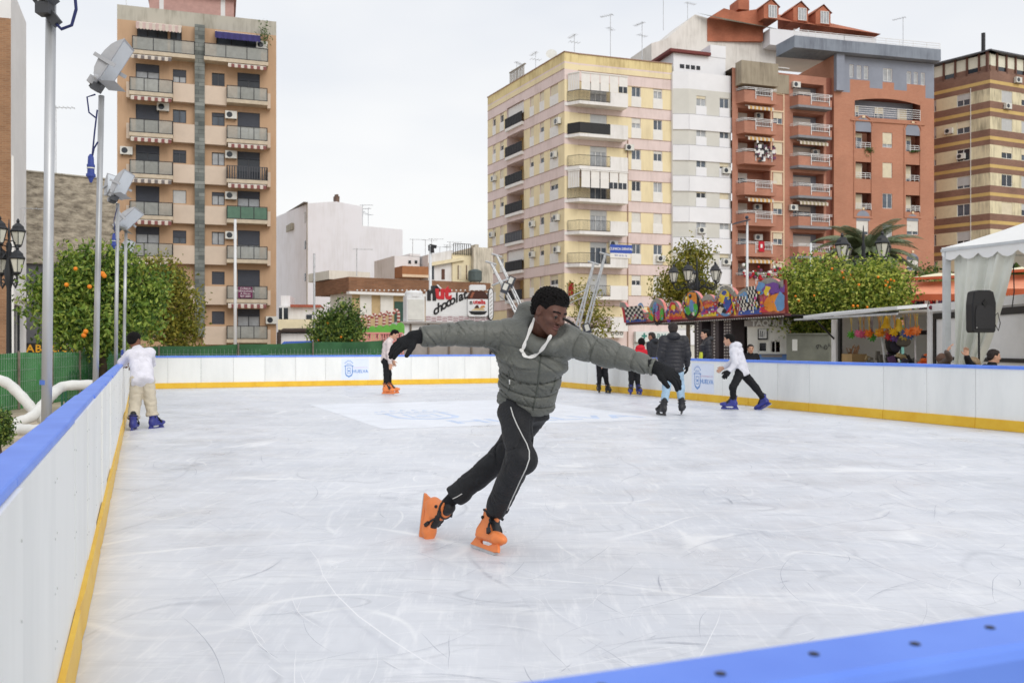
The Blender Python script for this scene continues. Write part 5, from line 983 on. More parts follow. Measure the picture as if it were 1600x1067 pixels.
# ================================================================== floodlights along the left boards
LGREY = mat('lamp_grey', (176, 178, 182), .45, .08, 5, bump=.1, bs=30); LGL = mat('lamp_glass', (214, 220, 226), .12, .05, spec=.6); CBL = mat('cable_navy', (38, 46, 96), .5, .05); PLG = mat('plug_blue', (56, 74, 150), .45, .08); POLE = mat('pole_steel', (196, 198, 200), .42, .22, 2.2, metal=.45, streak=.4)
def head(root, c, s, ax, nrm):
    """one floodlight: tapered housing, glass, visor, gear box, bracket; ax = long axis, nrm = way it shines"""
    x = Vector(ax).normalized(); z = Vector(nrm); z = (z-x*z.dot(x)).normalized(); y = z.cross(x); M = Matrix((x, y, z)).transposed().to_4x4(); M.translation = c; M = M @ Matrix.Scale(s, 4)
    g = MB(LGREY); g.X = M; prof = [(-.30, -.05), (-.28, -.11), (-.2, -.16), (-.08, -.18), (.06, -.165), (.18, -.125), (.27, -.06), (.31, -.015), (.31, 0), (-.30, 0)]
    n = 6; vs = []
    for i in range(n+1):
        k = -1+2*i/n; sc = math.sqrt(max(0, 1-k*k*.42)); vs += [(a*(.9+.1*sc), k*.21, b*sc) for a, b in prof]
    m = len(prof); g.add(vs, [(i*m+j, i*m+(j+1) % m, (i+1)*m+(j+1) % m, (i+1)*m+j) for i in range(n) for j in range(m)]+[tuple(range(m)), tuple(range(n*m+m-1, n*m-1, -1))])
    g.box((0, 0, .006), (.64, .44, .012)); g.add([(-.32, -.22, .012), (-.32, .22, .012), (-.22, .24, .2), (-.22, -.24, .2)], [(0, 1, 2, 3)])
    for sy in (-1, 1): g.box((-.05, sy*.235, -.05), (.05, .012, .3))
    g.box((-.34, 0, -.1), (.1, .2, .12)); g.ball((-.3, .24, -.02), .035); h = g.build('lamp_head', root)
    q = MB(LGL); q.X = M; q.box((0, 0, .0135), (.58, .38, .004)); q.build('lamp_glass', h); q = MB(mat('gear_dark', (84, 86, 90), .5, .1)); q.X = M; q.box((-.37, 0, -.05), (.13, .13, .13)); q.box((-.40, .09, -.02), (.1, .05, .1)); q.build('gear_box', h)
def plug(root, p, s=1.0):
    g = MB(PLG); p = Vector(p); g.lathe([(.012, .16), (.03, .13), (.034, .05), (.042, .045), (.042, .02), (.036, .015), (.038, -.05), (.05, -.06), (.05, -.085), (.03, -.1), (.012, -.15)], p, 10)
    g.lathe([(.043, .0), (.043, .012)], p, 10, ACW); o = g.build('connector', root); return o
def flood(label, ub, Y, ut, vt, r, heads, cables, plugs):
    b = PX(ub, Y, GZ); t = P(ut, vt, Y); root = thing('floodlight', b, label, 'floodlight', 'floodlights on poles along the left boards'); g = MB(POLE); g.tube([b, t], r, 12); g.build('pole', root, True)
    for c, s, ax, n in heads: head(root, c, s, ax, n)
    for c in cables: g = MB(CBL); g.tube(c, .009, 6); g.build('cable', root)
    for p in plugs: plug(root, p)
    return root
bl_ = (.25, -.05, -1)
r0 = flood('nearest floodlight pole, bare steel with blue tape, running out of the top of the photo', 69.5, 4.84, 80.5, -60, .0265, [(P(60, -45, 4.8), .45, (-.5, .1, .8), (.8, -.1, .3))], [[P(84, 34, 4.8), P(96, 46, 4.8), P(112, 40, 4.8), P(119, 15, 4.8), P(116, -20, 4.8)]], [])
g = MB(mat('clamp_dark', (70, 72, 76), .5, .1)); g.bar(P(54, -8, 4.8), P(90, 38, 4.8), .035, .05); g.box(P(70, 15, 4.78), (.07, .07, .06)); g.build('clamp', r0)
g = MB(mat('tape_blue', (86, 120, 200), .5, .08)); g.tube([P(70.8, 594, 4.84), P(70.6, 601, 4.84)], .0288, 12); g.build('tape', r0)
flood('second floodlight pole with one large grey lamp head and hanging blue plug', 146.5, 9.9, 158.5, 150, .031, [(P(181, 101, 9.9), .84, (.50, .08, .86), (.86, .10, -.48))], [[P(149, 148, 9.8), P(136, 152, 9.8), P(139, 176, 9.8), P(149, 184, 9.8)], [P(152, 172, 9.8), P(148, 205, 9.8), P(144, 245, 9.8)], [P(153, 222, 9.8), P(147, 232, 9.8), P(144, 246, 9.8)]], [P(142, 264, 9.8)])
flood('third floodlight pole with two lamp heads and a blue plug', 180, 18, 184, 318, .036, [(P(179, 292, 18.1), .78, (-.1, .3, .95), (.6, -.5, -.1)), (P(193, 288, 17.9), .85, (.4, .1, .9), (.85, -.2, -.35))], [[P(183, 325, 17.9), P(178, 345, 17.9), P(180, 366, 17.9)]], [P(178, 377, 17.9)])
flood('fourth floodlight pole, its lamp head facing down over the ice near the leaning boy', 192.5, 22, 197, 355, .036, [(P(203, 343, 22), 1.0, (.72, .1, .72), (.7, -.3, -.7))], [], [P(191, 556, 21.8)])
flood('farthest floodlight pole on the left boards, lowest lamp head', 189, 27.2, 198, 400, .04, [(P(200, 391, 27.2), 1.0, (.25, .1, .95), (.9, -.2, -.2))], [], [])
# ================================================================== lamp posts
LBK = mat('lamp_black', (44, 46, 50), .5, .1); LWG = mat('lantern_glass', (226, 224, 212), .3, .06); WPL = mat('post_white', (226, 228, 230), .45, .05)
def lantern_lamp(label, base, H_, R_, n, a0, s=1.0, tiers=(0, 0)):
    root = thing('street_lamp', base, label, 'street lamp', 'black iron street lamps with several lanterns'); B = Vector(base); g = MB(LBK)
    g.lathe([(.22*s, 0), (.22*s, .3), (.14*s, .5), (.09*s, .9), (.075*s, H_-1.0), (.1*s, H_-.9), (.16*s, H_-.55), (.1*s, H_-.3), (.06*s, H_), (.09*s, H_+.1), (.03*s, H_+.35), (.05*s, H_+.5), (.01*s, H_+.95)], B, 12); g.build('post', root, True)
    for k in range(n):
        a = a0+2*math.pi*k/n; d = Vector((math.cos(a), math.sin(a), 0)); dz = tiers[k % len(tiers)]; q = lambda x, z: B+d*x*R_+Vector((0, 0, H_+z+dz))
        g = MB(LBK); g.tube([q(.05, -.75), q(.3, -.55), q(.55, -.62), q(.8, -.72), q(.97, -.6), q(1.0, -.35)], .035*s, 6)
        for cx, cz, rr in ((.28, -.36, .17), (.55, -.48, .13), (.78, -.58, .1)): g.tube([B+d*(cx*R_+rr*math.cos(t*.7))+Vector((0, 0, H_+dz+cz+rr*math.sin(t*.7))) for t in range(9)], .022*s, 5)
        ar = g.build('arm', root); L = MB(LBK); c = q(1.0, -.35); e = .0
        L.lathe([(.05*s, -.02), (.13*s, .02), (.13*s, .06)], c, 6); L.lathe([(.27*s, .52*s), (.29*s, .56*s), (.22*s, .64*s), (.2*s, .72*s), (.09*s, .82*s), (.04*s, .86*s), (.07*s, .9*s), (.02*s, 1.0*s)], c, 6)
        for j in range(6): t = 2*math.pi*j/6; L.bar(c+Vector((.135*s*math.cos(t), .135*s*math.sin(t), .06)), c+Vector((.255*s*math.cos(t), .255*s*math.sin(t), .53*s)), .022*s, .022*s)
        lo = L.build('lantern', root); G = MB(LWG); G.lathe([(.12*s, .065), (.24*s, .525*s)], c, 6); G.build('lantern_glass', lo)
lantern_lamp('black iron lamp with four lanterns, rising between the two bright orange trees', PX(1349, 33, GZ), 4.85, .96, 4, .35, .98)
lantern_lamp('black iron lamp with four lanterns, in front of the white banded block', PX(1089, 46, GZ), 4.95, 1.18, 5, .35, 1.0)
lantern_lamp('black iron lamp at the left edge, before the brown brick building', PX(14, 25, GZ), 3.95, .30, 4, -1.9, .8, (.55, -.25))
def white_post(label, u, Y, vt, r, arm=None):
    b = PX(u, Y, GZ); t = P(u, vt, Y); root = thing('lamp_post', b, label, 'lamp post', 'slim pale lamp posts'); g = MB(WPL); g.tube([b, t], [r, r*.75], 10); g.build('post', root, True)
    if arm: g = MB(STEEL); a = t+Vector((arm, 0, .1)); g.bar(t, a, .07, .07); g.box(a+Vector((arm*.5, 0, .02)), (abs(arm)*1.2, .3, .1)); g.build('lamp_head', root)
    return root
white_post('slim white lamp post standing before the right half of the tan block', 367.5, 45, 343, .085)
o = white_post('white post with a flat solar lamp, before the brick balconies', 1167.5, 48, 346, .08)
g = MB(mat('solar_dark', (58, 66, 84), .3, .1)); c = P(1158, 347, 48); g.box(c, (.9, .5, .05), None, Matrix.Rotation(-.25, 3, 'Y')); g.ball(P(1167, 340, 48), .1); g.build('solar_panel', o)
white_post('thin white post rising from behind the bright orange tree', 1267, 45, 380, .07)
o = white_post('white post with a dark angled lamp, left of the chocolate stall sign', 672.5, 55, 384, .11); g = MB(IRON); g.bar(P(671, 384, 55), P(682, 386, 55), .14, .2); g.bar(P(675, 385, 55), P(676, 395, 55), .2, .3); g.bar(P(671, 383, 55), P(671, 392, 55), .14, .14); g.build('lamp_head', o)
b = PX(491, 50, GZ); g = MB(STEEL); g.tube([b, P(491, 396, 50)], .06, 8); tag(g.build('utility_pole', None, org=b), 'thin grey utility pole in front of the blank white building', 'pole')
# ================================================================== fairground
def fr_(u0, Y0, u1, Y1): return FR(xy(u0, Y0), xy(u1, Y1))
WHP = mat('stall_white', (232, 233, 234), .45, .05, 1.5); RED = mat('paint_red', (200, 40, 48), .5, .06); BLK = mat('paint_black', (28, 28, 30), .5, .05); BRN = mat('paint_brown', (74, 40, 30), .35, .1); STB = mat('stall_grey', (166, 160, 156), .7, .1)
def chocolate_stall():
    fr = fr_(600, 44, 780, 46); S = fr.su; Z = lambda u, v: fr.zv(S(u), v); root = thing('food_stall', fr.pt(S(600), GZ), 'white chocolate stall with a big jar cut-out on its sign, behind the main skater', 'stall')
    g = MB(WHP); fr.box(g, S(628), S(776), Z(700, 530), Z(700, 503), 0, -2.6); fr.box(g, S(625), S(778), Z(700, 506), Z(700, 503), .25, 0, STB); fr.box(g, S(628), S(776), GZ, Z(700, 530), .01, -2.6, STB)
    for u in (640, 668, 700, 735, 765): fr.box(g, S(u), S(u)+.08, GZ, Z(u, 505), .02, .1, mat('post_rusty', (132, 120, 108)))
    g.build('body', root)
    g = MB(WHP); fr.box(g, S(634), S(662), Z(640, 506), Z(640, 463), .2, -.6); g.lathe([(.45, 0), (.45, .22), (.4, .3), (.2, .33)], fr.pt(S(648), Z(640, 464), -.2), 16); fr.box(g, S(636), S(660), Z(640, 500), Z(640, 468), .2, .24, ACW); g.build('cold_cabinet', root)
    g = MB(WHP); fr.box(g, S(664), S(766), Z(700, 493), Z(700, 457), .1, .18); fr.box(g, S(664), S(766), Z(700, 503), Z(700, 493), .1, .17)
    for i in range(3):
        for k in range(12): u = 664+k*8.5; fr.box(g, S(u), S(u+7.6), Z(u, 495.4+i*2.6+(k % 2)*1.1), Z(u, 494.5+i*2.6+(k % 2)*1.1), .17, .185, mat('brick_line', (150, 70, 84), .7, .1))
    sg = g.build('sign_board', root)
    text('lettering', 'n', BLK, sg, fr.MT(S(673), Z(670, 459.5), .19), .95, .03, bold=.05); text('lettering', 'ut', RED, sg, fr.MT(S(690.5), Z(690, 457.5), .19), .95, .03, bold=.05)
    M0 = fr.MT(0, 0, 0); w = 'chocolat'
    for i, c in enumerate(w):
        k = i/7; u = 677+k*46; v = 486-k*24-2*math.sin(k*3.1); text('lettering', c, BLK, sg, fr.MT(S(u), Z(u, v), .195) @ Matrix.Rotation(.42, 4, 'Z'), .62, .012, shear=.45, bold=.018)
    # jar cut-out: lid, dark shoulders, label
    g = MB(WHP); J = lambda u, v, d: fr.pt(S(u), Z(u, v), d); pr = lambda pts, m, d0, d1: g.prism([(S(u), Z(u, v)) for u, v in pts], d0, d1, fr.pt, m)
    pr([(731, 454), (756, 454), (756, 447), (753.5, 445.6), (733.5, 445.6), (731, 447)], WHP, .2, .34); pr([(733, 455), (754, 455), (758.5, 462), (759.5, 468), (728.5, 468), (729, 462)], BRN, .2, .3); pr([(728.5, 468), (759.5, 468), (759.5, 492), (757, 495), (731, 495), (728.5, 492)], WHP, .2, .31)
    pr([(735, 457), (739, 457), (735, 466), (731.5, 466)], mat('jar_glint', (160, 96, 70), .3, .1), .3, .306); pr([(729.5, 486.5), (758.5, 486.5), (755, 491.2), (749, 492.3), (739, 492.3), (733, 491)], BLK, .31, .318); pr([(733, 485.5), (755, 485.5), (752, 482), (741, 481.5)], mat('bread', (222, 196, 150), .7, .1), .31, .317); pr([(738, 482), (746, 482), (744, 477), (741, 477.5)], BRN, .318, .324); pr([(747, 482), (755, 481), (754, 477.5), (749, 478.5)], mat('nut_orange', (214, 150, 80), .6, .1), .318, .323)
    jar = g.build('jar_cutout', root); text('lettering', 'n', BLK, jar, fr.MT(S(733.2), Z(733, 473), .314), .3, .006, bold=.012); text('lettering', 'utella', RED, jar, fr.MT(S(746), Z(746, 472.5), .314), .3, .006, bold=.012)
    g = MB(BLK); n = 20; o_ = [(764.3+4.6*math.cos(t), 475.5+(-25 if math.sin(t) > 0 else 25)*min(1, abs(math.sin(t))**.35)) for t in [2*math.pi*k/n for k in range(n)]]; g.prism([(S(u), Z(u, v)) for u, v in o_], .2, .3, fr.pt); g.prism([(S(764.3+(u-764.3)*.74), Z(u, 475.5+(v-475.5)*.95)) for u, v in o_], .3, .31, fr.pt, WHP)
    for k in range(7): v = 458+k*6; g.poly([fr.pt(S(762), Z(762, v+3), .313), fr.pt(S(766.5), Z(766, v-1.5), .313), fr.pt(S(766.5), Z(766, v), .313), fr.pt(S(762), Z(762, v+4.5), .313)], STB)
    g.build('straw_cutout', root)
    g = MB(WHP); fr.box(g, S(677), S(688), Z(680, 456), Z(680, 446), -.1, -.5, IRON); g.bar(fr.pt(S(683), Z(680, 445), 0), fr.pt(S(690), Z(690, 452), 0), .07, .07); g.build('roof_fan', root)
chocolate_stall()
def candy_ride():
    fr = fr_(556, 42, 632, 42.5); S = fr.su; Z = lambda u, v: fr.zv(S(u), v); root = thing('fairground_ride', fr.pt(S(556), GZ), 'childrens ride fenced with candy canes and scalloped green hedge panels, above the orange-skated boy', 'fairground ride')
    pk = mat('paint_pink', (226, 150, 146), .6, .08); gn = mat('hedge_green', (104, 176, 72), .6, .1, 3); rw = mat('cane_red', (158, 70, 64), .5, .1); wh = mat('cane_cream', (222, 200, 190), .5, .06)
    for i, (u, v) in enumerate(((565, 493), (576, 491), (588, 489), (599.5, 487), (609, 485), (622, 482))):
        g = MB(rw); pts = [fr.pt(S(u), Z(u, 530-k*((530-v-8)/14)), .2) for k in range(15)]; c = pts[-1]+fr.t*-.11
        pts += [c+fr.t*.11*math.cos(a)+Vector((0, 0, .16*math.sin(a))) for a in (.5, 1.0, 1.57, 2.1, 2.7, 3.3)]
        for j in range(len(pts)-1): g.tube([pts[j], pts[j+1]], .075, 8, rw if j % 2 else wh, True)
        g.build('candy_cane', root)
    g = MB(gn)
    for u, r in ((569, 5.6), (581, 6.2), (592.5, 6), (603, 5.4), (613.5, 6), (624.5, 6.4)): a = S(u); rr = r/FO*42; pts = [(a-rr, Z(u, 521)), (a+rr, Z(u, 521))]+[(a+rr*math.cos(t*math.pi/8), Z(u, 519-(u-560)*.12)+rr*1.15*math.sin(t*math.pi/8)+.0) for t in range(9)]; g.prism(pts, .3, .36+.003*u/100, fr.pt)
    g.build('hedge_panel', root)
    g = MB(pk); fr.box(g, S(562), S(628), Z(600, 535), Z(600, 532), .3, .4); fr.box(g, S(562), S(628), Z(600, 522), Z(600, 519.5), .3, .4); 
    for k in range(18): a = S(562)+(S(628)-S(562))*k/17; fr.box(g, a, a+.05, GZ, Z(600, 520), .3, .36)
    fr.box(g, S(595), S(627), Z(600, 536), Z(600, 520), .1, .25, wh); g.build('rail_fence', root)
    g = MB(mat('ride_floor', (120, 110, 104), .7, .1)); fr.box(g, S(558), S(630), GZ, .25, .4, -3); fr.box(g, S(568), S(590), .25, 1.2, -1, -2, mat('ride_grey', (150, 150, 160), .5, .1)); g.build('platform', root)
candy_ride()
def bungee():
    c = PX(855, 41, GZ); root = thing('bungee_trampoline', c, 'silver bungee trampoline frame with leaning twin poles, behind the main skater', 'fairground ride'); bk = mat('winch_dark', (70, 74, 84), .5, .1)
    for pts in (((767, 412), (816, 512)), ((776, 400), (824, 506)), ((927, 412), (894, 530)), ((945, 398), (908, 530))):
        (u0, v0), (u1, v1) = pts; Y = 41 if u0 not in (776, 945) else 43; a = P(u0, v0, Y); d = P(u1, v1, Y)-a; b = a+d*((a.z-GZ)/(-d.z)); g = MB(STEEL); off = Vector((.22, 0, 0))
        for o in (Vector((0, 0, 0)), off*.8): g.tube([a+o*.2, b+o*1.5], .045, 8)
        for k in range(1, 22): p, q = a.lerp(b, k/22), a.lerp(b, (k+.6)/22)+off*.9*(.2+.9*k/22); g.tube([p, q], .025, 5)
        g.tube([a+Vector((-.25, 0, .1)), a+Vector((.25, 0, -.05))], .05, 6); g.build('pole', root)
        w = MB(bk); p = a.lerp(b, .22 if u0 < 800 else .62); w.box(p+Vector((.12, -.15, 0)), (.34, .3, .5), None, Matrix.Rotation(.4 if u0 < 800 else -.3, 3, 'Y')); w.box(p+Vector((.12, -.31, .05)), (.2, .02, .3), ACW, Matrix.Rotation(.4 if u0 < 800 else -.3, 3, 'Y')); w.build('winch', root)
    g = MB(STEEL); g.tube([P(769, 446, 41), P(794, 436, 42)], .045, 6); g.tube([P(780, 462, 41), P(800, 478, 42)], .02, 5); g.build('cross_bar', root)
    g = MB(STEEL); g.tube([P(869, 475, 41), P(916, 452, 41)], .03, 5); g.tube([P(872, 482, 41), P(916, 462, 41)], .02, 5); g.build('cable', root)
    g = MB(IRON); n = 24; g.tube([Vector((c.x+2.6*math.cos(2*math.pi*k/n), c.y+2.6*math.sin(2*math.pi*k/n), 1.0)) for k in range(n+1)], .06, 6); g.lathe([(0.01, .95), (2.5, .95)], (c.x, c.y, 0), 24, mat('mat_black', (40, 42, 48), .7, .1), False)
    for k in range(6): a = k*math.pi/3; g.bar((c.x+2.6*math.cos(a), c.y+2.6*math.sin(a), GZ), (c.x+2.6*math.cos(a), c.y+2.6*math.sin(a), 1.0), .08)
    g.build('trampoline', root)
    g = MB(BLK); n = 10; g.tube([P(872+k*4, 497+(k*k)*.28, 41) for k in range(n)], .07, 6); g.build('safety_hoop', root)
bungee()
def paint_ride():
    fr = fr_(977, 40.5, 1238, 27.5); S = fr.su; root = thing('fairground_ride', fr.pt(0, GZ), 'dodgem pavilion with a bright graffiti sign and studded pillars, left of the ticket booth', 'fairground ride'); r = random.Random(21)
    zb, W_ = 2.26, fr.su(1227); hz = [(0, 1.1), (.9, .55)]
    bumps = [(S(u), 2.2+h, rr) for u, h, rr in ((1002, .62, .62), (1028, 1.0, .8), (1054, .82, .62), (1083, 1.12, .9), (1108, .92, .62), (1137, 1.12, .85), (1168, .98, .75), (1203, 1.22, .95), (1228, 1.1, .7))]
    def topz(a):
        z = 2.62+.05*math.sin(a*3)
        if a < .9: z = max(z, 3.25-.75*a)
        for c, h, rr in bumps:
            if abs(a-c) < rr: z = max(z, h-rr*.75+rr*.75*math.sqrt(1-((a-c)/rr)**2))
        return z
    N_ = 150; sil = mat('glitter_silver', (170, 168, 160), .5, .25, 22); pkb = mat('sign_pink', (226, 150, 160), .5, .2, 2.2, c2=(210, 120, 90)); g = MB(pkb); x0 = lambda a, z: a-(.45*(z-zb)/1.0 if a < .01 else 0)
    xs_ = [W_*k/N_ for k in range(N_+1)]
    for a, b_ in zip(xs_, xs_[1:]):
        za, zc_ = topz(a), topz(b_); sa, sb = (a-.5*(za-zb) if a == 0 else a), b_
        g.add([fr.pt(a, zb, .0), fr.pt(b_, zb, .0), fr.pt(sb, zc_, .06), fr.pt(sa, za, .06), fr.pt(a, zb, -.12), fr.pt(b_, zb, -.12), fr.pt(sb, zc_, -.06), fr.pt(sa, za, -.06)], [(0, 1, 2, 3), (5, 4, 7, 6), (3, 2, 6, 7)]); g.add([fr.pt(sa, za-.08-.35*max(0, za-2.75), .068), fr.pt(sb, zc_-.08-.35*max(0, zc_-2.75), .068), fr.pt(sb, zc_, .068), fr.pt(sa, za, .068)], [(0, 1, 2, 3)], sil)
    lay = [0]; cl = {k: mat('gr_'+k, c, .5, .12, 5) for k, c in dict(red=(214, 52, 72), orange=(240, 150, 50), yellow=(244, 214, 60), green=(88, 190, 70), blue=(62, 92, 176), sky=(110, 160, 210), purple=(120, 74, 160), magenta=(206, 70, 150), black=(26, 26, 34), white=(236, 232, 220)).items()}
    def patch(pts, c): lay[0] += 1; d = .072+.0006*lay[0]; g.poly([fr.pt(a, z, d) for a, z in pts if True], cl[c])
    def blob(a, z, rx, rz, c, n=12, j=.25, rot=0): patch([(a+rx*math.cos(t+rot)*(1+r.uniform(-j, j)), min(topz(a)-.04, max(zb+.03, z+rz*math.sin(t)*(1+r.uniform(-j, j))))) for t in [2*math.pi*k/n for k in range(n)]], c)
    def flame(a0, a1, z, h, c, n=9):
        w = (a1-a0)/n
        for k in range(n): a = a0+k*w; patch([(a, z), (a+w*1.5, z), (a+w*r.uniform(.6, 1.6), z+h*r.uniform(.5, 1.1)), (a+w*.4, z+h*.3)], c)
    def checks(a0, a1, z0, z1, nx, nz, sk):
        patch([(a0, z0), (a1, z0), (a1+sk, z1), (a0+sk, z1)], 'black'); lay[0] += 1; d = .074+.0006*lay[0]
        for i in range(nx):
            for j in range(nz):
                if (i+j) % 2 == 0:
                    f = lambda x, y: fr.pt(a0+(a1-a0)*x/nx+sk*y/nz+.03*math.sin(y*2), z0+(z1-z0)*y/nz, d); g.poly([f(i, j), f(i+.9, j+.05), f(i+1, j+.95), f(i+.1, j+1)], cl['white'])
    def stroke(pts, w, c):
        lay[0] += 1; d = .072+.0006*lay[0]
        for (a, z), (b_, y) in zip(pts, pts[1:]): dx, dz = b_-a, y-z; l = math.hypot(dx, dz) or 1; px, pz = -dz/l*w/2, dx/l*w/2; g.poly([fr.pt(a+px, z+pz, d), fr.pt(b_+px, y+pz, d), fr.pt(b_-px, y-pz, d), fr.pt(a-px, z-pz, d)], cl[c])
    def arc(a, z, rx, rz, t0, t1, w, c): stroke([(a+rx*math.cos(t0+(t1-t0)*k/14), z+rz*math.sin(t0+(t1-t0)*k/14)) for k in range(15)], w, c)
    s = S; patch([(.02, zb+.02), (s(1012), zb+.02), (s(1012), zb+.16), (.0, zb+.16)], 'blue'); checks(.3, s(1008), zb+.14, zb+.72, 8, 5, -.25); patch([(.05, zb+.02), (.3, zb+.02), (.05, zb+.6), (-.25, zb+.8)], 'red'); arc(s(1003), 2.75, .35, .3, .3, 2.8, .1, 'sky')
    blob(s(1020), 2.55, .3, .3, 'green'); stroke([(s(1014), 2.85), (s(1022), 2.55), (s(1030), 2.3)], .16, 'orange'); blob(s(1026), 2.75, .3, .28, 'sky'); arc(s(1030), 2.55, .35, .42, 2.6, 6.2, .13, 'black'); blob(s(1031), 2.5, .2, .2, 'magenta'); blob(s(1037), 2.5, .18, .3, 'green'); stroke([(s(1026), 2.95), (s(1026.5), 2.6)], .08, 'purple')
    arc(s(1048), 2.5, .22, .28, 1.6, 5.4, .1, 'purple'); flame(s(1044), s(1072), zb+.06, .4, 'orange'); blob(s(1054), 2.8, .28, .2, 'red'); blob(s(1055), 2.76, .2, .13, 'yellow'); flame(s(1048), s(1068), zb+.03, .22, 'red'); stroke([(s(1050), 2.55), (s(1053), 2.62), (s(1056), 2.5), (s(1060), 2.62), (s(1064), 2.52)], .07, 'purple')
    blob(s(1083), 2.82, .68, .5, 'black', 16, .06); blob(s(1084), 2.98, .5, .3, 'orange', 14, .15); blob(s(1079), 2.62, .3, .2, 'green'); blob(s(1089), 2.62, .3, .22, 'green'); blob(s(1084), 2.75, .2, .25, 'sky'); blob(s(1077), 3.0, .18, .16, 'yellow'); blob(s(1087), 2.45, .1, .08, 'white'); arc(s(1084), 2.66, .6, .4, 3.3, 6.1, .1, 'black'); blob(s(1082), 3.12, .12, .08, 'black')
    arc(s(1097), 2.62, .2, .3, -1.6, 1.6, .1, 'orange'); flame(s(1093), s(1122), zb+.05, .3, 'yellow'); flame(s(1102), s(1122), 2.62, .36, 'red'); flame(s(1104), s(1118), 2.62, .22, 'orange'); stroke([(s(1100), 2.42), (s(1105), 2.56), (s(1109), 2.46), (s(1114), 2.62), (s(1119), 2.52), (s(1126), 2.62)], .12, 'purple'); stroke([(s(1100), 2.40), (s(1112), 2.46), (s(1126), 2.5)], .06, 'magenta')
    blob(s(1139), 2.6, .62, .32, 'black', 16, .08); blob(s(1136), 2.95, .42, .25, 'yellow', 12, .2); blob(s(1136), 3.1, .2, .08, 'blue'); blob(s(1141), 2.72, .3, .26, 'blue'); arc(s(1139), 2.66, .58, .34, 3.5, 5.8, .1, 'sky'); patch([(s(1138), 2.35), (s(1147), 2.45), (s(1150), 2.75), (s(1143), 2.52)], 'red'); blob(s(1130), 2.5, .2, .12, 'white'); arc(s(1137), 2.95, .72, .42, .4, 2.7, .06, 'white'); stroke([(s(1148), 2.95), (s(1154), 2.3)], .1, 'yellow')
    patch([(s(1158), zb+.02), (s(1196), zb+.02), (s(1194), zb+.22), (s(1160), zb+.2)], 'blue'); blob(s(1168), 2.85, .4, .2, 'sky'); checks(s(1160), s(1174), zb+.16, zb+.66, 6, 4, -.14); checks(s(1176), s(1191), zb+.16, zb+.95, 6, 6, -.2); flame(s(1192), s(1206), zb+.06, .9, 'magenta', 6); flame(s(1194), s(1206), zb+.06, .7, 'red', 5); blob(s(1194), 3.12, .26, .2, 'sky'); blob(s(1208), 3.05, .5, .22, 'purple'); blob(s(1205), 3.0, .2, .16, 'yellow'); flame(s(1206), s(1230), 2.9, .35, 'purple', 6); blob(s(1215), 2.6, .5, .3, 'orange'); blob(s(1225), 2.6, .3, .3, 'sky')
    for k in range(190): a = r.uniform(.5, W_-.2); z = r.uniform(zb+.08, topz(a)-.16); blob(a, z, r.uniform(.015, .09), r.uniform(.015, .06), r.choice(['red', 'yellow', 'white', 'magenta', 'sky', 'orange', 'purple']), 6)
    g.build('painted_sign', root)
    g = MB(mat('fascia_maroon', (92, 44, 50), .6, .1)); fr.box(g, .1, W_, zb-.08, zb-.004, .02, -.2); fr.box(g, .2, W_-.1, zb-.07, zb-.03, -.2, -7, mat('ceiling_dark', (40, 38, 40), .8, .1))
    for k in range(int(W_/.16)): g.ball(fr.pt(.15+k*.16, zb-.09, 0), .03, FW, 6, 4)
    g.build('fascia', root)
    st = mat('pillar_dark', (70, 62, 66), .5, .15); dt = mat('stud_pale', (206, 200, 196), .4, .1)
    for u, d in ((1085, -.15), (1097, -1.2), (1109, -.2), (1125, -.3)):
        a = s(u); g = MB(st); fr.box(g, a-.3, a+.3, GZ, zb-.085, d, d-.5)
        for k in range(20):
            for x in (-.18, 0, .18): 
                if x == 0 or u in (1097, 1125): g.ball(fr.pt(a+x, GZ+.25+k*.11, d+.01), .036, dt, 6, 4)
        g.build('pillar', root)
    tq = mat('paint_turquoise', (140, 206, 194), .5, .15, 2); g = MB(mat('floor_dark', (62, 66, 70), .6, .1)); fr.box(g, .2, W_, GZ, .12, -.1, -7); g.build('platform', root)
    g = MB(tq); fr.box(g, s(1100), s(1185), .9, zb-.3, -5.5, -5.7); fr.box(g, s(1100), s(1185), .12, .95, -5.4, -5.7, mat('paint_teal', (60, 116, 108), .6, .15))
    for u in (1132, 1148, 1163): a = s(u); g.prism([(a-.35, zb-.35), (a+.05, zb-.35), (a+.12, 1.2), (a-.05, .95), (a-.2, 1.3)], -5.2, -5.3, fr.pt, mat('curtain_olive', (120, 100, 50), .8, .2))
    g.lathe([(.9, 0), (.9, .1)], (0, 0, 0), 18, tq); g.v[-36:] = [tuple(fr.pt(s(1140)+x, 1.75+y*.7, -5.3+z)) for x, y, z in g.v[-36:]]
    g.build('back_panel', root)
paint_ride()
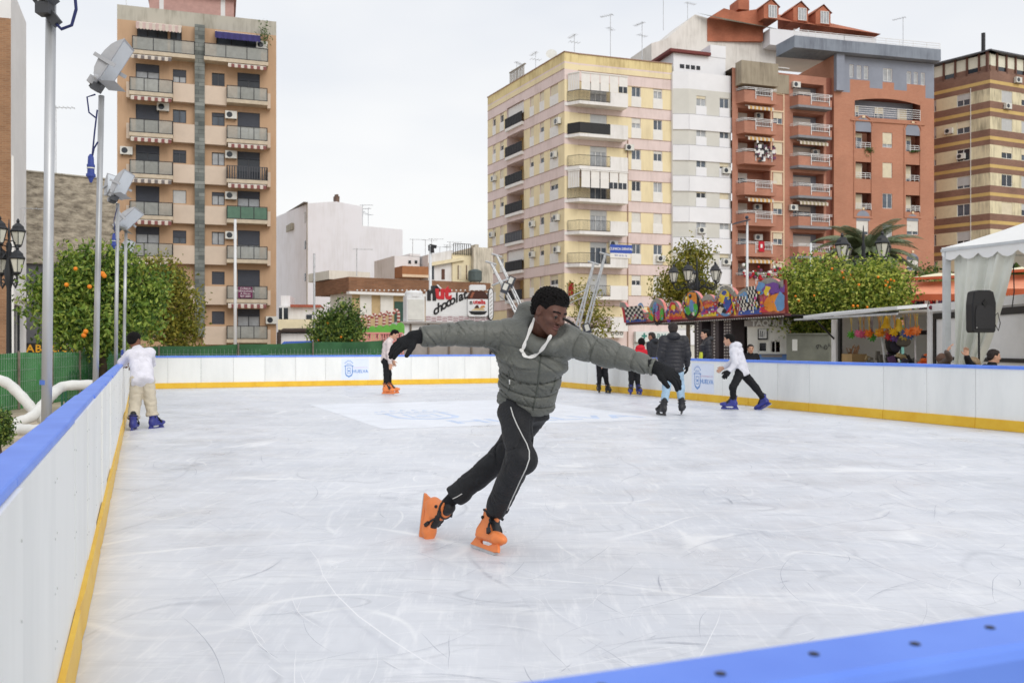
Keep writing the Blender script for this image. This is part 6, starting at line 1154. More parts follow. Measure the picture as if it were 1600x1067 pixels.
def booth():
    fr = fr_(1168, 30.8, 1234, 30.4); S = fr.su; Z = lambda u, v: fr.zv(S(u), v); root = thing('ticket_booth', fr.pt(0, GZ), 'white ticket booth with a blue base and grey name board', 'ticket booth'); W_ = fr.W; wh = mat('booth_white', (236, 234, 226), .5, .05); bl = mat('booth_blue', (110, 150, 214), .5, .06)
    w = [(S(1184), S(1199.5), Z(1190, 551), Z(1190, 533), .25), (S(1204), S(1220.5), Z(1210, 550), Z(1210, 532), .25)]; ht = Z(1200, 492)
    g = MB(wh); facade(g, fr, 0, W_, Z(1200, 553), ht, w, lambda a, z: wh); fr.box(g, 0, W_, GZ, Z(1200, 553)-.004, .02, -.06, bl); fr.box(g, 0, W_, Z(1200, 553), Z(1200, 551.5), .003, .12)
    A, B = fr.pt(0, 0), fr.pt(W_, 0); bk = fr.n*-2.2
    for p in (A, B): g.poly([p+Vector((0, 0, GZ)), p+bk+Vector((0, 0, GZ)), p+bk+Vector((0, 0, ht)), p+Vector((0, 0, ht))])
    g.poly([A+bk+Vector((0, 0, GZ)), B+bk+Vector((0, 0, GZ)), B+bk+Vector((0, 0, ht)), A+bk+Vector((0, 0, ht))]); g.poly([A+Vector((0, 0, ht)), B+Vector((0, 0, ht)), B+bk+Vector((0, 0, ht)), A+bk+Vector((0, 0, ht))], ACW); g.build('body', root)
    win(root, fr, *w[0][:4], wh, GL[3], 0, depth=.1, panes=1); f = MB(wh); o = w[1]
    for a0, a1, z0, z1 in ((o[0], o[0]+.04, o[2], o[3]), (o[1]-.04, o[1], o[2], o[3]), (o[0]+.04, o[1]-.04, o[3]-.04, o[3]), (o[0]+.14, o[0]+.17, o[2], o[3]-.04)): fr.box(f, a0, a1, z0, z1, -.03, -.08)
    f.build('window', root); fr.box(MB(GL[3]), 0, 1, 0, 1, 0, .1)
    h = MB(STB); fr.box(h, -.1, W_+.1, Z(1200, 510), Z(1200, 500), .004, .1); h = h.build('name_board', root); text('lettering', 'TAQUILLA', FW, h, fr.MT(S(1205), Z(1201, 505.2), .105), .28, .01, bold=.012)
    p = MB(BLK); fr.box(p, S(1184), S(1199.5), Z(1190, 531), Z(1190, 514), .004, .04); fr.box(p, S(1185.6), S(1198), Z(1190, 528.6), Z(1190, 514.4), .04, .045, FW)
    zz = Z(1190, 522); a = S(1190); 
    for dx, l, an in ((-.06, .2, .3), (-.02, .26, .1), (.02, .25, -.05), (.06, .2, -.3)): p.bar(fr.pt(a+dx, zz-.1, .05), fr.pt(a+dx-an*.15, zz-.1+l*.8, .05), .022, .006)
    p.build('poster', root); p = MB(STB); fr.box(p, S(1190), S(1222), Z(1200, 558), Z(1200, 554.2), .02, .03); p.build('notice', root)
    sh = thing('electrical_cabinet', PX(1262, 29, GZ), 'grey electrical cabinet with dark scribbles under the bright orange tree', 'cabinet'); g = MB(mat('cabinet_grey', (124, 126, 114), .6, .12)); f2 = fr_(1229, 29.3, 1296, 28.6); f2.box(g, 0, f2.W, GZ, f2.zv(1, 523), 0, -1); f2.box(g, 0, f2.W, f2.zv(1, 523), f2.zv(1, 520.5), .05, -1.05)
    f2.box(g, f2.su(1238), f2.su(1246), f2.zv(1, 548), f2.zv(1, 530), .004, .02, ACW); g.build('body', sh); r = random.Random(6); g = MB(BLK); q = f2.pt(f2.su(1278), f2.zv(1, 543), .012)
    for k in range(6): pp = [q+f2.t*(k*.09+r.uniform(-.05, .05))+Vector((0, 0, r.uniform(-.12, .15))) for _ in range(4)]; g.tube(pp, .009, 4)
    g.build('scribble', sh)
booth()
def toy_stall():
    fr = FR(RK(15.4, 19.6).to_2d(), RK(15.4, 14.2).to_2d()); fr = fr_(1296, 25.6, 1457, 21.2); S = fr.su; Z = lambda u, v: fr.zv(S(u), v); root = thing('toy_stall', fr.pt(0, GZ), 'open white toy stall with a lifted flap and rows of hanging toys', 'stall'); W_ = fr.W
    g = MB(WHP); zt = Z(1450, 480); fr.box(g, S(1299), S(1306), GZ, Z(1302, 499), 0, -.25); fr.box(g, S(1448.5), S(1455), GZ, zt, .0, -.3); fr.box(g, S(1299), W_, .55, .62, .0, -1.2, STB); fr.box(g, S(1299), W_, GZ, .55, -.02, -.1); bk = mat('stall_inside', (236, 236, 232), .6, .05, 1)  # inside walls whitened in place of lamp light under the flap
    fr.box(g, S(1304), W_, GZ, zt-.1, -2.2, -2.26, bk); fr.box(g, 0, .06, GZ, zt-.1, -.3, -2.2, bk); fr.box(g, .05, W_, zt-.1, zt-.04, -.1, -2.2, bk); fr.box(g, S(1307), S(1310), GZ, zt-.15, -.05, -.12, BLK); fr.box(g, S(1348.5), S(1353), GZ, zt-.3, -2.1, -2.15, BLK); g.build('body', root)
    # lifted flap
    g = MB(WHP); q = [fr.pt(S(1301), Z(1301, 492), .0), fr.pt(S(1449), Z(1449, 480), .0), fr.pt(S(1449), Z(1449, 484), .8), fr.pt(S(1301)-.1, Z(1301, 498)+.0, .85)]; up = Vector((0, 0, .08)); g.add(q+[p+up for p in q], [(3, 2, 1, 0), (4, 5, 6, 7), (0, 1, 5, 4), (1, 2, 6, 5), (2, 3, 7, 6), (3, 0, 4, 7)]); g.bar(q[3]-Vector((0, 0, .05)), q[2]-Vector((0, 0, .05)), .08, .05, BLK); g.bar(q[3]+Vector((-.25, 0, -.03)), q[2]-Vector((0, 0, .1)), .04, .05, STEEL); g.build('flap', root)
    g = MB(BLK); g.tube([fr.pt(S(1303), Z(1303, 530), -.02), fr.pt(S(1301)+.1, Z(1301, 500), .6)], .025, 6); g.build('gas_strut', root)
    # closed white door panel on the right end
    f2 = FR(fr.pt(W_, 0).to_2d(), RK(15.2, 11.2).to_2d()); g = MB(WHP); f2.box(g, 0, f2.W, GZ, zt+.02, 0, -.1); f2.box(g, -.05, f2.W, zt-.12, zt+.06, .004, .08); 
    for a0, a1, z0, z1 in ((.08, .22, .0, zt-.16), (.22, f2.W, zt-.3, zt-.16), (.22, f2.W, .92, 1.0)): f2.box(g, a0, a1, z0, z1, .004, .03, BLK)
    g.ball(f2.pt(.12, zt-.02, .09), .05, mat('paint_maroon', (110, 30, 50), .5, .05), 8, 6); g.build('door', root)
    # toys hung in a row under the flap: each its own thing
    rr = random.Random(9); cols = [((1328.5, 523), (96, 176, 60)), ((1338.5, 521), (224, 96, 150)), ((1343, 522), (214, 84, 130)), ((1348, 521.5), (232, 110, 150)), ((1352, 522), (214, 90, 120)), ((1357, 520.5), (236, 140, 44)), ((1362.5, 521), (240, 130, 40)), ((1367.5, 521), (232, 110, 50)), ((1373, 519.5), (240, 190, 50)), ((1377.5, 520), (240, 160, 40)), ((1381, 525.5), (60, 150, 90)), ((1386.5, 519), (190, 120, 70)), ((1391.5, 526), (190, 50, 60)), ((1396, 527.5), (110, 80, 150)), ((1399.5, 519), (244, 196, 30)), ((1406, 525), (200, 180, 90)), ((1409, 521), (90, 110, 170)), ((1413.5, 519), (240, 120, 50)), ((1420.5, 523.5), (70, 110, 170)), ((1425.5, 519), (246, 136, 60)), ((1430, 517.5), (246, 128, 48)), ((1436, 516.5), (248, 140, 70)), ((1360, 527.5), (80, 160, 70)), ((1387, 504), (236, 190, 40)), ((1395.5, 508), (230, 196, 50)), ((1401, 509), (240, 206, 70))]
    cn = lambda c: 'pink' if c[2] > 110 and c[0] > 180 else 'orange' if c[0] > 225 and c[1] < 165 else 'yellow' if c[0] > 220 else 'green' if c[1] > 140 else 'blue' if c[2] > 140 else 'dark red'
    for i, ((u, v), c) in enumerate(cols):
        d = rr.uniform(-.16, .12); p = fr.pt(S(u), Z(u, v), d); m = mat('toy_%d_%d_%d' % c, c, .5, .1, 8); n = cn(c); odd = v < 512 or v > 524
        t = thing('hanging_toy', p, f'{n} {"bell shaped toy hung high" if v < 512 else "toy dangling low" if odd else "spiky ball toy on a strap"} under the toy stall flap', 'toy', f'{n} toys hanging in the toy stall {"high up" if v < 512 else "low down" if odd else "in the row"}'); g = MB(m)
        if v < 512: g.lathe([(.02, .17), (.05, .12), (.07, -.02), (.13, -.12), (.12, -.15)], p, 10)
        else:
            g.ball(p, .075, None, 10, 7)
            for k in range(14): a, b_ = k*2.4, math.acos(1-2*(k+.5)/14); e = Vector((math.sin(b_)*math.cos(a), math.sin(b_)*math.sin(a), math.cos(b_))); g.tube([p+e*.06, p+e*.125], [.03, .012], 5)
        g.build('ball', t); zc = Z(u, 496-(u-1330)*.06); 
        if v >= 512: g = MB(mat('strap_%d' % (i % 3), [(206, 180, 96), (150, 140, 150), (214, 160, 90)][i % 3], .7, .1)); g.tube([p+Vector((0, 0, .07)), Vector((p.x+.02, p.y, zc))], .012, 4); g.tube([p+Vector((.03, 0, .07)), Vector((p.x-.03, p.y, zc))], .01, 4); g.build('strap', t)
    bx = thing('cardboard_box', fr.pt(S(1316), .62), 'open cardboard box of wooden sticks at the left end of the toy stall', 'box'); g = MB(mat('cardboard', (186, 156, 110), .8, .1)); fr.box(g, S(1306.5), S(1326), .62, 1.02, -.1, -.55); g.build('carton', bx)
    g = MB(mat('stick_wood', (170, 130, 96), .7, .15))
    for k in range(18): a = S(1307.5)+(S(1325)-S(1307.5))*rr.random(); g.bar(fr.pt(a, .95, -.3), fr.pt(a+rr.uniform(-.1, .1), 1.15+rr.random()*.15, -.3+rr.uniform(-.15, .1)), .02, .02)
    g.build('sticks', bx)
    og = mat('toy_orange', (236, 112, 44), .5, .12, 6); t = thing('toy_pile', fr.pt(S(1436), .62), 'heap of orange plush toys on the right end of the toy stall counter', 'toys'); g = MB(og)
    for k in range(60): a = rr.uniform(S(1424), S(1447.5)); h = (a-S(1424))/(S(1447.5)-S(1424)); p = fr.pt(a, .66+rr.random()*(.15+.5*h), -.2-rr.random()*.4); g.ball(p, (rr.uniform(.05, .1), .06, rr.uniform(.03, .05)), None, 7, 5)
    tag(g.build('plush_heap', t), kind='stuff')
    t = thing('merchandise', fr.pt(S(1385), .62), 'dark bags and small goods crowded on the toy stall counter', 'goods'); g = MB(BLK); cs = [BLK, mat('cloth_dark', (60, 56, 70)), mat('cloth_grey', (120, 116, 106), .8, .1), mat('cloth_purple', (110, 80, 120), .8, .1), mat('cloth_sand', (170, 150, 110), .8, .1), GL[0]]
    for k in range(70): a = rr.uniform(S(1340), S(1422)); g.box(fr.pt(a, .66+rr.random()**2*.35, -.15-rr.random()*.6), (rr.uniform(.05, .2), rr.uniform(.05, .15), rr.uniform(.05, .25)), rr.choice(cs), Matrix.Rotation(rr.uniform(-.5, .5), 3, 'Y'))
    tag(g.build('goods', t), kind='stuff'); g = MB(cs[0]); p = fr.pt(S(1369), 1.35, -.5); g.ball(p, (.22, .14, .36), None, 12, 8); g.ball(p+Vector((.02, -.1, -.1)), (.15, .08, .18), cs[1], 10, 7); g.build('rucksack', t); g = MB(cs[2]); g.ball(fr.pt(S(1379), 1.35, -.6), (.2, .14, .14), None, 10, 7); g.build('bag', t)
    g = MB(STEEL); g.bar(fr.pt(S(1371), 1.62, -.1), fr.pt(S(1378), .7, -.1), .035, .035); g.bar(fr.pt(S(1378), .72, -.1), fr.pt(S(1419.5), .7, -.2), .03, .03); g.bar(fr.pt(S(1418), 1.55, -.2), fr.pt(S(1419.5), .62, -.2), .03, .03); fr.box(g, S(1416), S(1448), 1.52, 1.62, -.2, -.7, BLK); g.build('display_stand', t)
toy_stall()
def marquee():
    c0 = RK(14.1, 12.54); root = thing('marquee', (c0.x, c0.y, GZ), 'white marquee with a scalloped edge and a gathered side curtain, at the right edge', 'marquee'); wv = mat('canvas_white', (238, 238, 236), .6, .03, 1.5); wc = mat('curtain_white', (226, 228, 218), .6, .06, 1.5); al = mat('leg_white', (206, 210, 212), .4, .08, 3); ph = 4.0
    ze, p0, p1, q1, q0 = 3.08, 14.05, 14.05+ph, 12.6, 12.6-ph; pk = (p0+ph/2, q1-ph/2, 4.05)
    cor = [(p0, q1), (p0, q0), (p1, q0), (p1, q1)]; g = MB(wv); n = 12
    for i in range(4):
        a, b_ = cor[i], cor[(i+1) % 4]
        for j in range(n):
            for k in range(6):
                def pt(s, t): x = a[0]+(b_[0]-a[0])*s; y = a[1]+(b_[1]-a[1])*s; tt = t; z = ze+.02+(pk[2]-ze)*(tt**1.2)-.05*math.sin(s*math.pi)*(1-t); return RK(x+(pk[0]-x)*t, y+(pk[1]-y)*t, z)
                g.poly([pt(j/n, k/6), pt((j+1)/n, k/6), pt((j+1)/n, (k+1)/6), pt(j/n, (k+1)/6)])
        m = 40; N_ = 10
        for j in range(m):
            f = lambda s: RK(a[0]+(b_[0]-a[0])*s, a[1]+(b_[1]-a[1])*s, 0)
            def zb_(s): return ze-.12-.1*abs(math.sin(s*math.pi*N_))**.8
            s0, s1 = j/m, (j+1)/m; A_, B_ = f(s0), f(s1); sag = lambda s: -.05*math.sin(s*math.pi); g.poly([A_+Vector((0, 0, zb_(s0)+sag(s0))), B_+Vector((0, 0, zb_(s1)+sag(s1))), B_+Vector((0, 0, ze+.03+sag(s1))), A_+Vector((0, 0, ze+.03+sag(s0)))])
    g.build('canopy', root, True)
    for i, (a, b_) in enumerate(cor): L = MB(al); p = RK(a+(.06 if a == p0 else -.06), b_+(.06 if b_ == q0 else -.06)); L.bar((p.x, p.y, GZ), (p.x, p.y, ze), .11, .11); L.box((p.x, p.y, GZ+.01), (.22, .22, .02)); L.build('leg', root)
    for i in range(4): a, b_ = cor[i], cor[(i+1) % 4]; L = MB(al); L.bar(RK(a[0], a[1], ze-.03), RK(b_[0], b_[1], ze-.03), .05, .05); L.build('beam', root)
    # side curtain gathered to the corner leg: wide at the top, tied near the bottom
    K, R_ = 46, 16; V = []
    for k in range(R_+1):
        t = k/R_; z = ze-.08-(ze-.08-.55)*t; w = 1.05*(1-t)**.7+.24; w = w if t < .93 else .34
        for j in range(K+1): s = j/K; x = .1+w*s; d = .06*math.sin(s*38+t*2)*(.4+.8*t)+.05*math.sin(s*15-t); V.append(RK(p0+.1+d, q1-.1-x, z))
    me = npmesh('curtain', np.array([tuple(v) for v in V])-np.array((c0.x, c0.y, GZ)), [(k*(K+1)+j, k*(K+1)+j+1, (k+1)*(K+1)+j+1, (k+1)*(K+1)+j) for k in range(R_) for j in range(K)], [wc]); link('curtain', me, root, Matrix.Translation(Vector((c0.x, c0.y, GZ))))
    # second gathered curtain on the far side, seen edge on
    g = MB(al); a = RK(p0+.06, q1-.05, .95); g.tube([a+Vector((-.1, -.1, 0)), a+Vector((.22, -.16, .01))], .02, 6); g.build('tie', root)
    for du in (0, 1): g = MB(BLK); x = RK(p0+.2, q1-1.35-.3*du); g.tube([Vector((x.x, x.y, ze-.1)), Vector((x.x+.02, x.y, 2.2)), Vector((x.x-.02, x.y, 1.6 if du else 1.9))], .01, 5); g.build('cable', root)
marquee()
def speaker():
    Y = 15.6; c = P(1529.5, 487, Y); b = PX(1530, Y, GZ); root = thing('loudspeaker', b, 'black loudspeaker on a pole stand, in front of the marquee curtain', 'loudspeaker'); bk = mat('speaker_black', (30, 30, 32), .5, .08, 8); g = MB(bk); w, h, d = .2, .365, .16
    pr = [(-w, -h*.92), (-w*.9, -h), (w*.9, -h), (w, -h*.92), (w*1.04, h*.4), (w*.8, h*.92), (w*.5, h), (-w*.5, h), (-w*.86, h*.94), (-w*1.02, h*.35)]
    n = len(pr); vs = []
    for dd, s in ((-d-.03, .93), (-d, 1), (d*.2, 1), (d, .72)): vs += [(c.x+a*s, c.y+dd, c.z+z*(s*.3+.7)) for a, z in pr]
    g.add(vs, [tuple(range(n-1, -1, -1)), tuple(range(3*n, 4*n))]+[(k*n+i, k*n+(i+1) % n, (k+1)*n+(i+1) % n, (k+1)*n+i) for k in range(3) for i in range(n)]); box = g.build('cabinet', root)
    g = MB(mat('grille_black', (44, 44, 46), .65, .1, 30)); g.prism([(c.x+a*.8, c.z+z*.55-.1) for a, z in pr], c.y-d-.032, c.y-d-.045, lambda x, z, y: Vector((x, y, z))); g.build('grille', box)
    g = MB(mat('horn_black', (14, 14, 15), .4, .05)); g.prism([(c.x, c.z+.2), (c.x+.045, c.z+.14), (c.x, c.z+.06), (c.x-.045, c.z+.14)], c.y-d-.03, c.y-d-.05, lambda x, z, y: Vector((x, y, z))); g.build('horn', box); g = MB(ACW); g.ball((c.x-.14, c.y-d-.04, c.z-.28), (.014, .006, .018)); g.build('badge', box)
    g = MB(bk); g.tube([(c.x+.0, c.y, c.z-h+.01), (b.x, b.y, .55)], .018, 8); g.tube([(b.x, b.y, .55), (b.x, b.y, GZ+.1)], .024, 8)
    for k in range(3): a = .5+k*2.1; g.tube([(b.x, b.y, .5), (b.x+.5*math.cos(a), b.y+.5*math.sin(a), GZ+.02)], .014, 6)
    g.build('stand', root)
    g = MB(bk); g.tube([(c.x+.2, c.y, c.z-.15), (c.x+.33, c.y, c.z-.02), (c.x+.4, c.y+.05, c.z-.2), (c.x+.34, c.y, c.z-.33), (c.x+.27, c.y, c.z-.2)], .008, 5); g.build('cable', root)
speaker()
def food_stall():
    fr = fr_(1410, 36, 1650, 33); S = fr.su; Z = lambda u, v: fr.zv(S(u), v); root = thing('food_stall', fr.pt(0, GZ), 'food stall with salmon orange awnings and a cream roof, behind the marquee', 'stall'); oa = mat('awning_salmon', (238, 160, 126), .7, .08, 1.5); ob = mat('awning_orange', (206, 104, 66), .7, .1); cr_ = mat('roof_cream', (242, 234, 200), .6, .05); yg = mat('post_lime', (196, 206, 92), .5, .06)
    for ua, ub, va, vm, vb in ((1413, 1502, 437, 460, 470), (1552, 1640, 426, 452, 462)):
        g = MB(oa); q = [fr.pt(S(ua), Z(ua, va+4), 0), fr.pt(S(ub), Z(ub, va+2), 0), fr.pt(S(ub), Z(ub, vm)-.05, 1.4), fr.pt(S(ua), Z(ua, vm)-.05, 1.4)]; g.poly(q); n = 26
        for k in range(n): a, b_ = q[3].lerp(q[2], k/n), q[3].lerp(q[2], (k+1)/n); g.poly([a, b_, b_-Vector((0, 0, .22)), a.lerp(b_, .5)-Vector((0, 0, .29)), a-Vector((0, 0, .22))], ob)
        g.build('awning', root); g = MB(cr_); g.add([fr.pt(S(ua+14), Z(ua, va-1), .6), fr.pt(S(ub), Z(ub, va-5), .6), fr.pt(S(ub), Z(ub, va-14), -2), fr.pt(S(ua+40), Z(ua, va-14), -2)], [(0, 1, 2, 3)]); g.bar(fr.pt(S(ua+14), Z(ua, va+1), .65), fr.pt(S(ub), Z(ub, va-3), .65), .22, .1, ob); g.build('roof', root)
    g = MB(WHP); fr.box(g, S(1418), S(1650), GZ, 1.35, -.2, -.4); fr.box(g, S(1555), S(1650), Z(1580, 503), Z(1580, 494), 0, .1, mat('counter_mint', (222, 236, 226), .5, .05)); fr.box(g, S(1545), S(1650), Z(1580, 545), Z(1580, 503), -.1, -.2); fr.box(g, S(1580), S(1600), Z(1580, 548), Z(1580, 505), -.08, .0, mat('inside_tan', (176, 166, 150), .6, .15)); fr.box(g, S(1582), S(1593), Z(1580, 540), Z(1580, 534), .01, .05, FW); fr.box(g, S(1568), S(1580), GZ, Z(1570, 503), .1, -.2, mat('post_marble', (190, 190, 190), .4, .2, 6)); ct = g.build('counter', root)
    tt = mat('letter_teal', (120, 150, 150)); text('lettering', 'LA  TIENDA', tt, ct, fr.MT(S(1592), Z(1590, 498.5), .11), .34, .01, bold=.01)
    g = MB(yg); fr.box(g, S(1570), S(1579), Z(1575, 494), Z(1575, 460), .05, -.1); fr.box(g, S(1560), S(1563), Z(1575, 494), Z(1575, 460), .05, -.1); g.build('post', root)
    g = MB(FW); 
    for k in range(40): u = 1500+k*3; g.bar(fr.pt(S(u), Z(u, 494), .12), fr.pt(S(u), Z(u, 458), .12), .018, .018)
    for v in range(462, 495, 4): g.bar(fr.pt(S(1500), Z(1500, v), .12), fr.pt(S(1618), Z(1618, v), .12), .018, .018)
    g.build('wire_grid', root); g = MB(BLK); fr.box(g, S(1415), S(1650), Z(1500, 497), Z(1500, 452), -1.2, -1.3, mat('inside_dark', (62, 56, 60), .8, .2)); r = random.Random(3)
    for k in range(60): a = r.uniform(S(1418), S(1500)); z = r.uniform(Z(1460, 482), Z(1460, 468)); fr.box(g, a, a+r.uniform(.03, .15), z, z+r.uniform(.1, .3), -.9, -.8+.002*k, r.choice([RED, FW, mat('cloth_purple', (110, 80, 120)), mat('paint_maroon', (110, 30, 50)), GL[0]]))
    g.build('interior', root)
food_stall()
# ================================================================== smooth bodies: distance fields turned into one continuous surface
A3 = lambda v: np.array([v[0], v[1], v[2]], np.float32)
class SD:
    def __init__(s, lo, hi, h):
        s.o = np.array(lo, np.float32); s.h = h; n = np.ceil((np.array(hi)-np.array(lo))/h).astype(int)+2; s.F = np.full(n, 1.0, np.float32); s.n = n
    def sub(s, lo, hi):
        a = np.clip(np.floor((np.array(lo)-s.o)/s.h).astype(int), 0, s.n-1); b = np.clip(np.ceil((np.array(hi)-s.o)/s.h).astype(int)+1, 1, s.n)
        g = [(s.o[i]+np.arange(a[i], b[i], dtype=np.float32)*s.h) for i in range(3)]
        return tuple(slice(a[i], b[i]) for i in range(3)), g[0][:, None, None], g[1][None, :, None], g[2][None, None, :]
    def put(s, sl, d, k, op='u'):
        a = s.F[sl]
        if a.size == 0: return
        if op == 'u': h = np.maximum(k-np.abs(a-d), 0)/max(k, 1e-6); s.F[sl] = np.minimum(a, d)-h*h*k*.25
        else: d = -d; h = np.maximum(k-np.abs(a-d), 0)/max(k, 1e-6); s.F[sl] = np.maximum(a, d)+h*h*k*.25
    def cone(s, a, b, ra, rb, k=.02, disp=None, op='u'):
        a, b = A3(a), A3(b); m = max(ra, rb)+k+4*s.h+(.03 if disp else 0); sl, X, Y, Z = s.sub(np.minimum(a, b)-m, np.maximum(a, b)+m); ab = b-a; L2 = float(ab@ab) or 1e-9
        px, py, pz = X-a[0], Y-a[1], Z-a[2]; t = np.clip((px*ab[0]+py*ab[1]+pz*ab[2])/L2, 0, 1)
        d = np.sqrt((px-t*ab[0])**2+(py-t*ab[1])**2+(pz-t*ab[2])**2)-(ra+(rb-ra)*t)
        if disp: d = d-disp(t*math.sqrt(L2), X, Y, Z)
        s.put(sl, d, k, op)
    def etube(s, a, b, lat, ra, rb, k=.02, disp=None, cap=.5, op='u'):
        """tapering tube of elliptic section: lat is the way the first radius points"""
        a, b = A3(a), A3(b); ax = b-a; L_ = float(np.linalg.norm(ax)); ax = ax/L_; lat = A3(lat); lat = lat-ax*(lat@ax); lat /= np.linalg.norm(lat); dep = np.cross(ax, lat)
        m = max(*ra, *rb)+k+4*s.h+(.03 if disp else 0); sl, X, Y, Z = s.sub(np.minimum(a, b)-m, np.maximum(a, b)+m); px, py, pz = X-a[0], Y-a[1], Z-a[2]
        tz = px*ax[0]+py*ax[1]+pz*ax[2]; t = np.clip(tz/L_, 0, 1); u = px*lat[0]+py*lat[1]+pz*lat[2]; v = px*dep[0]+py*dep[1]+pz*dep[2]; w = tz-t*L_
        r0 = ra[0]+(rb[0]-ra[0])*t; r1 = ra[1]+(rb[1]-ra[1])*t; mn = np.minimum(r0, r1); d = (np.sqrt((u/r0)**2+(v/r1)**2+(w/(mn*cap))**2)-1)*mn*np.where(np.abs(w) > 0, min(1, cap+.2), 1)
        if disp: d = d-disp(t*L_, X, Y, Z)
        s.put(sl, d, k, op)
    def ell(s, c, r, k=.02, R=None, op='u', disp=None):
        c, r = A3(c), A3(r); m = float(r.max())+k+4*s.h; sl, X, Y, Z = s.sub(c-m, c+m); x, y, z = X-c[0], Y-c[1], Z-c[2]
        if R is not None: x, y, z = (R[0][0]*x+R[1][0]*y+R[2][0]*z, R[0][1]*x+R[1][1]*y+R[2][1]*z, R[0][2]*x+R[1][2]*y+R[2][2]*z)
        k0 = np.sqrt((x/r[0])**2+(y/r[1])**2+(z/r[2])**2); k1 = np.sqrt((x/r[0]**2)**2+(y/r[1]**2)**2+(z/r[2]**2)**2); d = k0*(k0-1)/np.maximum(k1, 1e-6)
        if disp: d = d-disp(x, y, z)
        s.put(sl, d, k, op)
    def plane(s, p, n, rad):
        """cut away what lies beyond p along n, within rad of p"""
        p, n = A3(p), A3(n); n /= np.linalg.norm(n); sl, X, Y, Z = s.sub(p-rad, p+rad); d = (X-p[0])*n[0]+(Y-p[1])*n[1]+(Z-p[2])*n[2]
        near = ((X-p[0])**2+(Y-p[1])**2+(Z-p[2])**2) < rad*rad; F = s.F[sl]; s.F[sl] = np.where(near, np.maximum(F, d), F)
    def mesh(s):
        F = s.F; S = F < 0; c = sum(S[i:F.shape[0]-1+i, j:F.shape[1]-1+j, k:F.shape[2]-1+k].astype(np.int8) for i in (0, 1) for j in (0, 1) for k in (0, 1))
        act = (c > 0) & (c < 8); I = np.argwhere(act); idx = np.full(act.shape, -1, np.int64); idx[act] = np.arange(len(I)); pos = np.zeros((len(I), 3), np.float32); cnt = np.zeros(len(I), np.float32)
        co = [(i, j, k) for i in (0, 1) for j in (0, 1) for k in (0, 1)]; val = {o: F[I[:, 0]+o[0], I[:, 1]+o[1], I[:, 2]+o[2]] for o in co}
        for a in co:
            for ax in range(3):
                if a[ax] == 0:
                    b = list(a); b[ax] = 1; b = tuple(b); fa, fb = val[a], val[b]; cr = (fa < 0) != (fb < 0); t = np.where(cr, fa/np.where(cr, fa-fb, 1), 0)
                    p = np.tile(np.array(a, np.float32), (len(I), 1)); p[:, ax] = t; pos[cr] += p[cr]; cnt[cr] += 1
        V = (I+pos/cnt[:, None])*s.h+s.o; Q = []
        for ax in range(3):
            o = [0, 0, 0]; o[ax] = 1; n = F.shape; A_ = S[:n[0]-o[0], :n[1]-o[1], :n[2]-o[2]]; B_ = S[o[0]:, o[1]:, o[2]:]; E = np.argwhere(A_ != B_); u, v = (ax+1) % 3, (ax+2) % 3
            E = E[(E[:, u] > 0) & (E[:, v] > 0) & (E[:, u] < n[u]-1) & (E[:, v] < n[v]-1)]
            def cell(du, dv): e = E.copy(); e[:, u] -= du; e[:, v] -= dv; return idx[e[:, 0], e[:, 1], e[:, 2]]
            q = np.stack([cell(1, 1), cell(0, 1), cell(0, 0), cell(1, 0)], 1); fl = ~S[E[:, 0], E[:, 1], E[:, 2]]; q[fl] = q[fl][:, ::-1]; Q.append(q[(q >= 0).all(1)])
        return V, np.concatenate(Q)
def smooth(V, Q, it=1, lam=.5):
    for _ in range(it):
        acc = np.zeros_like(V); cn = np.zeros(len(V), np.float32)
        for i in range(4): np.add.at(acc, Q[:, i], V[Q[:, (i+1) % 4]]+V[Q[:, (i-1) % 4]]); np.add.at(cn, Q[:, i], 2)
        V = V+(acc/np.maximum(cn, 1)[:, None]-V)*lam
    return V
def solid(name, sd, mats, parent, org, fmfun=None, it=1):
    V, Q = sd.mesh(); V = smooth(V, Q, it); fm = None
    if fmfun is not None: fm = fmfun(V[Q].mean(1))
    me = npmesh(name, V-A3(org), Q, mats, fm); o = link(name, me, parent, Matrix.Translation(Vector(org))); return o
def frame(fwd, up): x = Vector(fwd).normalized(); z = Vector(up); z = (z-x*z.dot(x)).normalized(); y = z.cross(x); return Matrix((x, y, z)).transposed()   # columns forward, left, up
def cloth(name, c, rough=.8, bump=.25, bs=60, var=.1): return mat(name, c, rough, var, 7, bump=bump, bs=bs, spec=.25)
def skinmat(name, c): return mat(name, c, .5, .06, 14, bump=.05, bs=120, spec=.35)
def folds(amp, sc, seed): 
    a, b, c = (seed*1.7) % 6, (seed*2.3) % 6, (seed*3.1) % 6
    return lambda X, Y, Z: amp*(np.sin(X*sc*1.0+Z*sc*.8+a+1.5*np.sin(Z*sc*.45+b))*np.cos(Y*sc*.7-Z*sc*.5+b)+.5*np.sin(Z*sc*1.9+X*sc*.9+c+np.sin(X*sc*.6)))
def creases(amp, sc, seed, ax=(1, 0, .6)):
    """narrow valleys in wandering lines, as in pulled cloth"""
    def fn(X, Y, Z):
        w = 1.3*np.sin(X*sc*.31+Z*sc*.42+seed)+.9*np.sin(Y*sc*.5-X*sc*.23+seed*2)+.8*np.sin(Z*sc*.17-Y*sc*.3+seed*3); m = .5+.5*np.sin(X*sc*.21-Z*sc*.33+seed*1.9)
        return -amp*m*(1-np.abs(np.sin((X*ax[0]+Y*ax[1]+Z*ax[2])*sc*.5+w)))**5
    return fn
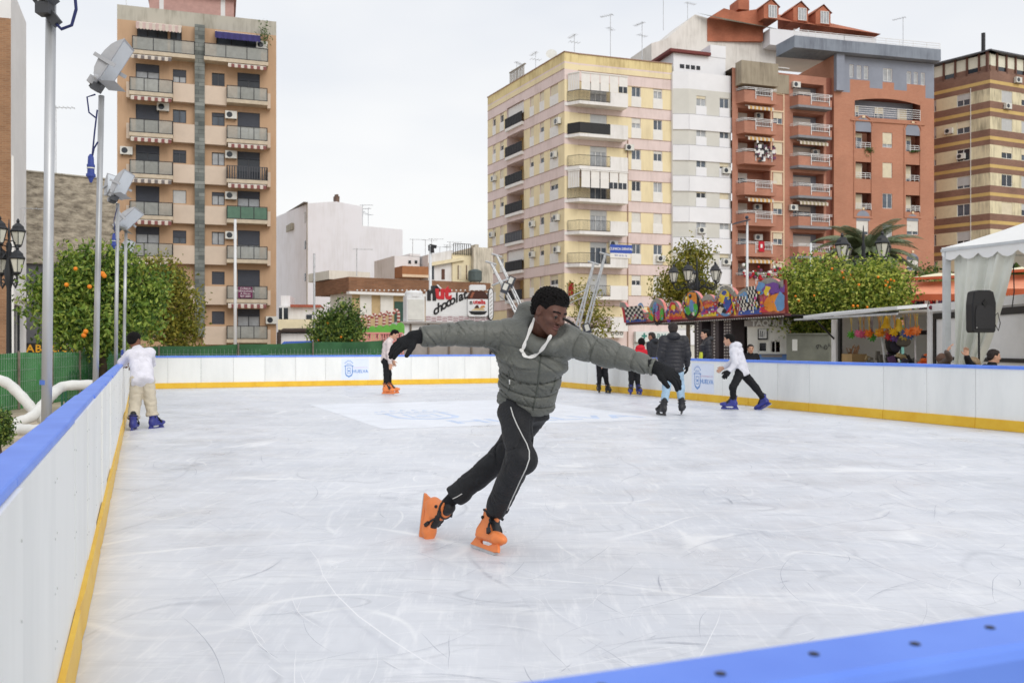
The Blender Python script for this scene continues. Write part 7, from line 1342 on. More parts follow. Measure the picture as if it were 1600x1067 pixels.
# ------------------------------------------------------------------ head, hair, hands, skates
def add_head(sd, c, R, hs, fine=False, neck=None):
    g = lambda x, y, z: Vector(c)+R @ Vector((x*hs, y*hs, z*hs)); q = lambda *r: tuple(x*hs for x in r); Ra = [list(R[i]) for i in range(3)]
    sd.ell(g(-.06, 0, .12), q(.42, .335, .375), .03*hs/.23, Ra); sd.ell(g(.09, 0, -.10), q(.27, .265, .35), .09*hs, Ra)
    for s in (1, -1): sd.cone(g(-.03, s*.22, -.22), g(.24, s*.05, -.41), .085*hs, .085*hs, .12*hs)
    sd.ell(g(.28, 0, -.42), q(.07, .09, .06), .06*hs, Ra); sd.ell(g(.27, 0, .07), q(.085, .24, .06), .1*hs, Ra)
    for s in (1, -1): sd.ell(g(.36, s*.135, -.005), q(.07, .085, .055), .05*hs, Ra, 's'); sd.ell(g(.24, s*.19, -.14), q(.09, .09, .07), .1*hs, Ra)
    sd.cone(g(.33, 0, .02), g(.425, 0, -.13), .035*hs, .06*hs, .05*hs)
    for s in (1, -1): sd.ell(g(.385, s*.06, -.145), q(.05, .042, .036), .03*hs, Ra)
    sd.ell(g(.335, 0, -.242), q(.062, .10, .033), .02*hs, Ra); sd.ell(g(.33, 0, -.305), q(.062, .085, .038), .02*hs, Ra)
    if fine:
        sd.ell(g(.41, 0, -.272), q(.05, .08, .007), .012*hs, Ra, 's')
        for s in (1, -1):
            sd.ell(g(.30, s*.135, -.008), q(.075, .085, .06), .02*hs, Ra); sd.ell(g(.385, s*.135, -.022), q(.05, .062, .0145), .010*hs, Ra, 's'); sd.ell(g(.395, s*.055, -.172), q(.03, .022, .015), .02*hs, Ra, 's')
    for s in (1, -1):
        sd.ell(g(-.04, s*.335, -.03), q(.085, .035, .13), .03*hs, Ra)
        if fine: sd.ell(g(-.015, s*.378, -.015), q(.048, .034, .082), .012*hs, Ra, 's')
    if neck is not None: sd.cone(g(-.13, 0, -.2), neck, .235*hs, .26*hs, .08*hs)
def head_regions(c, R, hs):
    Ri = np.array([[R[i][j] for i in range(3)] for j in range(3)], np.float32)
    def f(P_):
        L = (P_-A3(c)) @ Ri.T/hs; x, y, z = L[:, 0], L[:, 1], L[:, 2]; m = np.zeros(len(L), np.int32); ay = np.abs(y)
        m[(x > .22) & (((ay-.135)/.075)**2+((z+.012)/.028)**2 < 1)] = 2; m[(x > .15) & (ay > .05) & (ay < .24) & (np.abs(z-.092+.12*np.abs(ay-.13)) < .018)] = 1; m[(x > .27) & (ay < .088) & (z < -.215) & (z > -.335)] = 3; return m
    return f
def hair_mesh(parent, c, R, hs, m, h, style='short', org=None, seed=0):
    g = lambda x, y, z: Vector(c)+R @ Vector((x*hs, y*hs, z*hs)); Ra = [list(R[i]) for i in range(3)]; e = .62*hs; sd = SD(A3(c)-e*1.15, A3(c)+e*1.15, h)
    th = {'short': .05, 'afro': .068, 'buzz': .014, 'bun': .045}[style]; am = {'afro': .020, 'short': .012, 'buzz': .003, 'bun': .008}[style]
    def bump(x, y, z): x, y, z = x/hs, y/hs, z/hs; w = 2.0 if style == 'afro' else 1.0; return hs*am*(np.sin(x*31*w+seed+2*np.sin(y*13*w))*np.sin(y*27*w+1.5*np.sin(z*15*w))+.8*np.sin(z*36*w+x*14*w)*np.sin(x*19*w-y*23*w))+hs*.02*np.sin(x*7+seed)*np.cos(y*6+z*5)
    Ri = np.array([[R[i][j] for i in range(3)] for j in range(3)], np.float32); sl, X, Y, Z = sd.sub(A3(c)-e*1.2, A3(c)+e*1.2); x0, y0, z0 = X-c[0], Y-c[1], Z-c[2]
    x = (x0*Ri[0][0]+y0*Ri[0][1]+z0*Ri[0][2])/hs; z = (x0*Ri[2][0]+y0*Ri[2][1]+z0*Ri[2][2])/hs
    y = (x0*Ri[1][0]+y0*Ri[1][1]+z0*Ri[1][2])/hs
    line = np.interp(x, [-.6, -.3, -.15, -.07, .04, .13, .19, .26, .6], [-.36, -.33, -.17, .09, .07, .03, .20, .26, .30]) if style != 'afro' else np.interp(x, [-.6, -.3, -.15, -.07, .04, .13, .19, .26, .6], [-.24, -.20, -.06, .11, .09, .06, .17, .235, .25])
    q0 = np.sqrt(((x+.06)/.42)**2+(y/.335)**2+((z-.12)/.375)**2); q1 = np.sqrt(((x+.06)/.42**2)**2+(y/.335**2)**2+((z-.12)/.375**2)**2); de = q0*(q0-1)/np.maximum(q1, 1e-6); qn = np.sqrt(((x+.2)/.27)**2+(y/.28)**2+((z+.1)/.27)**2); de = np.minimum(de, (qn-1)*.27)
    gr = np.clip((z-line)/(.30 if style == 'afro' else .14), 0, 1)**.8; tt = .014+th*gr*(1+.5*np.clip(z-.25, 0, 1)*(style == 'afro')); bz = bump(x0*0+x*hs, y*hs, z*hs)/hs*np.clip(gr*2, .15, 1)
    sd.F[sl] = np.minimum(sd.F[sl], np.maximum((de-tt-bz)*hs*.8, (line-z)*hs*.7))
    if style == 'bun': sd.ell(g(-.42, 0, .32), (hs*.16,)*3, .01, Ra, disp=bump); 
    return solid('hair', sd, [m], parent, org, None, 0 if style == 'afro' else 1)
def add_hand(sd, W, d, lat, curl=.35, s=1.0, fat=1.0, tcurl=.2, spread=.06):
    d = Vector(d).normalized(); lat = Vector(lat); lat = (lat-d*lat.dot(d)).normalized(); pn = d.cross(lat)
    if pn.z > 0: pn = -pn
    W = Vector(W); k = .008*s; sd.etube(W, W+d*.08*s, lat, (.029*s*fat, .019*s*fat), (.040*s*fat, .015*s*fat), k, None, .5)
    for i, (l1, l2, l3) in enumerate(((.036, .024, .02), (.040, .027, .021), (.037, .025, .02), (.029, .02, .018))):
        b = W+d*(.082-.004*abs(i-1.3))*s+lat*(.031-.0205*i)*s; r = (.0098 if i < 3 else .0086)*s*fat; a = curl*(.7+.12*i); o = (1.4-i)*spread
        for l, rr in ((l1, r), (l2, r*.93), (l3, r*.85)): v = (d*math.cos(a)+pn*math.sin(a)+lat*o).normalized(); e = b+v*l*s; sd.cone(b, e, rr, rr*.93, .004*s); b = e; a += curl*.8
    b = W+d*.022*s+lat*.026*s; a = 0
    for l, r, mix in ((.038, .0135, .75), (.032, .0112, .45), (.024, .0098, .3)): v = (d*(1-mix*.5)+lat*mix+pn*(tcurl+a)).normalized(); e = b+v*l*s; sd.cone(b, e, r*s*fat, r*s*fat*.9, .006*s); b = e; a += .15
def make_skate(key, shell, dark, h):
    """shell at the origin: x towards the toe, z up, blade on z = 0"""
    def mk():
        sd = SD((-.19, -.1, .02), (.22, .1, .36), h); n = folds(.0015, 30, 2)
        sd.ell((.118, 0, .108), (.080, .047, .038), .02); sd.etube((-.07, 0, .110), (.11, 0, .103), (0, 1, 0), (.042, .042), (.047, .034), .03, None, .8); sd.ell((-.075, 0, .120), (.052, .041, .052), .03)
        sd.cone((-.055, 0, .13), (-.062, 0, .265), .047, .051, .03); sd.etube((.0, 0, .15), (-.05, 0, .25), (0, 1, 0), (.041, .054), (.049, .050), .03); sd.plane((-.06, 0, .262), (.15, 0, 1), .2)
        for s in (1, -1): sd.ell((.01, s*.06, .12), (.09, .012, .03), .01, None, 's')
        sd.etube((.12, 0, .080), (-.09, 0, .078), (0, 1, 0), (.04, .010), (.036, .010), .012, None, .6)
        V, Q = sd.mesh(); sh = npmesh('skate', smooth(V, Q, 1), Q, [shell])
        g = MB(shell); out = [(-.108, .095), (-.13, .045), (-.148, .017), (.14, .015), (.178, .024), (.170, .045), (.148, .07), (.155, .095), (.1, .095), (.085, .055), (.06, .044), (-.03, .042), (-.05, .055), (-.06, .095)]
        g.prism(out, -.0105, .0105, lambda a, b, d: Vector((a, d, b))); hold = g.data('blade_holder')
        g = MB(STEEL); g.prism([(-.15, .008), (-.14, .0), (.14, 0), (.178, .016), (.175, .022), (-.145, .020)], -.0022, .0022, lambda a, b, d: Vector((a, d, b))); bl = g.data('blade')
        t = SD((-.16, -.1, .08), (.16, .1, .36), h); t.etube((-.04, 0, .275), (.012, 0, .19), (0, 1, 0), (.044, .019), (.038, .02), .01); t.etube((.0, 0, .2), (.085, 0, .137), (0, 1, 0), (.036, .02), (.030, .012), .015); t.cone((-.06, 0, .24), (-.063, 0, .275), .042, .042, .01); V, Q = t.mesh(); tong = npmesh('liner', smooth(V, Q, 1), Q, [dark])
        g = MB(dark)
        for cx, cz, rx, ry, tl in ((-.05, .245, .066, .064, -.15), (.045, .155, .055, .054, -.95)):
            pts = []
            for k in range(25): a = 2*math.pi*k/24; x, y = rx*math.cos(a), ry*math.sin(a); pts.append((cx+x*math.cos(tl), y, cz+x*-math.sin(-tl)))
            g.tube(pts, .008, 6); g.box((cx+rx*math.cos(tl)*.55, -.057, cz+rx*math.sin(tl)*.55), (.04, .018, .022), None, Matrix.Rotation(-tl, 3, 'Y')); g.box((cx+rx*math.cos(tl)*.55, .057, cz+rx*math.sin(tl)*.55), (.03, .014, .018), None, Matrix.Rotation(-tl, 3, 'Y'))
        g.ball((-.06, .056, .2), .012); g.ball((-.06, -.056, .2), .012); st = g.data('strap'); return sh, hold, bl, tong, st
    return cached(('skate', key, h), mk)
def put_skate(parent, key, shell, dark, h, O, fwd, up, s=1.0):
    M = frame(fwd, up).to_4x4(); M.translation = Vector(O); M = M @ Matrix.Scale(s, 4); sh, hold, bl, tong, st = make_skate(key, shell, dark, h)
    o = link('skate', sh, parent, M)
    for n, d in (('blade_holder', hold), ('blade', bl), ('liner', tong), ('strap', st)): link(n, d, o, M)
    return o
SK = {'orange': mat('skate_orange', (238, 138, 78), .42, .06, 9, bump=.04, bs=60), 'blue': mat('skate_blue', (56, 62, 140), .42, .08, 9), 'black': mat('skate_black', (42, 42, 46), .45, .1, 9)}; SKD = mat('skate_dark', (34, 34, 36), .5, .08)
EYEW = mat('eye_white', (214, 206, 200), .25, .02); IRIS = mat('eye_dark', (30, 22, 20), .15, 0); HAIRB = mat('hair_black', (22, 19, 19), .75, .25, 40, bump=.9, bs=140, spec=.2); HAIRD = mat('hair_brown', (44, 34, 30), .6, .2, 30, bump=.6, bs=110)
# ------------------------------------------------------------------ the general figure: joints in world space
def person(label, J, hf, hs=.22, skin=None, hair='short', hairm=None, top=None, legs=None, skates=None, hands=None, h=.0115, group='skaters on the ice', hand_dirs=None, sk_dirs=None, skhs=1.0):
    """J: joints; top: dict(m, r, hem, quilt, hood); legs: dict(m, r); skates: colour or None"""
    skin = skin or skinmat('skin_light', (206, 160, 134)); hairm = hairm or HAIRB; J = {k: Vector(v) for k, v in J.items()}; base = Vector((J['pel'].x, J['pel'].y, min(J['aR'].z, J['aL'].z)-.1))
    R = frame(*hf); lat = (J['sL']-J['sR']).normalized(); latp = (J['hL']-J['hR']).normalized(); al = list(J.values()); lo = np.min([A3(v) for v in al], 0)-.24; hi = np.max([A3(v) for v in al], 0)+.24
    hd = {k: (J['w'+k]-J['e'+k]).normalized() for k in 'RL'}; hd.update(hand_dirs or {})
    sd = SD(lo, hi, h); add_head(sd, J['hd'], R, hs, False, J['nk']); sd.etube(J['pel'], J['ch'], lat, (.12, .085), (.14, .09), .03); sd.cone(J['sR'], J['sL'], .045, .045, .04); sd.cone(J['ch'], J['nk'], .06, .05, .04)
    for k in 'RL':
        sd.cone(J['s'+k], J['e'+k], .042, .034, .03); sd.cone(J['e'+k], J['w'+k], .034, .024, .02); sd.cone(J['h'+k], J['k'+k], .066, .046, .03); sd.cone(J['k'+k], J['a'+k], .044, .034, .02)
        f = R.col[0]; add_hand(sd, J['w'+k], hd[k], Vector((f.x, f.y, .2)), .35, hs/.22*1.02, 1.15)
    lip = skinmat('lip_'+skin.name, (170, 104, 96)); reg = head_regions(J['hd'], R, hs); hdist = A3(J['hd'])
    o = solid('person', sd, [skin, hairm, IRIS, lip], None, base, lambda P_: np.where(np.linalg.norm(P_-hdist, axis=1) < hs*.62, reg(P_), 0)); tag(o, label, 'person', group)
    hair_mesh(o, J['hd'], R, hs, hairm, h*.7, hair, base, len(label))
    if legs:
        sd = SD(lo, hi, h); fd, fc = folds(legs.get('fold', .006)*.5, 34, len(label)), creases(legs.get('fold', .006)*2, 44, len(label), (.8, .6, -.8)); D = lambda t, X, Y, Z: fd(X, Y, Z)+fc(X, Y, Z); r = legs.get('r', (.088, .07, .058)); w = (J['hL']-J['hR']).length
        sd.etube(J['pel']-(J['ch']-J['pel']).normalized()*.05, J['pel']+(J['ch']-J['pel']).normalized()*.08, latp, (w/2+r[0]*.92, .115), (w/2+r[0]*.8, .1), .03, D)
        for k in 'RL':
            e = J['a'+k]+(J['k'+k]-J['a'+k]).normalized()*legs.get('cuff', .09); sd.cone(J['h'+k], J['k'+k], r[0], r[1], .035, D); sd.cone(J['k'+k], e, r[1], r[2], .03, D)
            if legs.get('bunch'): sd.ell(e+(J['k'+k]-e)*.08, (r[2]*1.22, r[2]*1.22, .04), .03)
            sd.plane(e, J['a'+k]-J['k'+k], .13)
        t = solid('trousers', sd, [legs['m']], o, base)
        if legs.get('stripe'):
            g = MB(legs['stripe']); bv = BVHTree.FromPolygons([v.co+base for v in t.data.vertices], [p.vertices[:] for p in t.data.polygons])
            for k in 'RL':
                sd_ = latp if k == 'L' else -latp; pts = []
                for i in range(9):
                    c = J['h'+k].lerp(J['k'+k], i/4) if i <= 4 else J['k'+k].lerp(J['a'+k], (i-4)/5.2); hit = bv.ray_cast(c+sd_*.3, -sd_)
                    if hit[0] is not None: pts.append(hit[0]+sd_*.002)
                if len(pts) > 3: g.tube(pts, .014, 6)
            if g.f: g.build('stripe', t)
    if top:
        sd = SD(lo, hi, h); r = top.get('r', (.165, .12, .18, .125)); ax = (J['ch']-J['pel']).normalized(); qz = top.get('quilt', 0); ff, fc = folds(top.get('fold', .006)*.5, 26, len(label)+3), creases(top.get('fold', .006)*2.2, 40, len(label), (.8, .7, .8)); fd = lambda X, Y, Z: ff(X, Y, Z)+fc(X, Y, Z); ar = top.get('arm', (.07, .056, .046))
        def dt(t, X, Y, Z):
            d = fd(X, Y, Z)*(.4 if qz else 1)
            if qz: d = d+.012*np.abs(np.sin(np.pi*t/qz))**.6-.006
            return d
        sd.etube(J['pel']-ax*top.get('hem', .06), J['ch'], lat, r[:2], r[2:], .03, dt, .25); sd.cone(J['sR'], J['sL'], ar[0]*.95, ar[0]*.95, .05); sd.etube(J['ch'], J['nk'], lat, (r[2]*.75, r[3]*.75), (.07, .065), .05)
        for k in 'RL': sd.cone(J['s'+k], J['e'+k], ar[0], ar[1], .03, dt); sd.cone(J['e'+k], J['w'+k]-hd[k]*.01, ar[1], ar[2], .025, dt); sd.plane(J['w'+k]+hd[k]*.012, hd[k], .075)
        if top.get('hood'): b = -R.col[0]; b = Vector((b.x, b.y, 0)).normalized(); sd.ell(J['nk']+b*.075+Vector((0, 0, .005)), (.115, .105, .075), .03); sd.cone(J['nk']+b*.03-lat*.06, J['nk']+b*.03+lat*.06, .055, .055, .03)
        else: sd.etube(J['nk']-Vector((0, 0, .03)), J['nk']+Vector((0, 0, .015)), lat, (.07, .07), (.066, .066), .02)
        solid(top.get('name', 'jacket'), sd, [top['m']], o, base)
    if hands:
        for k in hands:
            gsd = SD(A3(J['w'+k])-.22, A3(J['w'+k])+.22, .006); f = R.col[0]; gsd.cone(J['w'+k]-hd[k]*.02, J['w'+k]+hd[k]*.02, .036, .034, .02); add_hand(gsd, J['w'+k], hd[k], Vector((f.x, f.y, .2)), .4, hs/.22*1.08, 1.45); solid('glove', gsd, [cloth('glove_black', (26, 26, 28))], o, base)
    for k in 'RL':
        f, u = (sk_dirs or {}).get(k, (Vector((R.col[0].x, R.col[0].y, 0)), (J['k'+k]-J['a'+k]).normalized()*.35+Vector((0, 0, .75)))); f, u = Vector(f), Vector(u).normalized(); F_ = frame(f, u)
        if skates: put_skate(o, skates, SK[skates], SKD, .0065, J['a'+k]+F_.col[0]*.05*skhs-F_.col[2]*.165*skhs, f, u, skhs)
        else:
            ssd = SD(A3(J['a'+k])-.26, A3(J['a'+k])+.26, .01); a = J['a'+k]; f = F_.col[0]; ssd.cone(a-f*.02-Vector((0, 0, .05)), a+f*.15-Vector((0, 0, .06)), .045, .036, .02); ssd.cone(a, a-Vector((0, 0, .05)), .045, .05, .02); ssd.plane(a-Vector((0, 0, .098)), (0, 0, -1), .25); solid('shoe', ssd, [SKD], o, base)
    return o
def px(d, Y): return {k: P(v[0], v[1], Y+(v[2] if len(v) > 2 else 0)) for k, v in d.items()}
BLKC = cloth('cloth_black_knit', (30, 30, 34)); LSKIN = skinmat('skin_light', (206, 160, 134)); BSK = skinmat('skin_brown', (128, 86, 66))
def yaw(deg, pitch=0): a, p = math.radians(deg), math.radians(pitch); return ((math.cos(a)*math.cos(p), math.sin(a)*math.cos(p), math.sin(p)), (0, 0, 1))
# ------------------------------------------------------------------ figures on and round the ice
person('boy in a white sweatshirt and beige trousers leaning on the left boards, seen from behind', px(dict(pel=(222.5, 590), ch=(219, 556, .28), nk=(214, 544, .40), hd=(210.5, 531.5, .44), sR=(234, 551, .3), eR=(236, 568, .55), wR=(212, 572, .75), sL=(203.5, 554, .3), eL=(191, 566, .35), wL=(194, 569, .6), hR=(231, 594, .03), kR=(235, 627, .08), aR=(239, 655, .06), hL=(214, 594), kL=(211, 629, -.02), aL=(208, 658, -.24)), 13.5), yaw(68, -8), .235, BSK, 'short', HAIRB,
       dict(m=cloth('sweat_white', (226, 224, 232), bump=.3, bs=40), r=(.165, .13, .17, .13), hem=.10, fold=.006, arm=(.078, .066, .05), name='sweatshirt'), dict(m=cloth('trousers_beige', (206, 196, 176), bump=.2, bs=50), r=(.098, .086, .078), fold=.009, cuff=.05, bunch=1), 'blue', sk_dirs={'R': ((.35, .9, 0), (.0, 0, 1)), 'L': ((-.15, .95, 0), (.05, 0, 1))})
person('boy in a pale sweatshirt and orange skates, head bent, in profile near the far boards', px(dict(pel=(602.5, 563), ch=(606, 537, 0), nk=(610.5, 529.5), hd=(617, 522.5), sR=(608, 535, -.17), eR=(607, 552, -.2), wR=(609.5, 568, -.2), sL=(605, 535, .17), eL=(611, 552, .2), wL=(614, 563, .18), hR=(602.5, 566, -.08), kR=(603.5, 585, -.1), aR=(602.5, 605, -.1), hL=(603, 566, .08), kL=(608, 584, .1), aL=(608.5, 604, .1)), 22.6), yaw(-8, -28), .225, LSKIN, 'short', HAIRB,
       dict(m=cloth('sweat_pale', (222, 208, 206)), r=(.15, .12, .16, .125), hem=.04, fold=.008, arm=(.066, .056, .046), name='sweatshirt'), dict(m=BLKC, r=(.085, .068, .06)), 'orange', sk_dirs={'R': ((1, -.25, 0), (0, 0, 1)), 'L': ((1, .1, 0), (0, 0, 1))}, skhs=1.1)
person('boy bent over in black trousers with a white side stripe, behind the outstretched sleeve', px(dict(pel=(940.5, 565), ch=(944, 552, -.28), nk=(946, 549, -.38), hd=(948, 547, -.5), sR=(937, 552, -.3), eR=(934, 560, -.4), wR=(938, 567, -.45), sL=(952, 552, -.25), eL=(956, 560, -.3), wL=(953, 568, -.4), hR=(936, 569), kR=(936.5, 587, -.1), aR=(936, 604), hL=(945, 569), kL=(946, 587, -.1), aL=(949, 605)), 23.7), yaw(-80, -50), .22, LSKIN, 'short', HAIRB,
       dict(m=cloth('jacket_black', (34, 34, 38)), r=(.15, .115, .17, .12)), dict(m=BLKC, r=(.084, .068, .058), stripe=cloth('stripe_white', (222, 222, 226))), 'black', sk_dirs={'R': ((-.2, -1, 0), (-.1, 0, 1)), 'L': ((.35, -1, 0), (.1, 0, 1))})
person('child in a red hooded jacket and blue skates, seen from behind', px(dict(pel=(991, 573), ch=(998, 551, .05), nk=(1000.5, 543.5, .1), hd=(1002.5, 535.5, .14), sR=(1007, 550), eR=(1010, 563), wR=(1007, 575, .1), sL=(989.5, 551), eL=(985, 562), wL=(985, 573, .1), hR=(996, 577), kR=(996, 592), aR=(997, 606), hL=(986.5, 577), kL=(986.5, 592), aL=(986, 606.5)), 22.2), yaw(82), .225, BSK, 'short', HAIRB,
       dict(m=cloth('jacket_red', (204, 40, 54)), r=(.15, .12, .17, .125), hood=1, hem=.05), dict(m=BLKC, r=(.086, .07, .06)), 'blue', sk_dirs={'R': ((.25, -1, 0), (0, 0, 1)), 'L': ((-.25, -1, 0), (0, 0, 1))})
person('boy in a black quilted jacket and pale blue jeans, seen from behind', px(dict(pel=(1052, 572), ch=(1053, 537, .02), nk=(1052, 525.5, .02), hd=(1051.5, 514.5, .05), sR=(1068.5, 531), eR=(1074, 553), wR=(1073.5, 571, .08), sL=(1036.5, 531), eL=(1032, 553), wL=(1034, 571, .08), hR=(1060, 577), kR=(1063, 606, .05), aR=(1065, 633), hL=(1044.5, 577), kL=(1041, 606, .05), aL=(1037, 635, -.1)), 16.1), yaw(84, -4), .225, LSKIN, 'short', HAIRD,
       dict(m=mat('jacket_puffer_black', (40, 40, 46), .5, .1, 8, bump=.15, bs=50, spec=.4), r=(.185, .145, .19, .145), hem=.10, quilt=.068, hood=1, arm=(.082, .07, .052)), dict(m=cloth('jeans_pale', (164, 192, 214), bump=.2, bs=70, var=.14), r=(.094, .078, .066), fold=.008, cuff=.11), 'black', 'RL', sk_dirs={'R': ((.25, .97, 0), (.02, 0, 1)), 'L': ((-.35, .93, 0), (.1, 0, 1))}, skhs=1.05)
person('boy in a white hoodie and black trousers pushing off to the left on blue skates', px(dict(pel=(1159.5, 580), ch=(1150, 551, -.02), nk=(1144, 540), hd=(1138.5, 531), sR=(1155, 547, .17), eR=(1144, 566, .16), wR=(1131, 574, .12), sL=(1146, 549, -.18), eL=(1149, 568, -.24), wL=(1139, 580, -.28), hR=(1164, 586, .08), kR=(1181, 606, .1), aR=(1194, 624.5, .08), hL=(1155, 586, -.08), kL=(1145, 605, -.2), aL=(1146, 626.5, -.12)), 17.4), yaw(158, -6), .225, LSKIN, 'short', HAIRB,
       dict(m=cloth('hoodie_white', (222, 222, 230), bump=.3, bs=45), r=(.175, .13, .175, .13), hem=.07, hood=1, fold=.006, arm=(.074, .062, .046), name='hoodie'), dict(m=BLKC, r=(.092, .07, .054), cuff=.04), 'blue', 'L', sk_dirs={'R': ((-.75, .45, -.55), (.35, .1, .8)), 'L': ((-.97, .2, 0), (.02, 0, 1))}, skhs=1.05)
OUT = 'people standing beyond the right boards'
def stand(u, Y, vh, deg, Ht=1.62, **kw):
    c = PX(u, Y, GZ); a = math.radians(deg); f = Vector((math.cos(a), math.sin(a), 0)); l = Vector((-f.y, f.x, 0)); top = EYE+(540-vh)/FO*Y-GZ; s = top/1.0
    q = lambda x, y, z: c+f*x*s+l*y*s+Vector((0, 0, z*s))
    return dict(pel=q(0, 0, .53), ch=q(.01, 0, .78), nk=q(.01, 0, .86), hd=q(.025, 0, .93), sR=q(0, -.105, .815), eR=q(-.01, -.14, .64), wR=q(.07, -.12, .52), sL=q(0, .105, .815), eL=q(-.01, .14, .64), wL=q(.07, .12, .52), hR=q(0, -.055, .51), kR=q(.01, -.06, .29), aR=q(0, -.06, .062), hL=q(0, .055, .51), kL=q(.01, .06, .29), aL=q(0, .06, .062))
def sit(u, Y, vh, deg, arms=None):
    c = PX(u, Y, GZ); a = math.radians(deg); f = Vector((math.cos(a), math.sin(a), 0)); l = Vector((-f.y, f.x, 0)); top = EYE+(540-vh)/FO*Y-GZ; s = 1.62; z0 = top-.86*s+.35*s
    q = lambda x, y, z: c+f*x*s+l*y*s+Vector((0, 0, z*s+(top-.805*s)))
    J = dict(pel=q(0, 0, .30), ch=q(.02, 0, .56), nk=q(.03, 0, .65), hd=q(.05, 0, .725), sR=q(0, -.105, .60), eR=q(.03, -.14, .44), wR=q(.14, -.09, .37), sL=q(0, .105, .60), eL=q(.03, .14, .44), wL=q(.14, .09, .37), hR=q(.02, -.055, .29), kR=q(.26, -.07, .30), aR=q(.26, -.07, .065), hL=q(.02, .055, .29), kL=q(.26, .07, .30), aL=q(.26, .07, .065))
    dz = min(0, GZ+.1-J['aR'].z)
    for k in ('aR', 'aL'): J[k].z = GZ+.1
    for k in ('kR', 'kL'): J[k].z = max(J[k].z, J['aR'].z+.3)
    if arms: J.update(arms)
    return J
DK = cloth('jacket_charcoal', (52, 54, 60)); PUF = mat('jacket_puffer_dark', (38, 38, 44), .5, .1, 8, bump=.15, bs=50, spec=.4)
person('man with cropped hair in a charcoal hooded jacket, beside the red jacket', stand(1020, 23.6, 518.5, 140), yaw(150, -10), .225, skinmat('skin_tan', (176, 124, 98)), 'buzz', HAIRD, dict(m=DK, r=(.17, .13, .185, .13), hood=1), dict(m=BLKC), None, group=OUT, h=.014)
w = person('woman with black hair in a bun and dark padded jacket, in profile', stand(1104, 20.9, 514, 178), yaw(184, -4), .22, LSKIN, 'bun', HAIRB, dict(m=PUF, r=(.175, .135, .18, .135), hood=1, quilt=.08), dict(m=BLKC), None, group=OUT, h=.0125)
g = MB(mat('vest_yellow', (226, 232, 70), .6, .06)); b_ = WL[w.name]; g.add([(b_.x-.20, b_.y-.12, .72), (b_.x-.21, b_.y+.06, .72), (b_.x-.155, b_.y+.03, 1.1), (b_.x-.15, b_.y-.1, 1.1), (b_.x-.12, b_.y-.14, .72), (b_.x-.11, b_.y-.12, 1.1)], [(0, 1, 2, 3), (0, 3, 5, 4)]); g.build('vest', w)
person('bearded man in black sitting low in front of the ticket booth, facing the ice', sit(1172, 24.5, 537.5, -95), yaw(-92, -2), .235, LSKIN, 'short', HAIRD, dict(m=BLKC, r=(.19, .13, .2, .135), arm=(.078, .06, .046)), dict(m=BLKC), None, group=OUT, h=.013)
person('ticket seller inside the booth window, dark hair and dark red top', sit(1214, 31.9, 534, -120), yaw(-150, -10), .22, LSKIN, 'short', HAIRB, dict(m=cloth('top_wine', (120, 52, 62)), r=(.16, .12, .175, .12)), dict(m=BLKC), None, group='people at the stalls', h=.016)
person('dark haired man in black in profile under the marquee, below the loudspeaker', sit(1546, 15.2, 545, -5), yaw(-12, -4), .225, LSKIN, 'short', HAIRD, dict(m=BLKC, r=(.175, .13, .185, .13)), dict(m=BLKC), None, group='people under the marquee', h=.012)
J = sit(1528, 15.3, 557, 170); J.update(sR=P(1521, 574, 15.3), eR=P(1514, 566, 15.1), wR=P(1510.5, 556, 15.0)); person('person with one bare hand raised beside the loudspeaker stand', J, yaw(165, 0), .22, LSKIN, 'short', mat('hair_fair', (150, 128, 100), .6, .2, 30), dict(m=BLKC, r=(.165, .125, .175, .125)), dict(m=BLKC), None, group='people under the marquee', h=.012, hand_dirs={'R': Vector((-.15, -.1, 1)).normalized()})
J = sit(1471, 15.9, 551, 60); J.update(sR=P(1478, 566, 15.7), eR=P(1483, 560, 15.5), wR=P(1480, 549, 15.4)); person('person raising an arm left of the marquee leg, brown hair', J, yaw(60, 0), .22, LSKIN, 'short', mat('hair_mid', (104, 76, 60), .6, .2, 30), dict(m=cloth('top_mottled', (96, 84, 78)), r=(.16, .125, .17, .125)), dict(m=BLKC), None, group='people under the marquee', h=.012, hand_dirs={'R': Vector((.45, 0, .9)).normalized()})
for u, Y, vh in ((1172, 24.5, 537.5), (1214, 31.9, 534), (1546, 15.2, 545), (1528, 15.3, 557), (1471, 15.9, 551)):
    top = EYE+(540-vh)/FO*Y; zs = max(top-.805*1.62+.29*1.62-.1, GZ+.12); c = PX(u, Y, GZ); t = thing('folding_stool', c, 'low folding stool under the seated person in dark clothes', 'stool', 'stools under the seated people'); g = MB(mat('stool_grey', (90, 90, 94), .5, .1)); g.box((c.x, c.y, zs), (.36, .32, .03)); g.build('seat', t)
    for sx in (-1, 1):
        for sy in (-1, 1): g = MB(STEEL); g.bar((c.x+sx*.16, c.y+sy*.13, GZ), (c.x+sx*.12, c.y+sy*.1, zs-.016), .025, .025); g.build('leg', t)
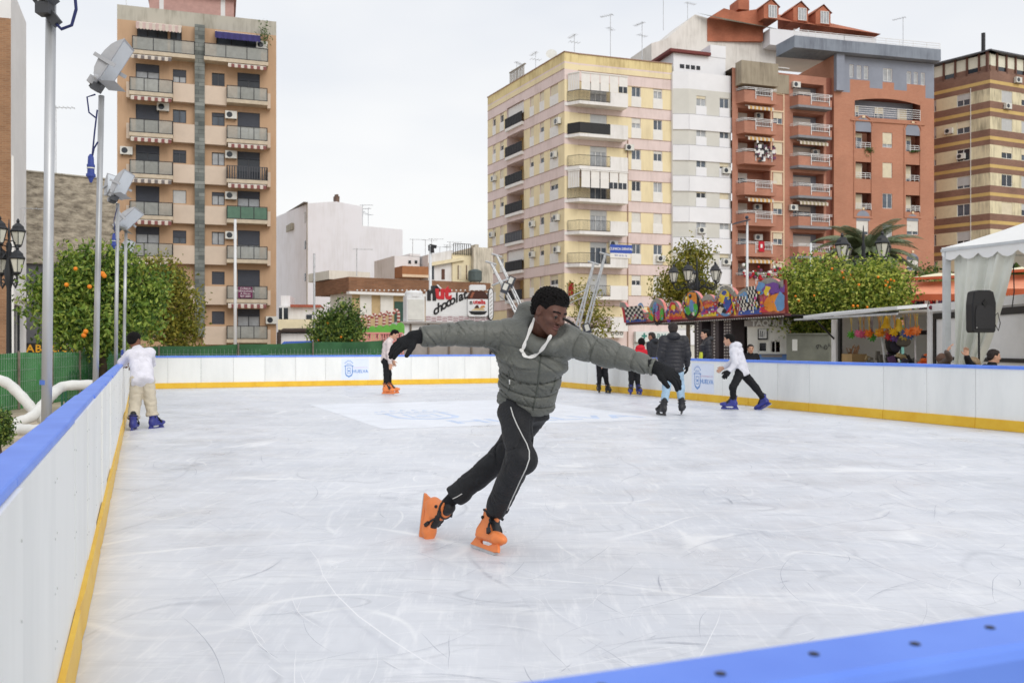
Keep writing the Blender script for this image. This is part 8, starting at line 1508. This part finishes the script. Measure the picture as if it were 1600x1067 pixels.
# ================================================================== the main skater
def main_skater():
    hs = .245; hdc = P(860, 487.5, 5.12); R = frame((.62, -.70, -.34), (.13, .02, 1)); nk = P(843, 530, 5.27); org = PX(815, 5.4, 0)
    sR, eR, wR = P(797, 524, 5.30), P(729, 521, 5.22), P(657, 526, 5.12); sL, eL, wL = P(880, 532, 5.22), P(951, 553, 5.12), P(1022, 573.5, 5.02)
    pel, ch = P(822, 634, 5.46), P(836, 543, 5.29)
    hR, kR, aR = P(805, 645, 5.40), P(813, 714, 5.14), P(775, 798, 5.42); hL, kL, aL = P(832, 645, 5.52), P(786, 712, 5.68), P(705, 780, 5.75)
    sk = skinmat('skin_dark', (96, 64, 53)); lip = skinmat('lip_dark', (104, 66, 60))
    lo, hi = A3(hdc)-.24, A3(hdc)+.24; lo[2] -= .3; lo[0] -= .12; hi[1] += .18
    sd = SD(lo, hi, .0034); add_head(sd, hdc, R, hs, True, nk); sd.cone(nk, ch, .062, .09, .04); reg = head_regions(hdc, R, hs)
    def f(P_): m = reg(P_); m[m == 2] = 0; return m
    body = solid('person', sd, [sk, HAIRB, IRIS, lip], None, org, f, 1); tag(body, 'boy in a grey green padded jacket and orange skates gliding with arms spread', 'person', 'skaters on the ice')
    for s in (1, -1):
        c = Vector(hdc)+R @ Vector((.315*hs, s*.135*hs, -.014*hs)); g = MB(mat('eye_white_dim', (156, 140, 132), .25, .02)); g.ball(c, .061*hs, None, 16, 12); e = g.build('eye', body, True); look = (R @ Vector((1, -.15, -.30))).normalized(); ir = MB(IRIS); ir.ball(c+look*.026*hs, .046*hs, None, 14, 10); ir.build('iris', e, True)
    hair_mesh(body, hdc, R, hs, HAIRB, .0034, 'afro', org, 3)
    # jacket
    jm = mat('jacket_olive', (102, 104, 98), .46, .10, 5, bump=.3, bs=60, spec=.45, c2=(88, 90, 85)); h = .0052; allp = [sR, eR, wR, sL, eL, wL, pel, ch, nk]; lo, hi = np.min([A3(p) for p in allp], 0)-.26, np.max([A3(p) for p in allp], 0)+.22; sd = SD(lo, hi, h)
    f1, f2, f3 = folds(.0045, 26, 1), folds(.006, 38, 5), folds(.005, 60, 2); n1 = folds(.012, 11, 9); c1, c2, c3 = creases(.012, 42, 2.0, (.5, .3, 1)), creases(.007, 85, 4.0, (1, 0, .8)), creases(.012, 62, 1.2, (1, .3, .9))
    def tors(t, X, Y, Z): q = .083; tt = t+n1(X, Y, Z)+.02; return .010*np.abs(np.sin(np.pi*tt/q))**.35-.008-.009*np.exp(-((((tt/q+.5) % 1)-.5)*q/.0055)**2)+f1(X, Y, Z)*.5+c1(X, Y, Z)+c2(X, Y, Z)
    def slv(q, ph, gv=.008):
        def fn(t, X, Y, Z): tt = t+n1(X, Y, Z)*.7+ph+.05*(Z-1.3); return -gv*np.exp(-((((tt/q+.5) % 1)-.5)*q/.0055)**2)+.0055*np.abs(np.sin(np.pi*tt/q))**.5-.004+c3(X, Y, Z)+c2(X, Y, Z)
        return fn
    lat = (sL-sR).normalized(); hem0, hem1 = P(821, 632, 5.44), P(832, 560, 5.30)
    sd.etube(hem0, hem1, lat+Vector((0, 0, -.08)), (.172, .13), (.205, .145), .04, tors, .22); sd.etube(hem1, P(838, 525, 5.27), lat, (.205, .145), (.17, .115), .05, tors, .5)
    sd.etube(P(823, 637, 5.45), P(822.5, 626, 5.44), lat+Vector((0, 0, -.1)), (.160, .122), (.170, .13), .012, lambda t, X, Y, Z: f2(X, Y, Z)*.5, .3)          # ribbed hem
    sd.cone(sR, eR, .090, .073, .05, slv(.098, .03, .005)); sd.cone(eR, wR, .073, .060, .03, slv(.098, .02, .004)); sd.cone(sL, eL, .090, .076, .05, slv(.1, .01)); sd.cone(eL, wL, .076, .052, .03, slv(.1, .05)); sd.cone(sR, sL, .085, .085, .06)
    dR, dL = (wR-eR).normalized(), (wL-eL).normalized(); sd.plane(wR, dR, .1); sd.plane(wL, dL, .095)
    # hood behind the neck and stand-up collar round the chin
    sd.ell(P(827, 503, 5.37), (.10, .095, .125), .03, None, 'u', lambda x, y, z: .005*np.sin(z*75)); sd.ell(P(828, 522, 5.36), (.115, .10, .105), .03, None, 'u', lambda x, y, z: .006*np.sin(z*70)); sd.cone(P(822, 498, 5.36), P(816, 518, 5.28), .055, .06, .03); sd.cone(P(850, 500, 5.38), P(884, 525, 5.28), .05, .05, .04)
    for a, b in (((822, 527, 5.2), (838, 541, 5.14)), ((838, 541, 5.14), (862, 541, 5.11)), ((862, 541, 5.11), (886, 527, 5.17)), ((815, 515, 5.27), (822, 527, 5.2))): sd.cone(P(*a), P(*b), .034, .034, .03)
    sd.ell(Vector(hdc)+Vector((.004, 0, .02)), (.130, .135, .17), .012, None, 's'); sd.ell(P(846, 513, 5.23), (.075, .085, .10), .02, None, 's')
    sd.cone(nk, P(852, 536, 5.18), .03, .03, .02, None, 's')
    jk = solid('jacket', sd, [jm], body, org, None, 0); bv = BVHTree.FromPolygons([v.co+org for v in jk.data.vertices], [p.vertices[:] for p in jk.data.polygons]); eye = Vector((0, 0, EYE))
    def on(bv_, u, v, lift=.003): d = (P(u, v, 5)-eye).normalized(); r_ = bv_.ray_cast(eye, d); return (r_[0]-d*lift) if r_[0] is not None else None
    def line(name, bv_, pts, r_, m, parent, lift=.002, n=6, sub=6):
        out = []
        for (u0, v0), (u1, v1) in zip(pts, pts[1:]):
            for k in range(sub): p = on(bv_, u0+(u1-u0)*k/sub, v0+(v1-v0)*k/sub, lift); out += [p] if p is not None else []
        p = on(bv_, *pts[-1], lift); out += [p] if p is not None else []
        if len(out) > 2: g = MB(m); g.tube(out, r_, n); return g.build(name, parent, True)
    zm = mat('zip_grey', (78, 82, 76), .4, .05); line('zip', bv, [(846, 548), (844, 565), (842, 585), (840, 605), (836, 625), (833, 641)], .0045, zm, jk, .001)
    line('pocket_zip', bv, [(794.5, 580), (796.5, 592), (796, 604), (794, 611)], .004, zm, jk, .001); line('pocket_zip', bv, [(868, 590), (866, 602), (861, 614)], .0035, zm, jk, .0005); line('zip_pull', bv, [(796.3, 593), (796.2, 600)], .0045, mat('pull_white', (232, 232, 230), .4, .02), jk, .005)
    # flat white drawcord of the hood
    g = MB(mat('cord_white', (232, 230, 226), .7, .05, 20)); cu = [(835.5, 496), (831, 508), (825, 524), (819, 540), (816, 548), (819.5, 556), (827, 558.5), (837, 555), (846, 547), (854, 536), (859, 527), (861.5, 523)]; pts = []
    for i, (u, v) in enumerate(cu): p = on(bv, u, v, .012); q = P(u, v, 5.13 if i < 2 else 5.03+.02*(i == 9)); p = p if (p is not None and p.y < 5.3 and 1 < i < 9) else q; pts.append(p)
    sm = []
    for i in range(len(pts)-1): sm += [pts[i].lerp(pts[i+1], k/4) for k in range(4)]
    sm.append(pts[-1]); sm = [sm[max(0, i-1)]*.25+sm[i]*.5+sm[min(len(sm)-1, i+1)]*.25 for i in range(len(sm))]; vs = []
    for i, p in enumerate(sm):
        t = (sm[min(i+1, len(sm)-1)]-sm[max(i-1, 0)]).normalized(); d = (p-eye).normalized(); sd_ = t.cross(d).normalized(); w = .0085*(1-.25*math.sin(i*.9)); vs += [p-sd_*w, p+sd_*w, p+sd_*w+d*.003, p-sd_*w+d*.003]
    m_ = len(sm); g.add(vs, [(4*i+j, 4*i+(j+1) % 4, 4*i+4+(j+1) % 4, 4*i+4+j) for i in range(m_-1) for j in range(4)]+[(3, 2, 1, 0), (4*m_-4, 4*m_-3, 4*m_-2, 4*m_-1)]); g.tube([pts[4]+Vector((-.012, -.004, .01)), pts[4]+Vector((-.004, -.006, -.004)), pts[4]+Vector((.008, -.005, -.003))], .0075, 6); g.build('drawcord', jk)
    # gloves, every finger its own
    gm = cloth('glove_knit', (30, 31, 34), .85, .5, 160, .12)
    sd = SD(A3(wR)-.24, A3(wR)+.2, .0036); sd.cone(wR-dR*.03, wR+dR*.045, .044, .038, .02); add_hand(sd, wR+dR*.03, Vector((-.80, -.30, -.42)), Vector((.15, -.75, -.62)), .30, 1.12, 1.3, .05, .04); solid('glove', sd, [gm], body, org, None, 1)
    sd = SD(A3(wL)-.2, A3(wL)+.26, .0036); sd.cone(wL-dL*.03, wL+dL*.03, .042, .037, .02); add_hand(sd, wL+dL*.015, Vector((.86, -.25, -.40)), Vector((-.1, -.72, -.66)), .46, 1.1, 1.3, .0, .085); solid('glove', sd, [gm], body, org, None, 1)
    # trousers
    tm = mat('trousers_black', (34, 35, 38), .62, .12, 6, bump=.25, bs=70, spec=.3); allp = [hR, kR, aR, hL, kL, aL, pel]; lo, hi = np.min([A3(p) for p in allp], 0)-.17, np.max([A3(p) for p in allp], 0)+.16; sd = SD(lo, hi, .0062); fa, fb, fc = folds(.004, 26, 4), creases(.013, 48, 3.0, (1, .2, -.7)), creases(.008, 90, 1.0, (.8, 0, 1))
    D = lambda t, X, Y, Z: fa(X, Y, Z)+fb(X, Y, Z)+fc(X, Y, Z)
    sd.etube(P(820, 648, 5.46), P(822, 622, 5.44), lat, (.145, .115), (.15, .115), .03, D)
    eR_, eL_ = aR.lerp(kR, .03), aL.lerp(kL, .06); sd.cone(hR, kR, .106, .079, .04, D); sd.cone(kR, eR_, .080, .071, .04, D); sd.ell(kR+Vector((.03, -.02, -.02)), (.062, .06, .07), .05)
    sd.cone(hL, kL, .100, .076, .03, D); sd.cone(kL, eL_, .077, .074, .04, D); sd.plane(eR_, aR-kR, .14); sd.plane(eL_, aL-kL, .14)
    tr = solid('trousers', sd, [tm], body, org, None, 1); bt = BVHTree.FromPolygons([v.co+org for v in tr.data.vertices], [p.vertices[:] for p in tr.data.polygons]); wp = mat('piping_white', (206, 206, 204), .6, .05)
    line('piping', bt, [(798, 636), (802, 650), (808, 664), (816, 680), (823, 693), (827, 705), (827, 717), (822, 732), (813, 750), (805, 768), (798, 783), (792.5, 797)], .0035, wp, tr, .0015); line('piping', bt, [(722, 771), (714, 776), (706, 779.5)], .003, wp, tr, .001)
    # socks between cuff and boot, and the skates
    F1 = frame((.55, -.833, 0), (.40, .24, .92)); O1 = P(753.5, 860.5, 5.455); O1.z = .002
    put_skate(body, 'main', SK['orange'], SKD, .0042, O1, F1.col[0], F1.col[2], .94)
    O2 = P(658, 803, 5.92); put_skate(body, 'main', SK['orange'], SKD, .0042, O2, (-.10, -.20, -.975), (.74, -.66, .06), .94)
    sd = SD(A3(aR)-.2, A3(aR)+.2, .006); top1 = O1+F1.col[0]*-.056+F1.col[2]*.26; sd.cone(top1-F1.col[2]*.04, aR.lerp(kR, .12), .040, .046, .02); solid('sock', sd, [BLKC], body, org)
    F2 = frame((-.10, -.20, -.975), (.74, -.66, .06)); top2 = O2+F2.col[0]*-.054+F2.col[2]*.25; sd = SD(A3(aL)-.22, A3(aL)+.22, .006); sd.cone(top2-F2.col[2]*.05, aL.lerp(kL, .12), .038, .046, .02); solid('sock', sd, [BLKC], body, org)
main_skater()
